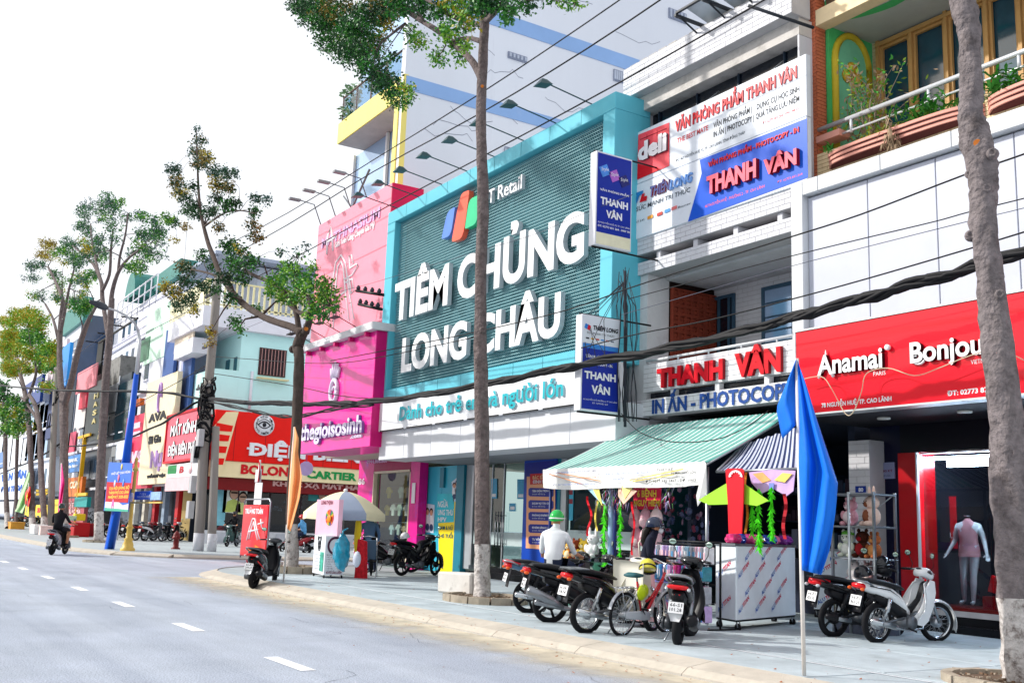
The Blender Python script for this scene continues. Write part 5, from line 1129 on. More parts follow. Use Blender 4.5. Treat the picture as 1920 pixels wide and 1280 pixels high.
front(t,'drain_pipe',M('pipe_blue','#3f5f9c',.5),(312,620),(316,780),out=.3,d=.2);front(t,'drain_pipe',M('pipe_blue','#3f5f9c'),(347,640),(350,780),out=.3,d=.2);front(t,'balcony_panel',M('carved_cream','#e2d2bd',.6,var=.2,scale=3),(330,618),(360,648),out=.8,d=.1);front(t,'balcony_slab',MINTW,(328,648),(360,660),out=.9,d=.9);front(t,'upper_wall',M('lilac_upper','#b9c4ea',.7),(333,585),(362,618),out=-1,d=.5)
t,*_=bld('white shophouse front with pale green top floor and green arched roof',270,313,648,GRW)
front(t,'green_wall',PGR,(277,590),(318,662),out=.05,d=2);front(t,'window',M('green_window','#4f7f66',.3),(263,640),(277,672),out=.1,d=.1);front(t,'upper_floor',M('lav_white','#dfe0f0',.7),(262,575),(328,600),out=-2.5,d=2)
a=P(266,570,Y=YH+3);b=P(325,565,Y=YH+3);m=MB();n_=10;rr=1.9
vs=[]
for i in range(n_+1):an=pi*i/n_;vs+=[(a.x+rr-rr*cos(an),YH+1.5,a.z+rr*1.2*sin(an)),(a.x+rr-rr*cos(an),YH+6,a.z+rr*1.2*sin(an))]
m.add(vs,[(2*i,2*i+1,2*i+3,2*i+2)for i in range(n_)]);m.add(vs[::2],[tuple(range(n_+1))]);m.box(a.x+2*rr,YH+3,a.z+.4,b.x+1,YH+6,a.z+1.7);m.build('arched_roof',M('green_roof','#3f7f78',.5,var=.3,scale=2),t)
m=MB()
for zz in(a.z,a.z-.9,a.z-1.7):m.tube([(a.x-1,YH+1.2,zz),(b.x+2,YH+1.2,zz)],.06,5)
for k in range(8):xx=a.x-1+(b.x-a.x+3)*k/7;m.tube([(xx,YH+1.2,a.z-2.4),(xx,YH+1.2,a.z+.1)],.05,5)
m.build('roof_railing',MINTW,t,kind='stuff')
t,*_=bld('big pale concrete building in the back with horizontal rib lines',195,285,590,GRW,Y=YH+7)
for yy in(3,6,9):a_=P(240,590,Y=YH+7);mm=MB();mm.box(a_.x-12,YH+6.9,a_.z-yy,a_.x+8,YH+7,a_.z-yy+.25);mm.build('rib',M('rib_grey','#b4b6c4',.7),t)
front(t,'stair_tower',GRW,(238,568),(262,620),Y=YH+7,out=-.3,d=3)
t,*_=bld('black clad shophouse with dark glass left of the pink sign',166,246,716,M('black_cladding','#1f3040',.3,var=.15),py_bot=1)
front(t,'metal_frame',BLACK,(184,642),(187,700),out=.6,d=.15)
for q_ in(0,.5,1.0):frontb(t,'metal_frame',BLACK,184,252,641,.12,out=.6+q_)
for px_ in(184,206,228,250):A_=P(px_,640,Y=YH-.6).x;mm=MB();mm.box(A_-.05,YH-1.6,P(184,641,Y=YH-.6).z-.1,A_+.05,YH-.5,P(184,641,Y=YH-.6).z);mm.build('metal_frame',BLACK,t)
front(t,'roof_tank',M('tank_grey','#8b8a88',.7,stain=(2,.5,'#4a4a48',.6)),(182,690),(222,716),out=.1,d=1.5);front(t,'white_shutter',WHITE,(170,730),(218,770),out=.08);front(t,'glass_panel',M('dark_blue_glass','#13323f',.1,spec=.9),(222,722),(243,850),out=.08)
sg1=thing('vertical_black_sign','narrow vertical black sign with gold letters beside a tree trunk','sign',P(175,760,Y=YH-.8))
front(sg1,'panel',M('sign_black_green','#10242a',.3),(168,722),(193,820),out=.8)
for k,ch in enumerate('HASA'):q0=(177-k*1.5,748+k*15.5);ptext(ch,q0,(q0[0]+7,q0[1]-1),(q0[0],q0[1]-9),YH-.81,M('gold_letter','#d9c98a',.4),sg1,depth=.05,bold=.03)
for k,ch in enumerate('SPA'):q0=(185-k*1.2,810+k*13);ptext(ch,q0,(q0[0]+6,q0[1]-1),(q0[0],q0[1]-8),YH-.81,M('gold_letter','#d9c98a'),sg1,depth=.05,bold=.03)
yf_=thing('portal','tall yellow portal frame around the black shopfront','frame',P(150,900,Y=YH-1))
A_=P(156,815,Y=YH-1);m=MB();m.box(A_.x,YH-1,PZ,A_.x+.3,YH-.7,A_.z);m.build('post',M('yellow_paint','#f0b81c',.4),yf_);frontb(yf_,'beam',M('yellow_paint','#f0b81c'),140,162,924,.25,out=1.0);frontb(yf_,'beam',M('yellow_paint','#f0b81c'),146,168,818,.22,out=1.0)
def sign(label,tl,br,mat,out=.9,lines=(),d=.3,name='shop_sign',frame=None):
 s=thing(name,label,'sign',P(*tl,Y=YH-out));front(s,'panel',mat,tl,br,out=out,d=d)
 for(tx_,bl,brr,top,mt)in lines:ptext(tx_,bl,brr,top,YH-out,mt,s,depth=.05,bold=.04)
 if frame:front(s,'trim',frame,(tl[0],br[1]-2),br,out=out+.03,d=.05)
 return s
LIL=M('lilac_letter','#b48fd0',.4);PNK=M('hot_pink_sign','#f03a5e',.4,var=.12,scale=1)
s=sign('tall cream sign board with lilac monogram and black words left of the square red sign',(277,718),(314,905),M('cream_sign','#efe2c0',.45),lines=(('AVA',(279,792),(313,780),(279,778),PB),('Sài Gòn',(279,832),(302,826),(279,818),PB),('Nụ',(282,875),(304,862),(282,846),LIL),('THẨM MỸ VIỆN',(276,896),(310,892),(276,891),PB)))
m=MB();c=P(300,745,Y=YH-.95);m.tube([c+V((.35*cos(t),0,.9*sin(t*1.0)))for t in[i*pi/8 for i in range(13)]],.1,6);m.build('monogram',LIL,s)
s=sign('bright pink sign with large pale letters partly behind the blue lamp post',(238,784),(276,914),PNK,out=.7,lines=(('ve',(243,868),(272,858),(243,838),M('pale_pink_letter','#f3cbe0')),('NHA KHOA',(245,884),(270,881),(245,878),WHITE2)))
for y in(796,812):front(s,'stripe',M('pale_pink_letter','#f3cbe0'),(242,y),(262,y+5),out=.74,d=.03)
sign('white and blue small sign right above the banner post',(219,828),(232,860),M('pale_blue_sign','#dfe9f2'),out=1.2)
sign('blue and white shop sign above orange poster',(121,857),(148,883),M('blue_sign_b','#2f7fc8',.4),lines=(('VPBANK',(124,868),(146,865),(124,862),WHITE2),('Ngân hàng',(124,878),(146,876),(124,873),WHITE2)))
sign('orange menu poster board beside the yellow frame',(128,896),(151,930),M('orange_poster','#e0762a',.5,var=.3,scale=2),lines=(('CƠM',(131,915),(149,913),(131,903),M('white_orange','#ffe9c8')),))
sign('brick red lettered sign board behind the fruit crates',(126,934),(155,980),M('maroon_board','#b35a62',.6,var=.1),lines=(('ĐẶT TIỆC',(128,950),(152,948),(128,942),M('pale_rose','#e8c3c3')),('NƯỚC MÍA',(128,962),(152,960),(128,954),M('pale_rose','#e8c3c3')),('TRÀ SỮA',(128,974),(152,972),(128,966),M('pale_rose','#e8c3c3'))))
sign('teal panel next to the red lettered board',(140,932),(162,950),M('teal_board','#1f9a98',.5),out=1.05)
sign('black and gold shop sign in the far row',(67,916),(92,930),M('black_gold','#1a1a14',.4),lines=(('THỜI TRANG',(68,922),(90,921),(68,918),M('gold_b','#e8c02a')),('GIÀY DÉP',(68,928),(90,927),(68,924),M('gold_b','#e8c02a'))))
sign('first yellow poster from the left in the far row',(48,948),(62,968),M('yellow_poster','#f0d33a',.5));sign('wide yellow poster in the far row',(68,946),(88,970),M('yellow_poster','#f0d33a'),lines=(('SALE',(70,960),(86,959),(70,951),RED),));sign('narrow yellow poster by the pink flag',(97,936),(108,966),M('yellow_poster','#f0d33a'))
sign('white pharmacy-style fascia with blue letters at the far left',(0,880),(50,935),M('white_blue_fascia','#dfeaf6',.4),lines=(('VIỄN VÂN',(2,902),(48,898),(2,890),M('blue_letter2','#1e5fb8')),('ĐIỆN THOẠI',(2,922),(44,919),(2,913),M('blue_letter2','#1e5fb8'))))
sign('white and red fascia on the second storey of the far row',(92,660),(118,705),M('white_red_board','#e8d6dc',.5,var=.2),out=.5,lines=(('ATH',(96,700),(115,690),(96,682),M('rose_letter','#d05070')),))
sign('narrow blue vertical sign with round black top',(113,655),(123,722),M('blue_strip','#2a8fe0',.4),out=.8)
sign('navy building sign with white letters behind the leaning trunk',(48,722),(74,752),M('navy_sign','#1d3f86',.4),out=1.4,lines=(('VPN',(52,742),(70,740),(52,732),WHITE2),))
sign('small orange hanging sign below the green balcony',(252,750),(262,758),M('orange_small','#e0702a',.5),out=.6)
t,*_=bld('narrow shophouse with pink awning and red lantern column',145,168,725,M('whitish_pink','#e3dfe4',.7))
front(t,'awning',M('rose_awning','#f08f9a',.6),(146,700),(178,722),out=.9,d=.1);front(t,'red_lantern',M('lantern_red','#d8344e',.5),(150,735),(160,762),out=.5,d=.3);front(t,'column',M('cream_column','#d9d3cf',.6),(147,765),(157,800),out=.2);front(t,'shutter',M('rose_shutter','#d8486a',.5),(130,812),(138,850),out=.2)
t,*_=bld('tall dark blue glazed building behind the branches',125,152,600,M('navy_glazing','#143a5e',.15,spec=.9,var=.2,scale=.4),Y=YH+4)
front(t,'white_band',WHITE,(126,612),(150,632),Y=YH+4);front(t,'roof',M('green_roof','#3f7f78'),(120,590),(155,600),Y=YH+4,out=.5,d=1)
t,*_=bld('white and pale blue striped office building in the far row',55,115,735,M('office_white','#dbe4f2',.5,var=.05))
for k in range(4):front(t,'window_strip',M('office_glass','#8fb8e0',.15,var=.3,scale=.6),(58+k*9,760),(63+k*9,860),out=.1)
front(t,'pipe',M('pipe_navy','#2f3f6c',.5),(94,735),(97,820),out=.3,d=.2);front(t,'dark_cladding',M('dark_sign_col','#202a3a',.5,var=.4,scale=1),(100,735),(128,850),out=.2);front(t,'dark_cladding',M('dark_sign_col','#202a3a'),(104,660),(112,712),out=.6)
for k,(a_,c_)in enumerate((((135,800),'#e07a40'),((132,780),'#c94a5a'))):pass
t,*_=bld('glassy blue-green building at the far left',10,55,790,M('blue_green_glazing','#b4dbe6',.2,spec=.8,var=.12,scale=.3))
for k in range(4):front(t,'mullion',WHITE,(16+k*10,800),(18+k*10,880),out=.1)
t,*_=bld('low white house at the left picture edge',-40,12,830,M('office_white','#dbe4f2'))
front(t,'window',M('blue_window','#3a78b8',.3),(-5,850),(8,875),out=.1)
t,*_=bld('far pale shophouse closing the street on the left',-160,-38,860,LAV)
m=MB()
m.box(-260,YH+15,0,XO-8,YH+15.4,6);tag(m.build('rear_wall',M('plaster_grey','#a8a8aa')),'long low rear wall behind the far row of houses','wall')
tp=thing('traffic_sign','narrow post with white boards and a red-ringed round sign seen edge on','traffic sign',P(484,1045,Z=PZ))
q=P(480,945,Y=13.2);qb=P(483,1040,Z=PZ);top=P(488,862,Y=qb.y)
m=MB();m.tube([qb,top],.035,8);m.build('pole',M('pole_white_grey','#cfd3d8',.5),tp)
for(pa,pb_,mt)in(((479,905),(489,945),WHITE2),((480,880),(489,903),M('sign_white_c','#e6e6ee',.4))):
 a=P(*pa,Y=qb.y-.06);b=P(*pb_,Y=qb.y-.06);m=MB();m.box(a.x,qb.y-.07,b.z,b.x,qb.y-.05,a.z);m.build('plate',mt,tp)
c=P(485,884,Y=qb.y-.1);m=MB();R0=.42
Rm=MX.Rotation(rad(-16),3,'Z')
m2=MB();m2.lathe([(0,-.012),(R0,-.012),(R0,.012),(0,.012)],(0,0,0),24,'y');m.add([c+(Rm@V((v[0],v[1],v[2])))for v in m2.v],m2.f,0);m2=MB();m2.lathe([(0,-.016),(R0*.72,-.016),(R0*.72,.016),(0,.016)],(0,0,0),24,'y');m.add([c+(Rm@V(v))for v in m2.v],m2.f,1);m.build('disc',[RED,WHITE2],tp)
bg=thing('round_plastic_disc','pale lilac scalloped round sign hanging before the cream band','sign',P(574,878,Y=14))
c=P(574,878,Y=14);R0=13/ppm(c)
m=MB();m.prism([((R0*(1+.06*(k%2)))*cos(k*pi/12),(R0*(1+.06*(k%2)))*sin(k*pi/12))for k in range(24)],c,(.5,.86,0),(0,0,1),.04);m.build('disc',M('lilac_disc','#b9b8e4',.4),bg)
m=MB();m.tube([c+V((.02+.12*R0*cos(t),.2*R0*cos(t),.25*R0*sin(t)-.1))for t in[pi+i*pi/8 for i in range(9)]],.02,5);m.tube([c+V((0,0,R0)),c+V((0,0,R0+1.2))],.01,4);m.build('string',M('disc_print','#6a68a8',.5),bg)
BARK=M('bark_grey','#6d6261',.95,var=.45,scale=7,bump=1,bscale=16,bd=.06,stain=(2.6,.56,'#8d8582',.6))
BARKD=M('bark_dark','#4c413c',.9,var=.35,scale=6,bump=.9,bscale=16,stain=(2.5,.58,'#2c2523',.6))
BARKW=M('whitewashed_bark','#c4bfbc',.9,var=.2,scale=8,bump=1,bscale=16,bd=.05,stain=(6,.5,'#6b605b',.9))
CUT=M('fresh_cut_wood','#c8742f',.8,var=.25,scale=14)
LF=dict(g=M('foliage_green','#337a26',.5,var=.35,scale=1.2,spec=.3),d=M('foliage_dark','#1c4a24',.5,var=.35,scale=1.2,spec=.3),y=M('foliage_yellow','#b5a528',.55,var=.3,scale=1.2,spec=.3),b=M('foliage_rust','#85702c',.6,var=.35,scale=1.2,spec=.3),l=M('foliage_lime','#79ac2e',.5,var=.3,scale=1.2,spec=.3),p=M('foliage_grey_green','#4a6a60',.6,var=.35,scale=1.2,spec=.3))
def tpath(pts,Y):
 """(px,py,r_px[,dY]) -> 3D centres and radii"""
 c=[];r=[]
 for q in pts:
  p=P(q[0],q[1],Y=Y+(q[3]if len(q)>3 else 0));c.append(p);r.append(q[2]/ppm(p))
 return c,r
def smooth(c,r,n=4):
 C=[];R=[]
 for i in range(len(c)-1):
  p0=c[max(i-1,0)];p1=c[i];p2=c[i+1];p3=c[min(i+2,len(c)-1)]
  for k in range(n):
   t=k/n;C.append(.5*((2*p1)+(p2-p0)*t+(2*p0-5*p1+4*p2-p3)*t*t+(-p0+3*p1-3*p2+p3)*t**3));R.append(r[i]*(1-t)+r[i+1]*t)
 return C+[c[-1]],R+[r[-1]]
def barktube(m,c,r,n=18,rough=.07,split=None,seed=0,bulge=()):
 rnd=random.Random(seed);c,r=smooth(c,r,5)
 vs=[];fs=[];ref=V((1,0,0));ph=[rnd.uniform(0,6.28)for _ in range(6)]
 for i,p in enumerate(c):
  t=(c[min(i+1,len(c)-1)]-c[max(i-1,0)]).normalized();a=(ref-t*ref.dot(t)).normalized();ref=a;b=t.cross(a)
  for k in range(n):
   an=2*pi*k/n;f=1+rough*(sin(3*an+ph[0]+i*.4)*.5+sin(5*an+ph[1]-i*.7)*.4+rnd.uniform(-.6,.6))
   vs.append(p+(a*cos(an)+b*sin(an))*r[i]*f)
 for i in range(len(c)-1):
  mi=0
  if split is not None and(c[i].z+c[i+1].z)/2<split:mi=1
  for k in range(n):k2=(k+1)%n;b0=len(m.v);m.f.append((b0+i*n+k,b0+i*n+k2,b0+(i+1)*n+k2,b0+(i+1)*n+k));m.m.append(mi);m.sm.append(True)
 m.f.append(tuple(len(m.v)+(len(c)-1)*n+k for k in range(n)));m.m.append(0);m.sm.append(True)
 m.v+=[tuple(v)for v in vs];return c,r
def leafcloud(m,c,rad_,n_,L,mix,droop=.5,flat=.8,rnd=random):
 """leaf-sized faces in small drooping sprays through a blob"""
 nc=max(1,n_//7)
 for s_ in range(nc):
  a=V((rnd.gauss(0,1),rnd.gauss(0,1),rnd.gauss(0,1))).normalized()*rad_*(rnd.random()**.45)*1.12;a.z*=flat
  q=c+a;mi=rnd.choice(mix)
  for k in range(7):
   d=V((rnd.gauss(0,1),rnd.gauss(0,1),rnd.gauss(-droop,.7))).normalized();l_=L*rnd.uniform(.6,1.25);side=d.cross(V((rnd.gauss(0,1),rnd.gauss(0,1),rnd.gauss(0,1)))).normalized()*l_*.26
   p=q+V((rnd.gauss(0,1),rnd.gauss(0,1),rnd.gauss(0,1)))*L*.55
   m.v+=[tuple(p),tuple(p+d*l_*.5+side),tuple(p+d*l_),tuple(p+d*l_*.5-side)];b0=len(m.v)-4
   m.f.append((b0,b0+1,b0+2,b0+3));m.m.append(mi if rnd.random()<.93 else rnd.choice(mix));m.sm.append(False)
LM=['g','d','y','b','l','p']
def tree(label,Y,trunk,branches=(),blobs=(),L=.11,dens=1.0,white_z=None,group='street trees along the pavement',mat=None,knots=(),name='street_tree',spread=1.0,twigs=True,seed=1,rough=.1):
 rnd=random.Random(seed);base=P(trunk[0][0],trunk[0][1],Y=Y);base.z=PZ
 t=thing(name,label,'tree',base,group=group)
 m=MB();c,r=tpath(trunk,Y);barktube(m,c,r,split=white_z,seed=seed,rough=rough);m.build('trunk',[mat or BARK,BARKW],t)
 allc=[(p,q)for p,q in zip(c,r)]
 for b in branches:
  m=MB();c2,r2=tpath(b,Y);barktube(m,c2,r2,n=10,seed=seed+3);m.build('limb',[mat or BARK,BARKW],t);allc+=list(zip(c2,r2))
 if knots:
  for(px,py,rp,cut)in knots:
   p=P(px,py,Y=Y-.02);p0=min(c,key=lambda q:(q-p).length);d=(CAM-p);d.z*=.2;d=d.normalized()
   R_=rp/ppm(p);m=MB();ctr=P(px,py,Y=Y)+d*0;rr_=min(zip(c,r),key=lambda q:(q[0]-p).length)[1]
   o=P(px,py,Y=Y)+d*(rr_*.75);rot=d.to_track_quat('Z','Y').to_matrix()
   mk=MB();mk.lathe([(R_*1.5,-R_*1.2),(R_*1.15,0),(R_*.95,R_*.5),(R_*.6,R_*.52),(R_*.45,R_*.3),(0,R_*.25)],(0,0,0),12)
   m.add([o+rot@V(v)for v in mk.v],[f for f in mk.f],0,True)
   if cut:m.add([o+rot@V((R_*.8*cos(k*pi/6),R_*.8*sin(k*pi/6),R_*.56))for k in range(12)],[tuple(range(12))],1)
   m.build('branch_scar',[mat or BARK,CUT],t)
 if blobs:
  tw=MB();m=MB()
  for i,bl in enumerate(blobs):
   px,py,rp,mix=bl[:4];dens2=bl[4]if len(bl)>4 else 1
   dy=rnd.uniform(-.8,.8)*spread;p=P(px,py,Y=Y+dy);R_=rp/ppm(p)
   n_=int(dens*dens2*330*(R_/.35)**2*(.11/L)**1.3)+8
   leafcloud(m,p,R_,n_,L,[LM.index(ch)for ch in mix],rnd=rnd)
   if twigs:
    q=min(allc,key=lambda a:(a[0]-p).length+(0 if a[0].z<p.z+.4 else .6))
    mid=(q[0]+p)/2+V((rnd.gauss(0,.1),rnd.gauss(0,.1),rnd.uniform(-.05,.2)))*min(1,(p-q[0]).length);r0=min(q[1]*.5,.05);tw.tube([q[0],mid,p],[r0,r0*.6,.008],5)
    if rnd.random()<.9:allc.append((p,.02))
    for k in range(3):
     e=p+V((rnd.gauss(0,1),rnd.gauss(0,1),rnd.gauss(0,.8)))*R_*.6;tw.tube([p,(p+e)/2+V((0,0,.04)),e],[.01,.008,.004],4)
  if twigs:tw.build('twigs',mat or BARK,t,kind='stuff')
  m.build('crown',[LF[k]for k in LM],t,kind='stuff')
 return t
zw=lambda px,py,Y:P(px,py,Y=Y).z
Y1=10.42
bl1=[(580,22,32,'gdd'),(562,8,22,'gd'),(612,48,30,'ggd'),(640,18,34,'gdb'),(652,72,32,'gdl'),(690,28,32,'gdd'),(668,100,32,'gdd'),(702,78,26,'gdb'),(700,130,32,'ddg'),(690,105,25,'dd'),(728,160,27,'ddg'),(748,182,23,'dgl'),(762,170,14,'gly'),(712,148,25,'dd'),(600,6,36,'gdd'),(725,10,32,'ddb'),(640,95,24,'gd'),(720,42,22,'gby'),(678,60,26,'gd'),(612,80,22,'ggd'),(705,12,30,'dbd'),(735,105,12,'dg'),(752,8,30,'gd'),(785,75,18,'gly'),(770,60,16,'gl',.6),(838,60,22,'gl'),(822,108,18,'gl',.8),(858,85,20,'gl',.8),(792,10,30,'gd'),(855,5,32,'gly'),(880,28,24,'gyl'),(935,8,32,'gd'),(955,25,20,'g'),(985,2,24,'gd'),(900,5,26,'gd'),(1052,-4,14,'gl'),(1078,8,12,'gl'),(1030,-8,12,'g'),(862,112,12,'gl',.6),(870,55,18,'gly',.7),(820,25,22,'gd',.7),(875,90,14,'l',.6),(610,28,30,'gdb'),(658,50,26,'gd')]
tree('tall street tree in front of the teal clinic sign, its leafy limbs reaching left',Y1,[(905,1128,19),(904,1100,15.5),(904,1060,14.5),(904,950,13.5),(904,850,13.5),(901,700,13),(901,640,12),(902,500,10.5),(905,400,11),(904,300,10),(902,200,9.5),(906,100,9),(910,20,8),(914,-60,7),(918,-140,6)],[[(904,148,8),(885,115,6.5),(858,88,6),(832,66,5.5),(800,45,5),(765,22,4.5),(735,-8,4)],[(905,48,6),(880,42,4.5),(850,32,4),(825,14,3.5),(800,0,3)],[(902,78,5.5),(880,72,4),(858,75,3.5),(845,84,2.5)],[(912,40,6),(930,22,5),(945,5,4),(960,-20,3)],[(765,22,4),(730,20,3),(700,30,2.5),(660,45,2)],[(760,45,3),(740,60,2.5),(712,85,2),(700,120,2)]],bl1,L=.1,dens=1.5,white_z=zw(904,1022,Y1),knots=((902,1000,5,0),(896,878,4,0),(899,758,5,0),(904,165,4,1),(896,648,6,0),(905,620,5,0)),seed=4)
Y0=10.2
tree('thick grey tree trunk at the right edge of the street with an orange saw cut',Y0,[(1926,1300,48),(1925,1280,44),(1915,1150,38),(1902,1000,34),(1890,860,31),(1882,760,29),(1872,650,27),(1860,560,25),(1853,500,23),(1846,430,24),(1844,370,24),(1843,330,26),(1838,290,27),(1829,255,28),(1820,225,23),(1821,180,20),(1821,120,18.5),(1816,70,19),(1812,30,22),(1808,0,20),(1804,-60,18)],[[(1806,40,15),(1794,20,11),(1788,-10,10),(1780,-50,8)]],(),white_z=zw(1905,1125,Y0),knots=((1812,103,8,0),(1833,275,9,1),(1852,357,8,0),(1861,292,8,0),(1818,330,6,0),(1836,300,8,0),(1821,444,8,0),(1855,520,7,0),(1875,555,8,0),(1873,625,7,0),(1870,700,8,0),(1872,715,11,0),(1884,780,7,0),(1895,850,8,0),(1893,905,9,0),(1900,930,8,0)),seed=9,rough=.16,mat=M('bark_pale','#7d7576',.95,var=.42,scale=7,bump=1,bscale=15,bd=.07,stain=(2.6,.54,'#3f3838',.75)))
Y2=10.6
bl2=[(368,243,6,'p'),(375,262,12,'pdb'),(370,285,15,'pdb'),(386,298,17,'dby'),(372,306,14,'pbd'),(325,318,15,'dp'),(330,340,15,'db'),(338,360,15,'dby'),(350,374,13,'d'),(362,350,11,'d'),(366,385,13,'d'),(352,396,13,'dg'),(405,320,15,'dp'),(425,325,13,'pd'),(442,325,9,'p'),(410,345,17,'dby'),(430,350,14,'db'),(405,370,14,'d'),(425,386,16,'dg'),(395,396,15,'d'),(410,425,12,'bd'),(480,370,11,'dp'),(500,376,9,'p'),(478,395,12,'dg'),(475,420,12,'db'),(480,442,13,'db'),(310,410,12,'gl'),(326,415,12,'dg'),(350,425,8,'b'),(330,450,6,'y'),(345,500,15,'db'),(380,480,16,'dg',.6),(400,500,14,'dg',.7),(345,530,17,'dd'),(326,548,17,'dby'),(355,560,18,'dd'),(376,535,15,'d'),(365,582,10,'dy'),(395,622,9,'yb'),(392,640,7,'by'),(430,460,19,'dg'),(450,470,16,'dgy'),(440,495,19,'dg'),(470,490,17,'dg'),(425,520,18,'dd'),(455,520,14,'gd'),(430,555,14,'gd'),(440,600,13,'gd'),(447,615,10,'g'),(355,505,16,'d',.6),(400,540,15,'gd',.7),(310,535,12,'yb'),(335,570,14,'dd'),(370,400,12,'d'),(440,378,12,'d'),(520,532,22,'gl'),(550,518,24,'gl'),(580,530,22,'gl'),(562,556,22,'gl'),(602,560,20,'gly'),(620,552,17,'gl'),(590,582,17,'gdl'),(540,500,16,'gl',.7),(560,478,14,'gp',.35),(530,470,12,'pg',.35),(610,592,12,'gd'),(535,555,18,'gl'),(628,575,12,'gl'),(505,545,12,'gl'),(580,500,14,'gl',.6),(480,580,8,'g'),(575,462,8,'p',.4),(610,530,14,'lg')]
tree('crooked forked street tree before the magenta sign with dark dangling leaf clusters',Y2,[(545,1074,17),(546,1050,13.5),(547,1000,11.5),(550,900,10.5),(556,800,9.8),(560,700,9.5),(561,665,9.2),(558,650,10.5),(564,632,10),(568,618,11)],[[(568,625,8.5),(545,612,7),(518,604,6.5),(490,592,6.2),(462,574,6),(440,554,6),(425,532,5.6),(410,508,5),(400,480,4.5),(390,455,4),(382,425,3.4),(376,395,2.8),(372,350,2.2),(370,300,1.6),(368,245,1)],[(572,624,7.5),(580,600,6.5),(583,575,6),(578,555,4)],[(560,618,6),(556,590,5),(548,565,4.6),(530,545,4.3),(505,528,4),(480,518,3.4),(462,508,2.5)],[(583,590,5),(560,585,4),(540,570,3)],[(583,575,4.5),(600,580,3.2),(618,572,2.4)],[(425,532,3.5),(410,520,2.8),(390,512,2),(360,505,1.6)],[(382,425,2.4),(420,400,1.8),(450,395,1.4),(478,400,1.1)]],bl2,L=.12,dens=1.35,white_z=zw(547,975,Y2),mat=BARKD,knots=((566,630,5,0),(574,618,5,1),(549,655,5,0)),seed=7)
Y3=10.9
rnd=random.Random(21)
def scatter(n_,fn,rmin,rmax,mix,dn=.4):
 o=[]
 for i in range(n_):
  px,py=fn();o.append((px,py,rnd.uniform(rmin,rmax),rnd.choice(mix),dn*rnd.uniform(.6,1.3)))
 return o
def ell(cx,cy,rx,ry):
 def f():
  a=rnd.uniform(0,2*pi);k=rnd.random()**.5;return cx+rx*k*cos(a),cy+ry*k*sin(a)
 return f
b3=scatter(44,ell(215,445,88,75),10,17,['pg','gp','gp','gl','pg'],.75)+scatter(7,ell(180,400,40,22),9,14,['pg','p'],.35)+scatter(6,ell(150,570,26,12),10,14,['g','gl'],1.4)+scatter(6,ell(300,480,16,25),8,12,['pg'],.3)+[(165,465,10,'y'),(155,450,8,'yl')]
tree('slender street tree with thin airy grey-green crown behind the blue lamp post',Y3,[(183,1018,9.5),(185,1000,8.5),(187,930,8),(190,850,7.5),(194,780,7),(198,720,7),(203,660,6.5),(207,600,6),(210,560,5)],[[(205,640,4.5),(198,600,4),(192,560,4),(190,530,3.6),(178,500,2.8),(160,480,2.2),(135,460,1.5)],[(208,570,4.5),(212,540,4),(222,510,3.4),(240,485,2.6),(262,468,1.8)],[(192,545,3.2),(205,515,2.8),(208,470,2.2),(212,430,1.6)],[(222,510,3),(225,480,2.4),(235,440,1.8),(240,400,1.2)],[(190,530,3),(180,490,2.3),(172,450,1.6),(170,420,1)]],b3,L=.14,dens=.9,white_z=zw(185,960,Y3),seed=12,spread=1.6)
Y4=11.0
b4=scatter(26,ell(108,520,62,55),9,15,['gl','gp','gly','pg','gl'],.8)+[(85,455,13,'yb'),(90,480,13,'by'),(78,475,12,'by'),(98,460,12,'yb'),(112,545,10,'yl'),(60,500,10,'p',.4),(50,520,10,'p',.3)]
tree('twin-stemmed street tree with rusty leaf clump on top behind the scooter rider',Y4,[(122,1008,9),(120,980,8),(120,900,7.5),(120,820,7),(120,760,8),(118,735,7)],[[(120,770,6),(114,720,5.5),(112,660,5),(114,600,4.5),(117,560,3.5),(105,530,2.5),(90,500,1.8)],[(120,760,6.5),(132,720,6),(146,660,5.4),(158,620,5),(170,592,3.6),(180,575,2.5)],[(114,620,3.5),(122,580,3),(130,540,2.2),(140,500,1.5)],[(112,650,3),(100,600,2.4),(85,570,1.8)]],b4,L=.15,dens=.8,white_z=zw(121,965,Y4),seed=14,spread=1.6)
Y5_=11.1
b5=scatter(38,ell(45,640,58,60),11,18,['ly','ly','yl','gl','yl','lly'],1.7)+scatter(12,ell(85,690,22,35),8,12,['ly','gl'],1.3)
tree('street tree with dense yellow-green crown at the left edge',Y5_,[(62,998,6.5),(60,960,5.5),(58,880,5),(56,820,4.8),(52,770,4.6),(46,735,4),(38,700,3.4),(30,660,2.5)],[[(50,750,3),(62,720,2.8),(68,690,2.4),(60,650,1.6)]],b5,L=.2,dens=.85,white_z=zw(60,965,Y5_),seed=15,spread=1.8)
tree('thin street tree, third trunk from the left edge of the row',11.0,[(82,1004,6.5),(82,960,5.5),(78,900,5.4),(76,850,5),(74,800,4.6),(66,760,4),(55,740,3)],[[(74,800,3),(60,770,2.6),(40,745,2)]],scatter(14,ell(20,780,34,34),9,14,['gl','ly','gd'],.9),L=.26,dens=.8,white_z=zw(82,970,11.0),seed=16,spread=1.5)
tree('leftmost street tree trunk with a small green clump half out of frame',11.0,[(14,990,5),(12,940,4.2),(10,880,4),(10,820,3.8),(8,760,3.4),(4,720,2.6)],[],scatter(10,ell(0,750,22,36),9,13,['gl','gd'],.9),L=.3,dens=.8,white_z=zw(12,965,11.0),seed=17,spread=1.5)
tree('thin dark stem between the two leftmost street trees',11.6,[(30,985,3.6),(30,930,3.2),(31,870,3),(33,800,2.8),(28,760,2.2)],[],scatter(6,ell(32,800,18,20),8,12,['gl'],.6),L=.3,dens=.7,seed=18)
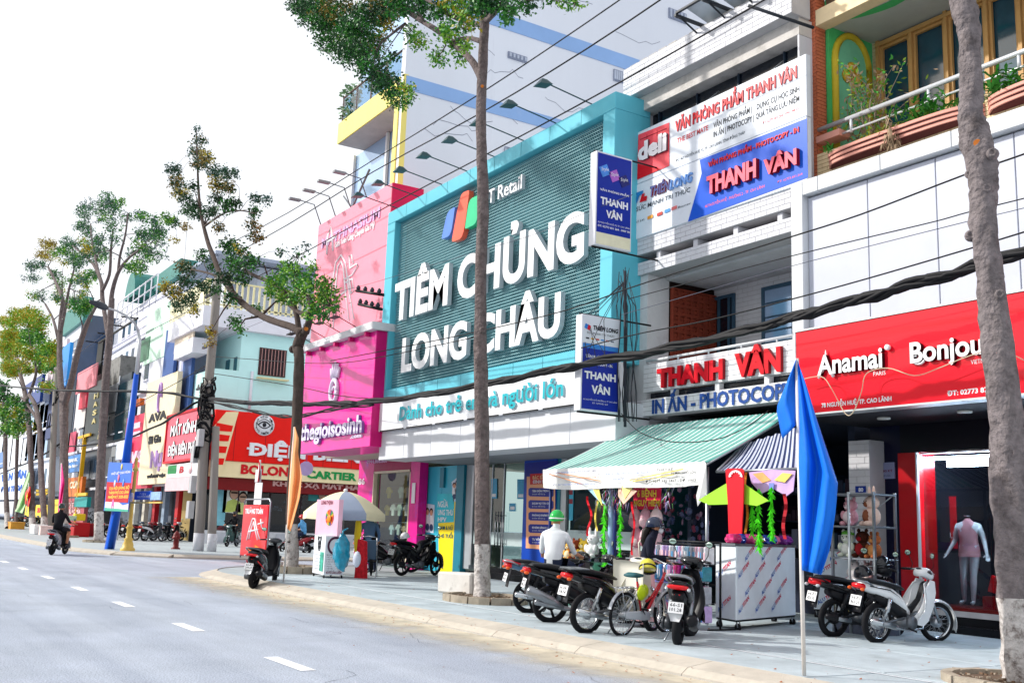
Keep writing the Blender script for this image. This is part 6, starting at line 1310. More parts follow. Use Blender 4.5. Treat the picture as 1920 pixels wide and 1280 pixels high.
def ring(label,c,r0,h=.14,sq=False):
 t=thing('tree_ring',label,'tree ring',(c[0],c[1],PZ),group='kerb rings round the street trees')
 nst=12
 for k in range(nst):
  a0=2*pi*k/nst+.02;a1=2*pi*(k+1)/nst-.02;m=MB();vs=[]
  for a in(a0,(a0+a1)/2,a1):
   for rr,zz in((r0,0),(r0,h),(r0-.12,h),(r0-.12,0)):vs.append((c[0]+rr*cos(a),c[1]+rr*sin(a)*.8,PZ+zz+random.uniform(0,.01)))
  m.add(vs,[(j,(j+1)%4,4+(j+1)%4,4+j)for j in range(4)]+[(4+j,4+(j+1)%4,8+(j+1)%4,8+j)for j in range(4)]+[(3,2,1,0),(8,9,10,11)]);m.build('kerb_block',M('ring_concrete','#a79c8c',.9,var=.25,scale=5,bump=.5),t)
 m=MB();m.add([(c[0]+(r0-.1)*cos(k*pi/10),c[1]+(r0-.1)*.8*sin(k*pi/10),PZ+h*.55)for k in range(20)]+[(c[0],c[1],PZ+h*1.0)],[(k,(k+1)%20,20)for k in range(20)]);m.build('soil',M('soil_brown','#6e5c4c',.95,var=.35,scale=9,bump=1),t)
 m=MB()
 for k in range(140):
  a=random.uniform(0,6.28);q=r0*.85*math.sqrt(random.random());p=V((c[0]+q*cos(a),c[1]+q*.8*sin(a),PZ+h*(.98-.4*q/r0)+.01));s_=random.uniform(.015,.04);m.obox(p,s_,s_*.7,s_*.5,MX.Rotation(a,3,'Z'),random.choice((0,1,1)))
 m.build('rubble',[M('rubble_pale','#b5a795',.9),M('rubble_brown','#7a6350',.9)],t,kind='stuff')
b=P(905,1128,Y=Y1);ring('round concrete tree ring with rubble below the tree in front of the clinic',(b.x,b.y+.05),.95)
b=P(545,1072,Y=Y2);ring('round concrete tree ring with cement lump at the crooked forked tree',(b.x-.1,b.y),1.0,.18)
b=P(1925,1285,Y=Y0);ring('tree ring at the right edge around the thick trunk',(b.x,b.y),.85,.1)
b=P(183,1018,Y=Y3);ring('low tree ring behind the blue lamp post',(b.x,b.y),.9,.1)
b=P(122,1008,Y=Y4);ring('low tree ring at the twin-stemmed tree',(b.x,b.y),.9,.1)
q=P(515,1068,Z=PZ);m=MB()
for k in range(9):m.ball((q.x+random.uniform(-.5,.5),q.y+random.uniform(-.3,.3),PZ+.1),random.uniform(.2,.36),random.uniform(.18,.3),random.uniform(.1,.2),10)
tag(m.build('cement_heap',M('cement_white','#c3bfb8',.9,var=.15,bump=.6)),'pale heap of cement beside the crooked tree and the parked scooter','heap')
blk=P(818,1128,Z=PZ);blb=P(890,1118,Y=10.05)
m=MB();x0=blk.x;m.bbox(0,0,0,1.25,.48,.42,.035)
for i,v in enumerate(m.v):m.v[i]=(v[0]+.02*sin(v[2]*9),v[1]+.01*cos(v[0]*5),v[2]+.015*sin(v[0]*4))
ob=m.build('concrete_block',M('block_white','#cbc7c2',.85,var=.1,scale=4,bump=.5,stain=(3,.58,'#8c8680',.6)));ob.location=(P(818,1115,Y=10.45).x,10.45,PZ+.06);ob.rotation_euler=(0,rad(-2),rad(3));tag(ob,'low white concrete block standing on the pavement against the clinic tree','concrete block')
POLEM=M('concrete_pole','#8f8a84',.85,var=.12,scale=2,bump=.3,stain=(3,.6,'#5c5650',.5),streak=True);PW=M('pole_whitewash','#c9cbd0',.85,var=.1,stain=(6,.56,'#8a867f',.6))
CAB=M('black_cable','#101116',.6)
def pole(label,pts,Y,r=.12,grp='concrete utility poles'):
 c,rr=tpath(pts,Y);t=thing('utility_pole',label,'utility pole',(c[0].x,Y,PZ),group=grp);m=MB();m.tube(c,rr,12);m.build('shaft',POLEM,t);return t,c
t,c=pole('main concrete utility pole wrapped in a dark knot of cables by the corner shop',[(371,1033,10),(376,960,9.6),(381,850,9.3),(389,740,9),(394,690,8.6),(403,590,8),(409,520,7.5)],12.9)
m=MB();m.tube([V((c[0].x,12.9,PZ)),V((c[0].x,12.9,PZ+.75))],10.6/ppm(c[0]),12);m.build('whitewash',PW,t)
kn=c[3]
m=MB();rnd=random.Random(2)
for k in range(46):
 pts=[];a=rnd.uniform(0,6.28);q=kn+V((0,0,rnd.uniform(-1.9,.5)));R0=rnd.uniform(.2,.5);el=rnd.uniform(.6,1.8)
 for i in range(10):pts.append(q+V((R0*cos(a+i*.7),R0*sin(a+i*.7)*.7,el*R0*sin(i*.7)*.8)))
 m.tube(pts,rnd.uniform(.018,.05),5)
for k in range(10):
 q=kn+V((rnd.uniform(-.4,.4),rnd.uniform(-.3,.1),0));pts=[q+V((rnd.gauss(0,.06),rnd.gauss(0,.05),-i*.35))for i in range(9)];m.tube(pts,.035,5)
m.build('cable_coil',CAB,t,kind='stuff')
for dz,w_ in((.35,1.3),(4.6,1.3),(2.2,.9)):
 m=MB();q=kn+V((.0,0,dz));m.box(q.x-w_,12.72,q.z-.05,q.x+w_*.7,12.82,q.z+.05);m.build('crossarm',M('dark_steel','#2b3038',.5),t)
 for k in range(4):m=MB();m.lathe([(.03,0),(.06,.03),(.04,.08),(.06,.12),(.02,.16)],(q.x-w_+.2+k*w_*.45,12.77,q.z+.05),8);m.build('insulator',M('insulator_grey','#a9a29a',.3),t)
for dx,dz in((-.35,-2.6),(-.3,-3.9),(.25,-1.9),(-.32,-5.0)):m=MB();q=kn+V((dx,-.2,dz));m.bbox(q.x-.22,q.y-.14,q.z-.4,q.x+.22,q.y+.1,q.z+.35,.02);m.build('meter_box',M('meter_box_grey','#b9b9bb',.4),t)
t,c=pole('second slimmer concrete pole beside the main one, leaning slightly right',[(396,1033,8.6),(399,960,8),(402,880,7.5),(405,800,7)],13.3)
m=MB();m.tube([V((c[0].x,13.3,PZ)),V((c[0].x,13.3,PZ+.75))],9.2/ppm(c[0]),12);m.build('whitewash',PW,t)
t,c=pole('distant utility pole with a cable loop between the far street trees',[(95,1000,6.5),(97,900,6),(101,800,5.5),(104,740,5),(106,690,4.6)],11.9)
m=MB();q=c[2];rr_=12/ppm(q);m.tube([q+V((-rr_+rr_*1.1*cos(t_),-.3,rr_*1.1*sin(t_)+rr_))for t_ in[i*pi/8 for i in range(17)]],.04,5)
for k in range(8):m.tube([c[3]+V((rnd.uniform(-1.4,1.0),rnd.uniform(-.3,.3),rnd.uniform(-.9,.5))),c[3]+V((rnd.uniform(-.6,.6),0,rnd.uniform(-.9,.5)))],.06,5)
m.build('cable_coil',CAB,t,kind='stuff')
def cable(name,label,pts,Y,r,seg=7,mat=None,jitter=0,n_=1,sp=0,cat='cable',sag=0):
 """pts: photo pixels (px, py[, Y]); smooth line through them"""
 c=[P(q[0],q[1],Y=(q[2]if len(q)>2 else Y))for q in pts];m=MB();rnd=random.Random(len(pts)*7+int(pts[0][1]))
 cc,_=smooth(c,[r]*len(c),seg)
 for k in range(n_):
  off=V((0,rnd.uniform(-sp,sp),rnd.uniform(-sp,sp)))if n_>1 else V((0,0,0));ph=rnd.uniform(0,6)
  m.tube([p+off+(V((0,sp*sin(i*.9+ph),sp*cos(i*1.1+ph)))*.6 if n_>1 else V((0,0,0)))+V((0,0,rnd.uniform(-jitter,jitter)))for i,p in enumerate(cc)],r*(rnd.uniform(.6,1)if n_>1 else 1),6,caps=True)
 tag(m.build(name,mat or CAB),label,cat,'cables along the street');return cc
YCb=11.95
def thg(*a,**k):return cable(*a,**k)
cable('cable_bundle','thick bundle of black cables crossing all the signs at the right half of the street',[(389,748,12.9),(470,755),(560,757),(640,757),(708,752),(800,740),(900,722),(1000,702),(1090,684),(1200,664),(1300,643),(1420,615),(1500,592),(1600,565),(1700,537),(1800,509),(1920,471),(2050,425)],YCb,.05,n_=6,sp=.045,jitter=.012,seg=5)
cable('cable_bundle','thick black cable bundle running left from the pole across the far houses',[(0,722,9.0),(60,728,9.6),(130,732,10.2),(220,733,11),(300,735,11.8),(350,742,12.4),(389,752,12.9)],11,.045,n_=5,sp=.035,jitter=.01,seg=5)
cable('slack_cable','slack cable hanging under the bundle over the red fascia',[(389,752,12.9),(450,765),(510,778),(560,780),(620,768),(700,757)],YCb,.03,n_=3,sp=.04)
cable('slack_cable','cable sloping down left from the pole over the cream sign',[(385,745,12.9),(345,768),(300,795),(235,822),(180,832),(110,838)],12.2,.05,n_=2,sp=.03)
cable('slack_cable','cable sagging between the far tree trunks at the left',[(112,832),(85,850),(60,864),(30,876),(0,888)],12.2,.07)
cable('power_line','topmost power line from the left sky to the upper right corner',[(420,462),(540,399),(700,300),(900,176),(1100,43),(1240,-55)],12.4,.016,seg=3)
cable('power_line','second power line just below the topmost one',[(420,487),(540,421),(700,322),(900,213),(1100,92),(1300,-42)],12.3,.018,seg=3)
cable('power_line','third power line crossing the top edge of the teal sign',[(480,520),(590,463),(730,385),(930,280),(1160,156),(1420,8),(1600,-100)],12.6,.018,seg=3)
cable('wire','thin wire across the lower white letters rising to the thick trunk',[(620,676),(701,661),(880,625),(1060,582),(1180,540),(1330,492),(1480,445),(1614,402),(1808,328),(1920,289),(2050,240)],12.2,.014,seg=4)
cable('wire','twisted thin wire over the pale wall panels',[(1180,560),(1330,520),(1480,481),(1615,448),(1750,416),(1815,398),(1920,372),(2050,338)],12.0,.009,seg=4)
cable('wire','fine grey wire just below the twisted one',[(1165,590),(1330,543),(1480,500),(1620,464),(1815,415),(1920,390),(2050,352)],12.1,.006,seg=4,mat=M('grey_cable','#4c5060',.5))
cable('wire','wire running just above the thick cable bundle at the right',[(1090,652),(1200,625),(1330,600),(1480,562),(1620,524),(1815,467),(1920,435),(2050,395)],12.0,.012,seg=4)
cable('wire','wire from the pole to the magenta sign',[(400,668,12.9),(480,674),(560,680),(640,680),(720,668),(900,630)],12.2,.012,seg=4)
cable('wire','wire in front of the mint wall above the fascia',[(400,700,12.9),(480,712),(560,725),(640,742),(708,748)],12.2,.014,seg=4)
cable('wire','thin wire crossing the upper white letters',[(1186,365),(1100,398),(1000,440),(900,470),(800,500),(700,530),(600,560),(400,640)],12.3,.007,seg=4,mat=M('grey_cable','#4c5060'))
cable('wire','long thin wire from the pole up to the left roofs',[(395,680,12.9),(330,718),(270,750),(200,790)],12.6,.02,seg=4)
cable('wire','pale wire in front of the lavender house',[(420,545),(340,590),(260,632),(170,690),(80,735)],13,.018,seg=4,mat=M('grey_cable','#4c5060'))
cable('wire','second pale wire in front of the back building',[(420,490),(330,545),(250,590),(150,660)],13,.018,seg=4,mat=M('grey_cable','#4c5060'))
cable('wire','loose yellow-white wire looping over the scarlet sign',[(1500,712),(1540,706),(1560,730),(1585,775),(1600,772),(1615,735),(1625,700),(1665,690),(1715,704),(1760,690),(1815,668),(1870,655),(1920,675)],13.2,.008,seg=5,mat=M('cream_wire','#c9b89c',.5))
cable('wire','wire sagging across the green awning',[(1165,775,12.6),(1200,810,12.4),(1260,828,12.2),(1340,824,12.2),(1400,800,12.4),(1440,770,13)],12.4,.009,seg=5)
m=MB();rnd=random.Random(8)
for k in range(14):
 a=P(1165+rnd.uniform(-6,16),520+rnd.uniform(-20,20),Y=13.0);pts=[a]
 tx_=1172+rnd.uniform(-14,20)
 for i in range(1,6):pts.append(P(tx_+rnd.uniform(-5,5),520+i*54,Y=13.05+rnd.uniform(-.1,.3)))
 m.tube(pts,rnd.uniform(.005,.013),4)
for k in range(5):m.tube([P(1170+rnd.uniform(-4,4),530,Y=13),P(1110+rnd.uniform(-40,30),600,Y=12.4),P(1090+k*15,690,Y=12)],.008,4)
m.tube([P(1172,508,Y=13.1),P(1172,800,Y=13.1)],.03,6)
tag(m.build('drop_wires',M('drop_wire_grey','#33363e',.6),kind='stuff'),'tangle of drop wires on the narrow strut between the clinic and the stationery house','wires')
for k,px in enumerate((1172,1165)):
 pass
for k,(a_,b_)in enumerate((((668,545),(720,553)),((672,570),(716,580)))):
 A=P(*a_,Y=12.9);B=P(*b_,Y=13.2);t=thing('insulator_bracket',['upper black insulator arm in front of the pink sign','lower black insulator arm with four knobs in front of the pink sign'][k],'bracket',B)
 m=MB();m.tube([A,B],.05,6);m.build('arm',BLACK,t)
 for i in range(4):p=A.lerp(B,(i+.3)/4);m=MB();m.lathe([(.05,0),(.08,.05),(.05,.12),(.02,.15)],p+V((0,0,.04)),8);m.build('insulator',M('insulator_dark','#3a3a44',.4),t)
LB=M('lamp_blue','#1457c8',.35,var=.05);GOLD=M('cream_gold_paint','#d9b95e',.4,var=.08)
base=P(205,1029,Z=PZ);YL=base.y
lp=thing('street_lamp','blue street lamp post with grey curved arm and a blue and red banner','street lamp',base)
top=P(260,660,Y=YL);m=MB();d_=top-base
m.tube([base,base+V((0,0,.02)),P(237,860,Y=YL),P(256,700,Y=YL)],[9/ppm(base)]*2+[7.5/ppm(base),4.6/ppm(base)],14);m.build('post',LB,lp)
m=MB();m.tube([P(256,702,Y=YL),P(262,640,Y=YL),P(259,620,Y=YL),P(252,605,Y=YL-.3),P(237,592,Y=YL-.8),P(218,582,Y=YL-1.3),P(200,577,Y=YL-1.7)],[.085,.07,.06,.05,.045,.04,.04],10);m.build('arm',M('pale_grey_metal','#c3c8cc',.4,metal=.3),lp)
a=P(203,578,Y=YL-1.7);b=P(168,565,Y=YL-2.5);m=MB();n_=(b-a).normalized()
m.tube([a,a.lerp(b,.15),a.lerp(b,.5),b],[.05,.13,.15,.06],10,flat=.45);m.build('lamp_head',M('lamp_head_dark','#3c434c',.4),lp)
ban=thing('lamp_banner','blue and red banner board with lotus picture clamped to the blue lamp post','banner',P(221,920,Y=YL-.2))
YBn=YL-.35
def quadp(name,mat,pts,Y,par,d=.03,**kw):
 q=[P(*p,Y=Y)for p in pts];m=MB();m.prism([(p.x,p.z)for p in q],(0,Y,0),(1,0,0),(0,0,1),d);return m.build(name,mat,par,**kw)
quadp('panel',M('banner_blue','#1f68d8',.4,var=.05),[(195,957),(241,959),(249,868),(205,866)],YBn,ban,.012)
quadp('print',M('banner_red','#e01a28',.4),[(198,940),(240,942),(246,905),(201,903)],YBn-.015,ban,.01)
quadp('print',M('banner_white','#f0e3ea',.4),[(196,957),(240,959),(241,944),(230,947),(218,937),(205,941),(198,938)],YBn-.02,ban,.004)
quadp('print',M('banner_green','#2fae90',.4),[(196,957),(240,959),(240,955),(196,951)],YBn-.026,ban,.004)
for px,py,r_,c_ in((228,875,6,'#f3d24a'),(215,906,7,'#c5d8f2'),(231,905,8,'#4f86e0'),(222,896,7,'#e86a8a')):
 c=P(px,py,Y=YBn-.03);m=MB();m.lathe([(0,0),(r_/ppm(c),0),(r_/ppm(c),.01),(0,.01)],c,14,'y');m.build('round_print',M('bn'+c_,c_,.4),ban)
ptext('NHIỆT LIỆT CHÀO MỪNG',(209,890),(244,892),(209,886),YBn-.02,WHITE2,ban,depth=.004,bold=.02)
for k,s_ in enumerate(('ĐẠI HỘI ĐẢNG BỘ','THÀNH PHỐ CAO LÃNH','NHIỆM KỲ 2020-2025')):ptext(s_,(205-k,918+k*8),(242-k,920+k*8),(205-k,913+k*8),YBn-.02,M('banner_yellow','#ffd84a'),ban,depth=.004,bold=.02)
m=MB();c=P(211,947,Y=YBn-.03)
for k in range(6):a_=k*pi/5;m.ball(c+V((.14*cos(a_),0,.12*sin(a_))),.07,.01,.14,8)
m.build('lotus_print',M('lotus_pink','#e070b8',.4),ban)
yb=P(239,1032,Z=PZ);yp=thing('street_name_post','ornate cream-gold post carrying two blue street name plates','street sign',yb)
s_=1/ppm(yb);prof=[(17,0),(17,5),(13,8),(12,16),(9,22),(11,26),(7,30),(6,48),(9,52),(6,56),(4.5,70),(4,180),(7,184),(4,190),(3,205),(5,208),(0,214)]
m=MB();m.lathe([(r*s_*.8,h*s_*.82)for r,h in prof],yb,12);m.build('post',GOLD,yp)
for(pa,pb_)in(((254,921),(283,936)),((284,922),(301,937))):
 a=P(*pa,Y=yb.y-.1);b=P(*pb_,Y=yb.y-.1);m=MB();m.bbox(a.x,yb.y-.13,b.z,b.x,yb.y-.07,a.z,.01);m.build('name_plate',M('plate_blue2','#1d4fc0',.35)if pa[0]<280 else M('plate_half','#9fc0e6',.4,var=.3,scale=5),yp)
ptext('Đường',(262,927),(274,927),(262,924),yb.y-.13,WHITE2,yp,depth=.004);ptext('NGUYỄN HUỆ',(257,933),(281,934),(257,929),yb.y-.13,WHITE2,yp,depth=.004,bold=.02)
m=MB();a=P(245,942,Y=yb.y-.1);b=P(303,942,Y=yb.y-.1);m.box(a.x,yb.y-.14,a.z-.03,b.x,yb.y-.06,a.z+.03);m.build('bracket',GOLD,yp)
m=MB();c=P(247,932,Y=yb.y-.12)
for k in range(6):m.ball(c+V((.12*cos(k*pi/3),0,.12*sin(k*pi/3))),.09,.05,.09,8)
m.build('rosette',M('rosette_cream','#e6d9d8',.5),yp)
c=P(219,1012,Z=PZ);m=MB();m.tube([c,P(228,935,Y=c.y)],.05,8);tag(m.build('thin_post',M('pole_white_grey','#cfd3d8')),'thin white post between the blue lamp and the ornate yellow post','post')
hb=P(329,1029,Z=PZ);hy=thing('fire_hydrant','dark red fire hydrant on the far corner pavement','hydrant',hb)
HR=M('hydrant_red','#6e1f1f',.45,var=.1);m=MB();k_=1.15
m.lathe([(.17*k_,0),(.17*k_,.06),(.11*k_,.08),(.1*k_,.42),(.15*k_,.45),(.15*k_,.52),(.13*k_,.54),(.13*k_,.62),(.07*k_,.74),(.03*k_,.76),(.03*k_,.8),(0,.8)],hb,14);m.build('body',HR,hy)
for sg_ in(-1,1):m=MB();m.lathe([(.06,0),(.06,.12),(.08,.12),(.08,.17),(0,.17)]if sg_>0 else[(.06,0),(.06,-.12),(.08,-.12),(.08,-.17),(0,-.17)],hb+V((sg_*.08,0,.52)),10,'x');m.build('outlet',HR,hy)
q0=P(456,1047,Z=PZ);YAp=q0.y
ap=thing('standing_sign','standing red board with outlined white A plus and orange arrow','sign',q0)
def onyp(px,py,Y=YAp):q=P(px,py,Y=Y);return q
a=onyp(457,946);b=onyp(496,1048);m=MB()
m.bbox(a.x,YAp,b.z+.02,b.x,YAp+.1,a.z,.03);m.build('board',M('board_red','#e8141c',.3,coat=.4,var=.05),ap)
m=MB();m.tube([V((a.x-.05,YAp+.05,b.z-.05)),V((a.x-.05,YAp+.05,a.z+.1)),V((a.x+.1,YAp+.05,a.z+.2)),V((b.x-.1,YAp+.05,a.z+.2)),V((b.x+.05,YAp+.05,a.z+.1)),V((b.x+.05,YAp+.05,b.z-.05))],.03,8);m.build('frame',STEEL,ap)
ptext('TRƯỜNG TOÁN',(460,962),(493,962),(460,953),YAp,WHITE2,ap,depth=.006,bold=.04)
m=MB()
for pl in([(463,1012),(468,990),(474,972),(478,972),(482,992),(487,1010)],[(467,1010),(471,992),(476,978),(479,994),(483,1011)],[(466,996),(484,992)],[(484,982),(494,979)],[(489,973),(491,989)]):m.tube([onyp(*q,YAp-.012)for q in pl],.028,6)
m.build('lettering',WO,ap,kind='stuff')
q=[onyp(*p,YAp-.006)for p in((464,1028),(478,1028),(478,1021),(495,1032),(478,1042),(478,1036),(466,1037))];m=MB();m.prism([(p.x,p.z)for p in q][::-1],(0,YAp-.004,0),(1,0,0),(0,0,1),.008);m.build('arrow',M('arrow_orange','#f58a1e',.4,var=.15,scale=1),ap)
def flag(label,polepts,outline,Y,mat,folds=3,rp=.02,polemat=None,catw='flag'):
 t=thing('flag',label,catw,P(*polepts[0],Y=Y));m=MB();m.tube([P(*q,Y=Y)for q in polepts],rp,8);m.build('pole',polemat or M('flag_pole_white','#d6d3d0',.5,var=.1),t)
 L_,R_=outline;n_=26;k_=12;vs=[]
 def samp(pl,t_):
  f=t_*(len(pl)-1);i=min(int(f),len(pl)-2);g_=f-i;return(pl[i][0]*(1-g_)+pl[i+1][0]*g_,pl[i][1]*(1-g_)+pl[i+1][1]*g_)
 for i in range(n_+1):
  a=samp(L_,i/n_);b=samp(R_,i/n_)
  for j in range(k_+1):
   u_=j/k_;px=a[0]*(1-u_)+b[0]*u_;py=a[1]*(1-u_)+b[1]*u_
   w_=abs(b[0]-a[0])/ppm(P(px,py,Y=Y));dy=.24*w_*sin(u_*pi*folds+i*.17)*min(1,u_*3+.15)+.05*w_*sin(i*.35+u_*4)
   vs.append(P(px,py,Y=Y+dy))
 m=MB();m.add(vs,[(i*(k_+1)+j,i*(k_+1)+j+1,(i+1)*(k_+1)+j+1,(i+1)*(k_+1)+j)for i in range(n_)for j in range(k_)],smooth=True)
 o=m.build('cloth',mat,t);md=o.modifiers.new('thickness','SOLIDIFY');md.thickness=.006;return t
FB=M('flag_blue','#0a6fe0',.6,var=.1,scale=1.5)
flag('large blue banner flag drooping on a thin white pole in front of the steel carts',[(1508,1278),(1503,1068),(1494,672)],([(1493,672),(1493,720),(1495,780),(1497,850),(1499,930),(1501,1000),(1503,1068)],[(1495,673),(1512,725),(1532,790),(1570,905),(1566,965),(1556,1030),(1540,1077)]),8.5,FB,3.6,.022)
t_=[o for o in COL.objects if o.name.startswith('flag')][-1]
m=MB();n_=12;vs=[]
for i in range(n_+1):
 f=i/n_
 Lx,Ly=((1493-38*min(1,f*1.6)+(0 if f<.62 else(f-.62)*30)),672+(150 if 1 else 0)*f)
 for j in range(7):u_=j/6;vs.append(P(1494*(1-u_)+Lx*u_+0,(680+115*f)*(1-u_)+Ly*u_,Y=8.5+.07*sin(u_*5+f*3)))
m.add(vs,[(i*7+j,i*7+j+1,(i+1)*7+j+1,(i+1)*7+j)for i in range(n_)for j in range(6)],smooth=True)
par=[o for o in COL.objects if o.type=='EMPTY' and o.name.startswith('flag')][-1];o=m.build('cloth',FB,par);md=o.modifiers.new('thickness','SOLIDIFY');md.thickness=.006
flag('faded orange banner flag on a white pole beside the crooked tree',[(531,1094),(540,980),(552,800)],([(551,802),(548,830),(545,870),(542,910),(540,950),(538,990)],[(553,800),(560,822),(559,850),(566,890),(563,930),(545,996)]),8.6,M('flag_orange','#eda268',.6,var=.08),2,.022)
flag('bright pink banner flag by the twin-stemmed tree at the left',[(112,1010),(112,965),(115,868)],([(114,870),(113,900),(110,940),(108,968)],[(116,870),(121,905),(117,935),(114,968)]),10.4,M('flag_pink','#f0268a',.6),2,.03)
flag('pale green banner flag leaning between the left tree trunks',[(28,965),(40,920),(54,882)],([(53,884),(42,915),(32,950),(28,958)],[(56,886),(56,910),(48,945),(42,962)]),10.6,M('flag_green','#b4dca0',.6),2,.03)
flag('red flag with yellow star beside the pale green flag',[(50,960),(54,905)],([(54,912),(47,925),(47,945)],[(57,912),(58,930),(54,950)]),10.5,M('flag_red','#e0302a',.6),2,.03)
c=P(51,931,Y=10.35);m=MB();m.prism([((.14 if k%2 else .32)*cos(pi/2+k*pi/5),(.14 if k%2 else .32)*sin(pi/2+k*pi/5))for k in range(10)],c,(1,0,0),(0,0,1),.03);par=[o for o in COL.objects if o.type=='EMPTY' and o.name.startswith('flag')][-1];m.build('star',M('star_yellow','#f5d020',.5),par)
def crate(label,px,py,w_,d_,h,mat,grp='crates and boxes before the far shops',lift=0,open_=True):
 c=P(px,py,Z=PZ);m=MB();t=.05;x,y,z=c.x,c.y,PZ+lift
 if open_:
  m.box(x,y,z,x+w_,y+d_,z+t);m.box(x,y,z+t,x+w_,y+t,z+h);m.box(x,y+d_-t,z+t,x+w_,y+d_,z+h);m.box(x,y+t,z+t,x+t,y+d_-t,z+h);m.box(x+w_-t,y+t,z+t,x+w_,y+d_-t,z+h);m.box(x-.03,y-.03,z+h,x+w_+.03,y+d_+.03,z+h+.05)
 else:m.bbox(x,y,z,x+w_,y+d_,z+h,.04)
 return tag(m.build('crate',mat),label,'crate',grp)
RC=M('crate_red','#b8181f',.4,var=.1)
crate('left of the two red ice boxes behind the far tree',124,1004,2.4,.9,.85,RC,open_=False);crate('right smaller red ice box beside the slender tree trunk',154,1004,1.8,.9,.8,M('crate_dark_red','#8c1420',.4),open_=False)
crate('yellow plastic box on top of the left red ice box',133,1001,1.2,.6,.45,M('crate_yellow','#e8cf2a',.5),lift=.92,open_=False);crate('green-lidded white box beside the yellow box',122,1001,.7,.5,.3,M('crate_mint','#b9dcc0',.5),lift=.92,open_=False)
crate('white styrofoam box behind the rider',55,1000,1.8,.8,.6,M('styrofoam','#dfe0e2',.7),open_=False);crate('second styrofoam box near the rider with open top',68,1001,1.5,.7,.5,M('styrofoam_pink','#e6d5d0',.7));crate('grey white styrofoam box stacked above the rider side',78,985,2.4,.9,.9,M('styrofoam_grey','#c9ccd0',.7),open_=False)
crate('orange-yellow crate at the left edge by the trunk',10,990,3.0,1.0,.5,M('crate_orange','#e0a040',.6))
leafy('potted_shrub','dark green shrub between the far tree and the red ice box',P(163,985,Z=PZ+.4),160,1.4,.6,1.4,.5,M('foliage_dark','#1e5230'))
TL=M('tail_lamp_red','#e0101c',.2,coat=.6,var=.03);IND=M('indicator_orange','#f0641c',.25,coat=.5);LENS=M('lamp_lens','#d6dde2',.15,metal=.2)
SEAT=M('seat_vinyl','#15161b',.5,var=.15);PLB=M('black_plastic','#16171c',.4,var=.1);PLATE=M('number_plate_white','#e9eaec',.4,var=.02);MIRR=M('mirror_face','#b9d6c8',.08,metal=.8)
ENG=M('engine_metal','#6e7278',.45,metal=.7,var=.2,scale=12);SPK=M('spoke_metal','#b6babf',.3,metal=.9)
random.seed(77)
def bodymat(c):return M('bike_paint_'+c,c,.22,var=.03,coat=.6)
def wheel(par,x,r,wd,steer=0,spokes=True,rim_mat=None,hubr=.05,local=1,name='wheel'):
 rt=wd*.5;m=MB();R=MX.Rotation(steer,3,'Z');c=V((x,0,r))
 prof=[]
 for k in range(11):a=-pi*.5+pi*k/10;prof.append((r-rt+rt*cos(a)*1.0,rt*sin(a)))
 prof=[(r-rt*1.7,-rt*.8)]+prof+[(r-rt*1.7,rt*.8)]
 mm=MB();mm.lathe(prof,(0,0,0),32,'y');m.add([c+R@V(v)for v in mm.v],mm.f,0,True)
 w=m.build(name,RUBBER,par,local=1)
 mm=MB();ri=r-rt*1.65;mm.lathe([(ri+.012,-rt*.7),(ri-.012,-rt*.62),(ri-.018,0),(ri-.012,rt*.62),(ri+.012,rt*.7)],(0,0,0),32,'y');m=MB();m.add([c+R@V(v)for v in mm.v],mm.f,0,True);m.build('rim',rim_mat or CHROME,w,local=1)
 mm=MB()
 if spokes:
  for k in range(28):
   a=2*pi*k/28;b=a+(.5 if k%2 else-.5);s_=(.03 if(k//2)%2 else-.03)
   mm.tube([(hubr*cos(b),s_,hubr*sin(b)),((ri-.01)*cos(a),0,(ri-.01)*sin(a))],.0022,4)
 else:
  for k in range(5):
   a=2*pi*k/5;mm.tube([(0,0,0),(ri*.5*cos(a-.06),0,ri*.5*sin(a-.06)),(ri*cos(a),0,ri*sin(a))],[.028,.02,.024],6,flat=.6)
 mm.lathe([(0,-.06),(hubr,-.06),(hubr*1.25,-.03),(hubr*1.25,.03),(hubr,.06),(0,.06)],(0,0,0),16,'y')
 m=MB();m.add([c+R@V(v)for v in mm.v],mm.f,0,True);m.build('spokes' if spokes else 'cast_spokes',SPK if spokes else(rim_mat or CHROME),w,local=1)
 return w
def shell(m,rows,th=.012,mi=0):
 """rows of points (grid) thickened into a shell"""
 nr=len(rows);nc=len(rows[0]);top=[V(p)for r in rows for p in r]
 nrm=[]
 for i in range(nr):
  for j in range(nc):
   a=V(rows[min(i+1,nr-1)][j])-V(rows[max(i-1,0)][j]);b=V(rows[i][min(j+1,nc-1)])-V(rows[i][max(j-1,0)]);q=a.cross(b);nrm.append(q.normalized()if q.length>1e-9 else V((0,0,1)))
 bot=[p-n*th for p,n in zip(top,nrm)];N=nr*nc
 fs=[(i*nc+j,i*nc+j+1,(i+1)*nc+j+1,(i+1)*nc+j)for i in range(nr-1)for j in range(nc-1)]
 fs+=[(d+N,c+N,b+N,a+N)for a,b,c,d in fs]
 ring=[j for j in range(nc)]+[i*nc+nc-1 for i in range(1,nr)]+[(nr-1)*nc+j for j in range(nc-2,-1,-1)]+[i*nc for i in range(nr-2,0,-1)]
 fs+=[(ring[k],ring[(k+1)%len(ring)],ring[(k+1)%len(ring)]+N,ring[k]+N)for k in range(len(ring))]
 m.add(top+bot,fs,mi,True)
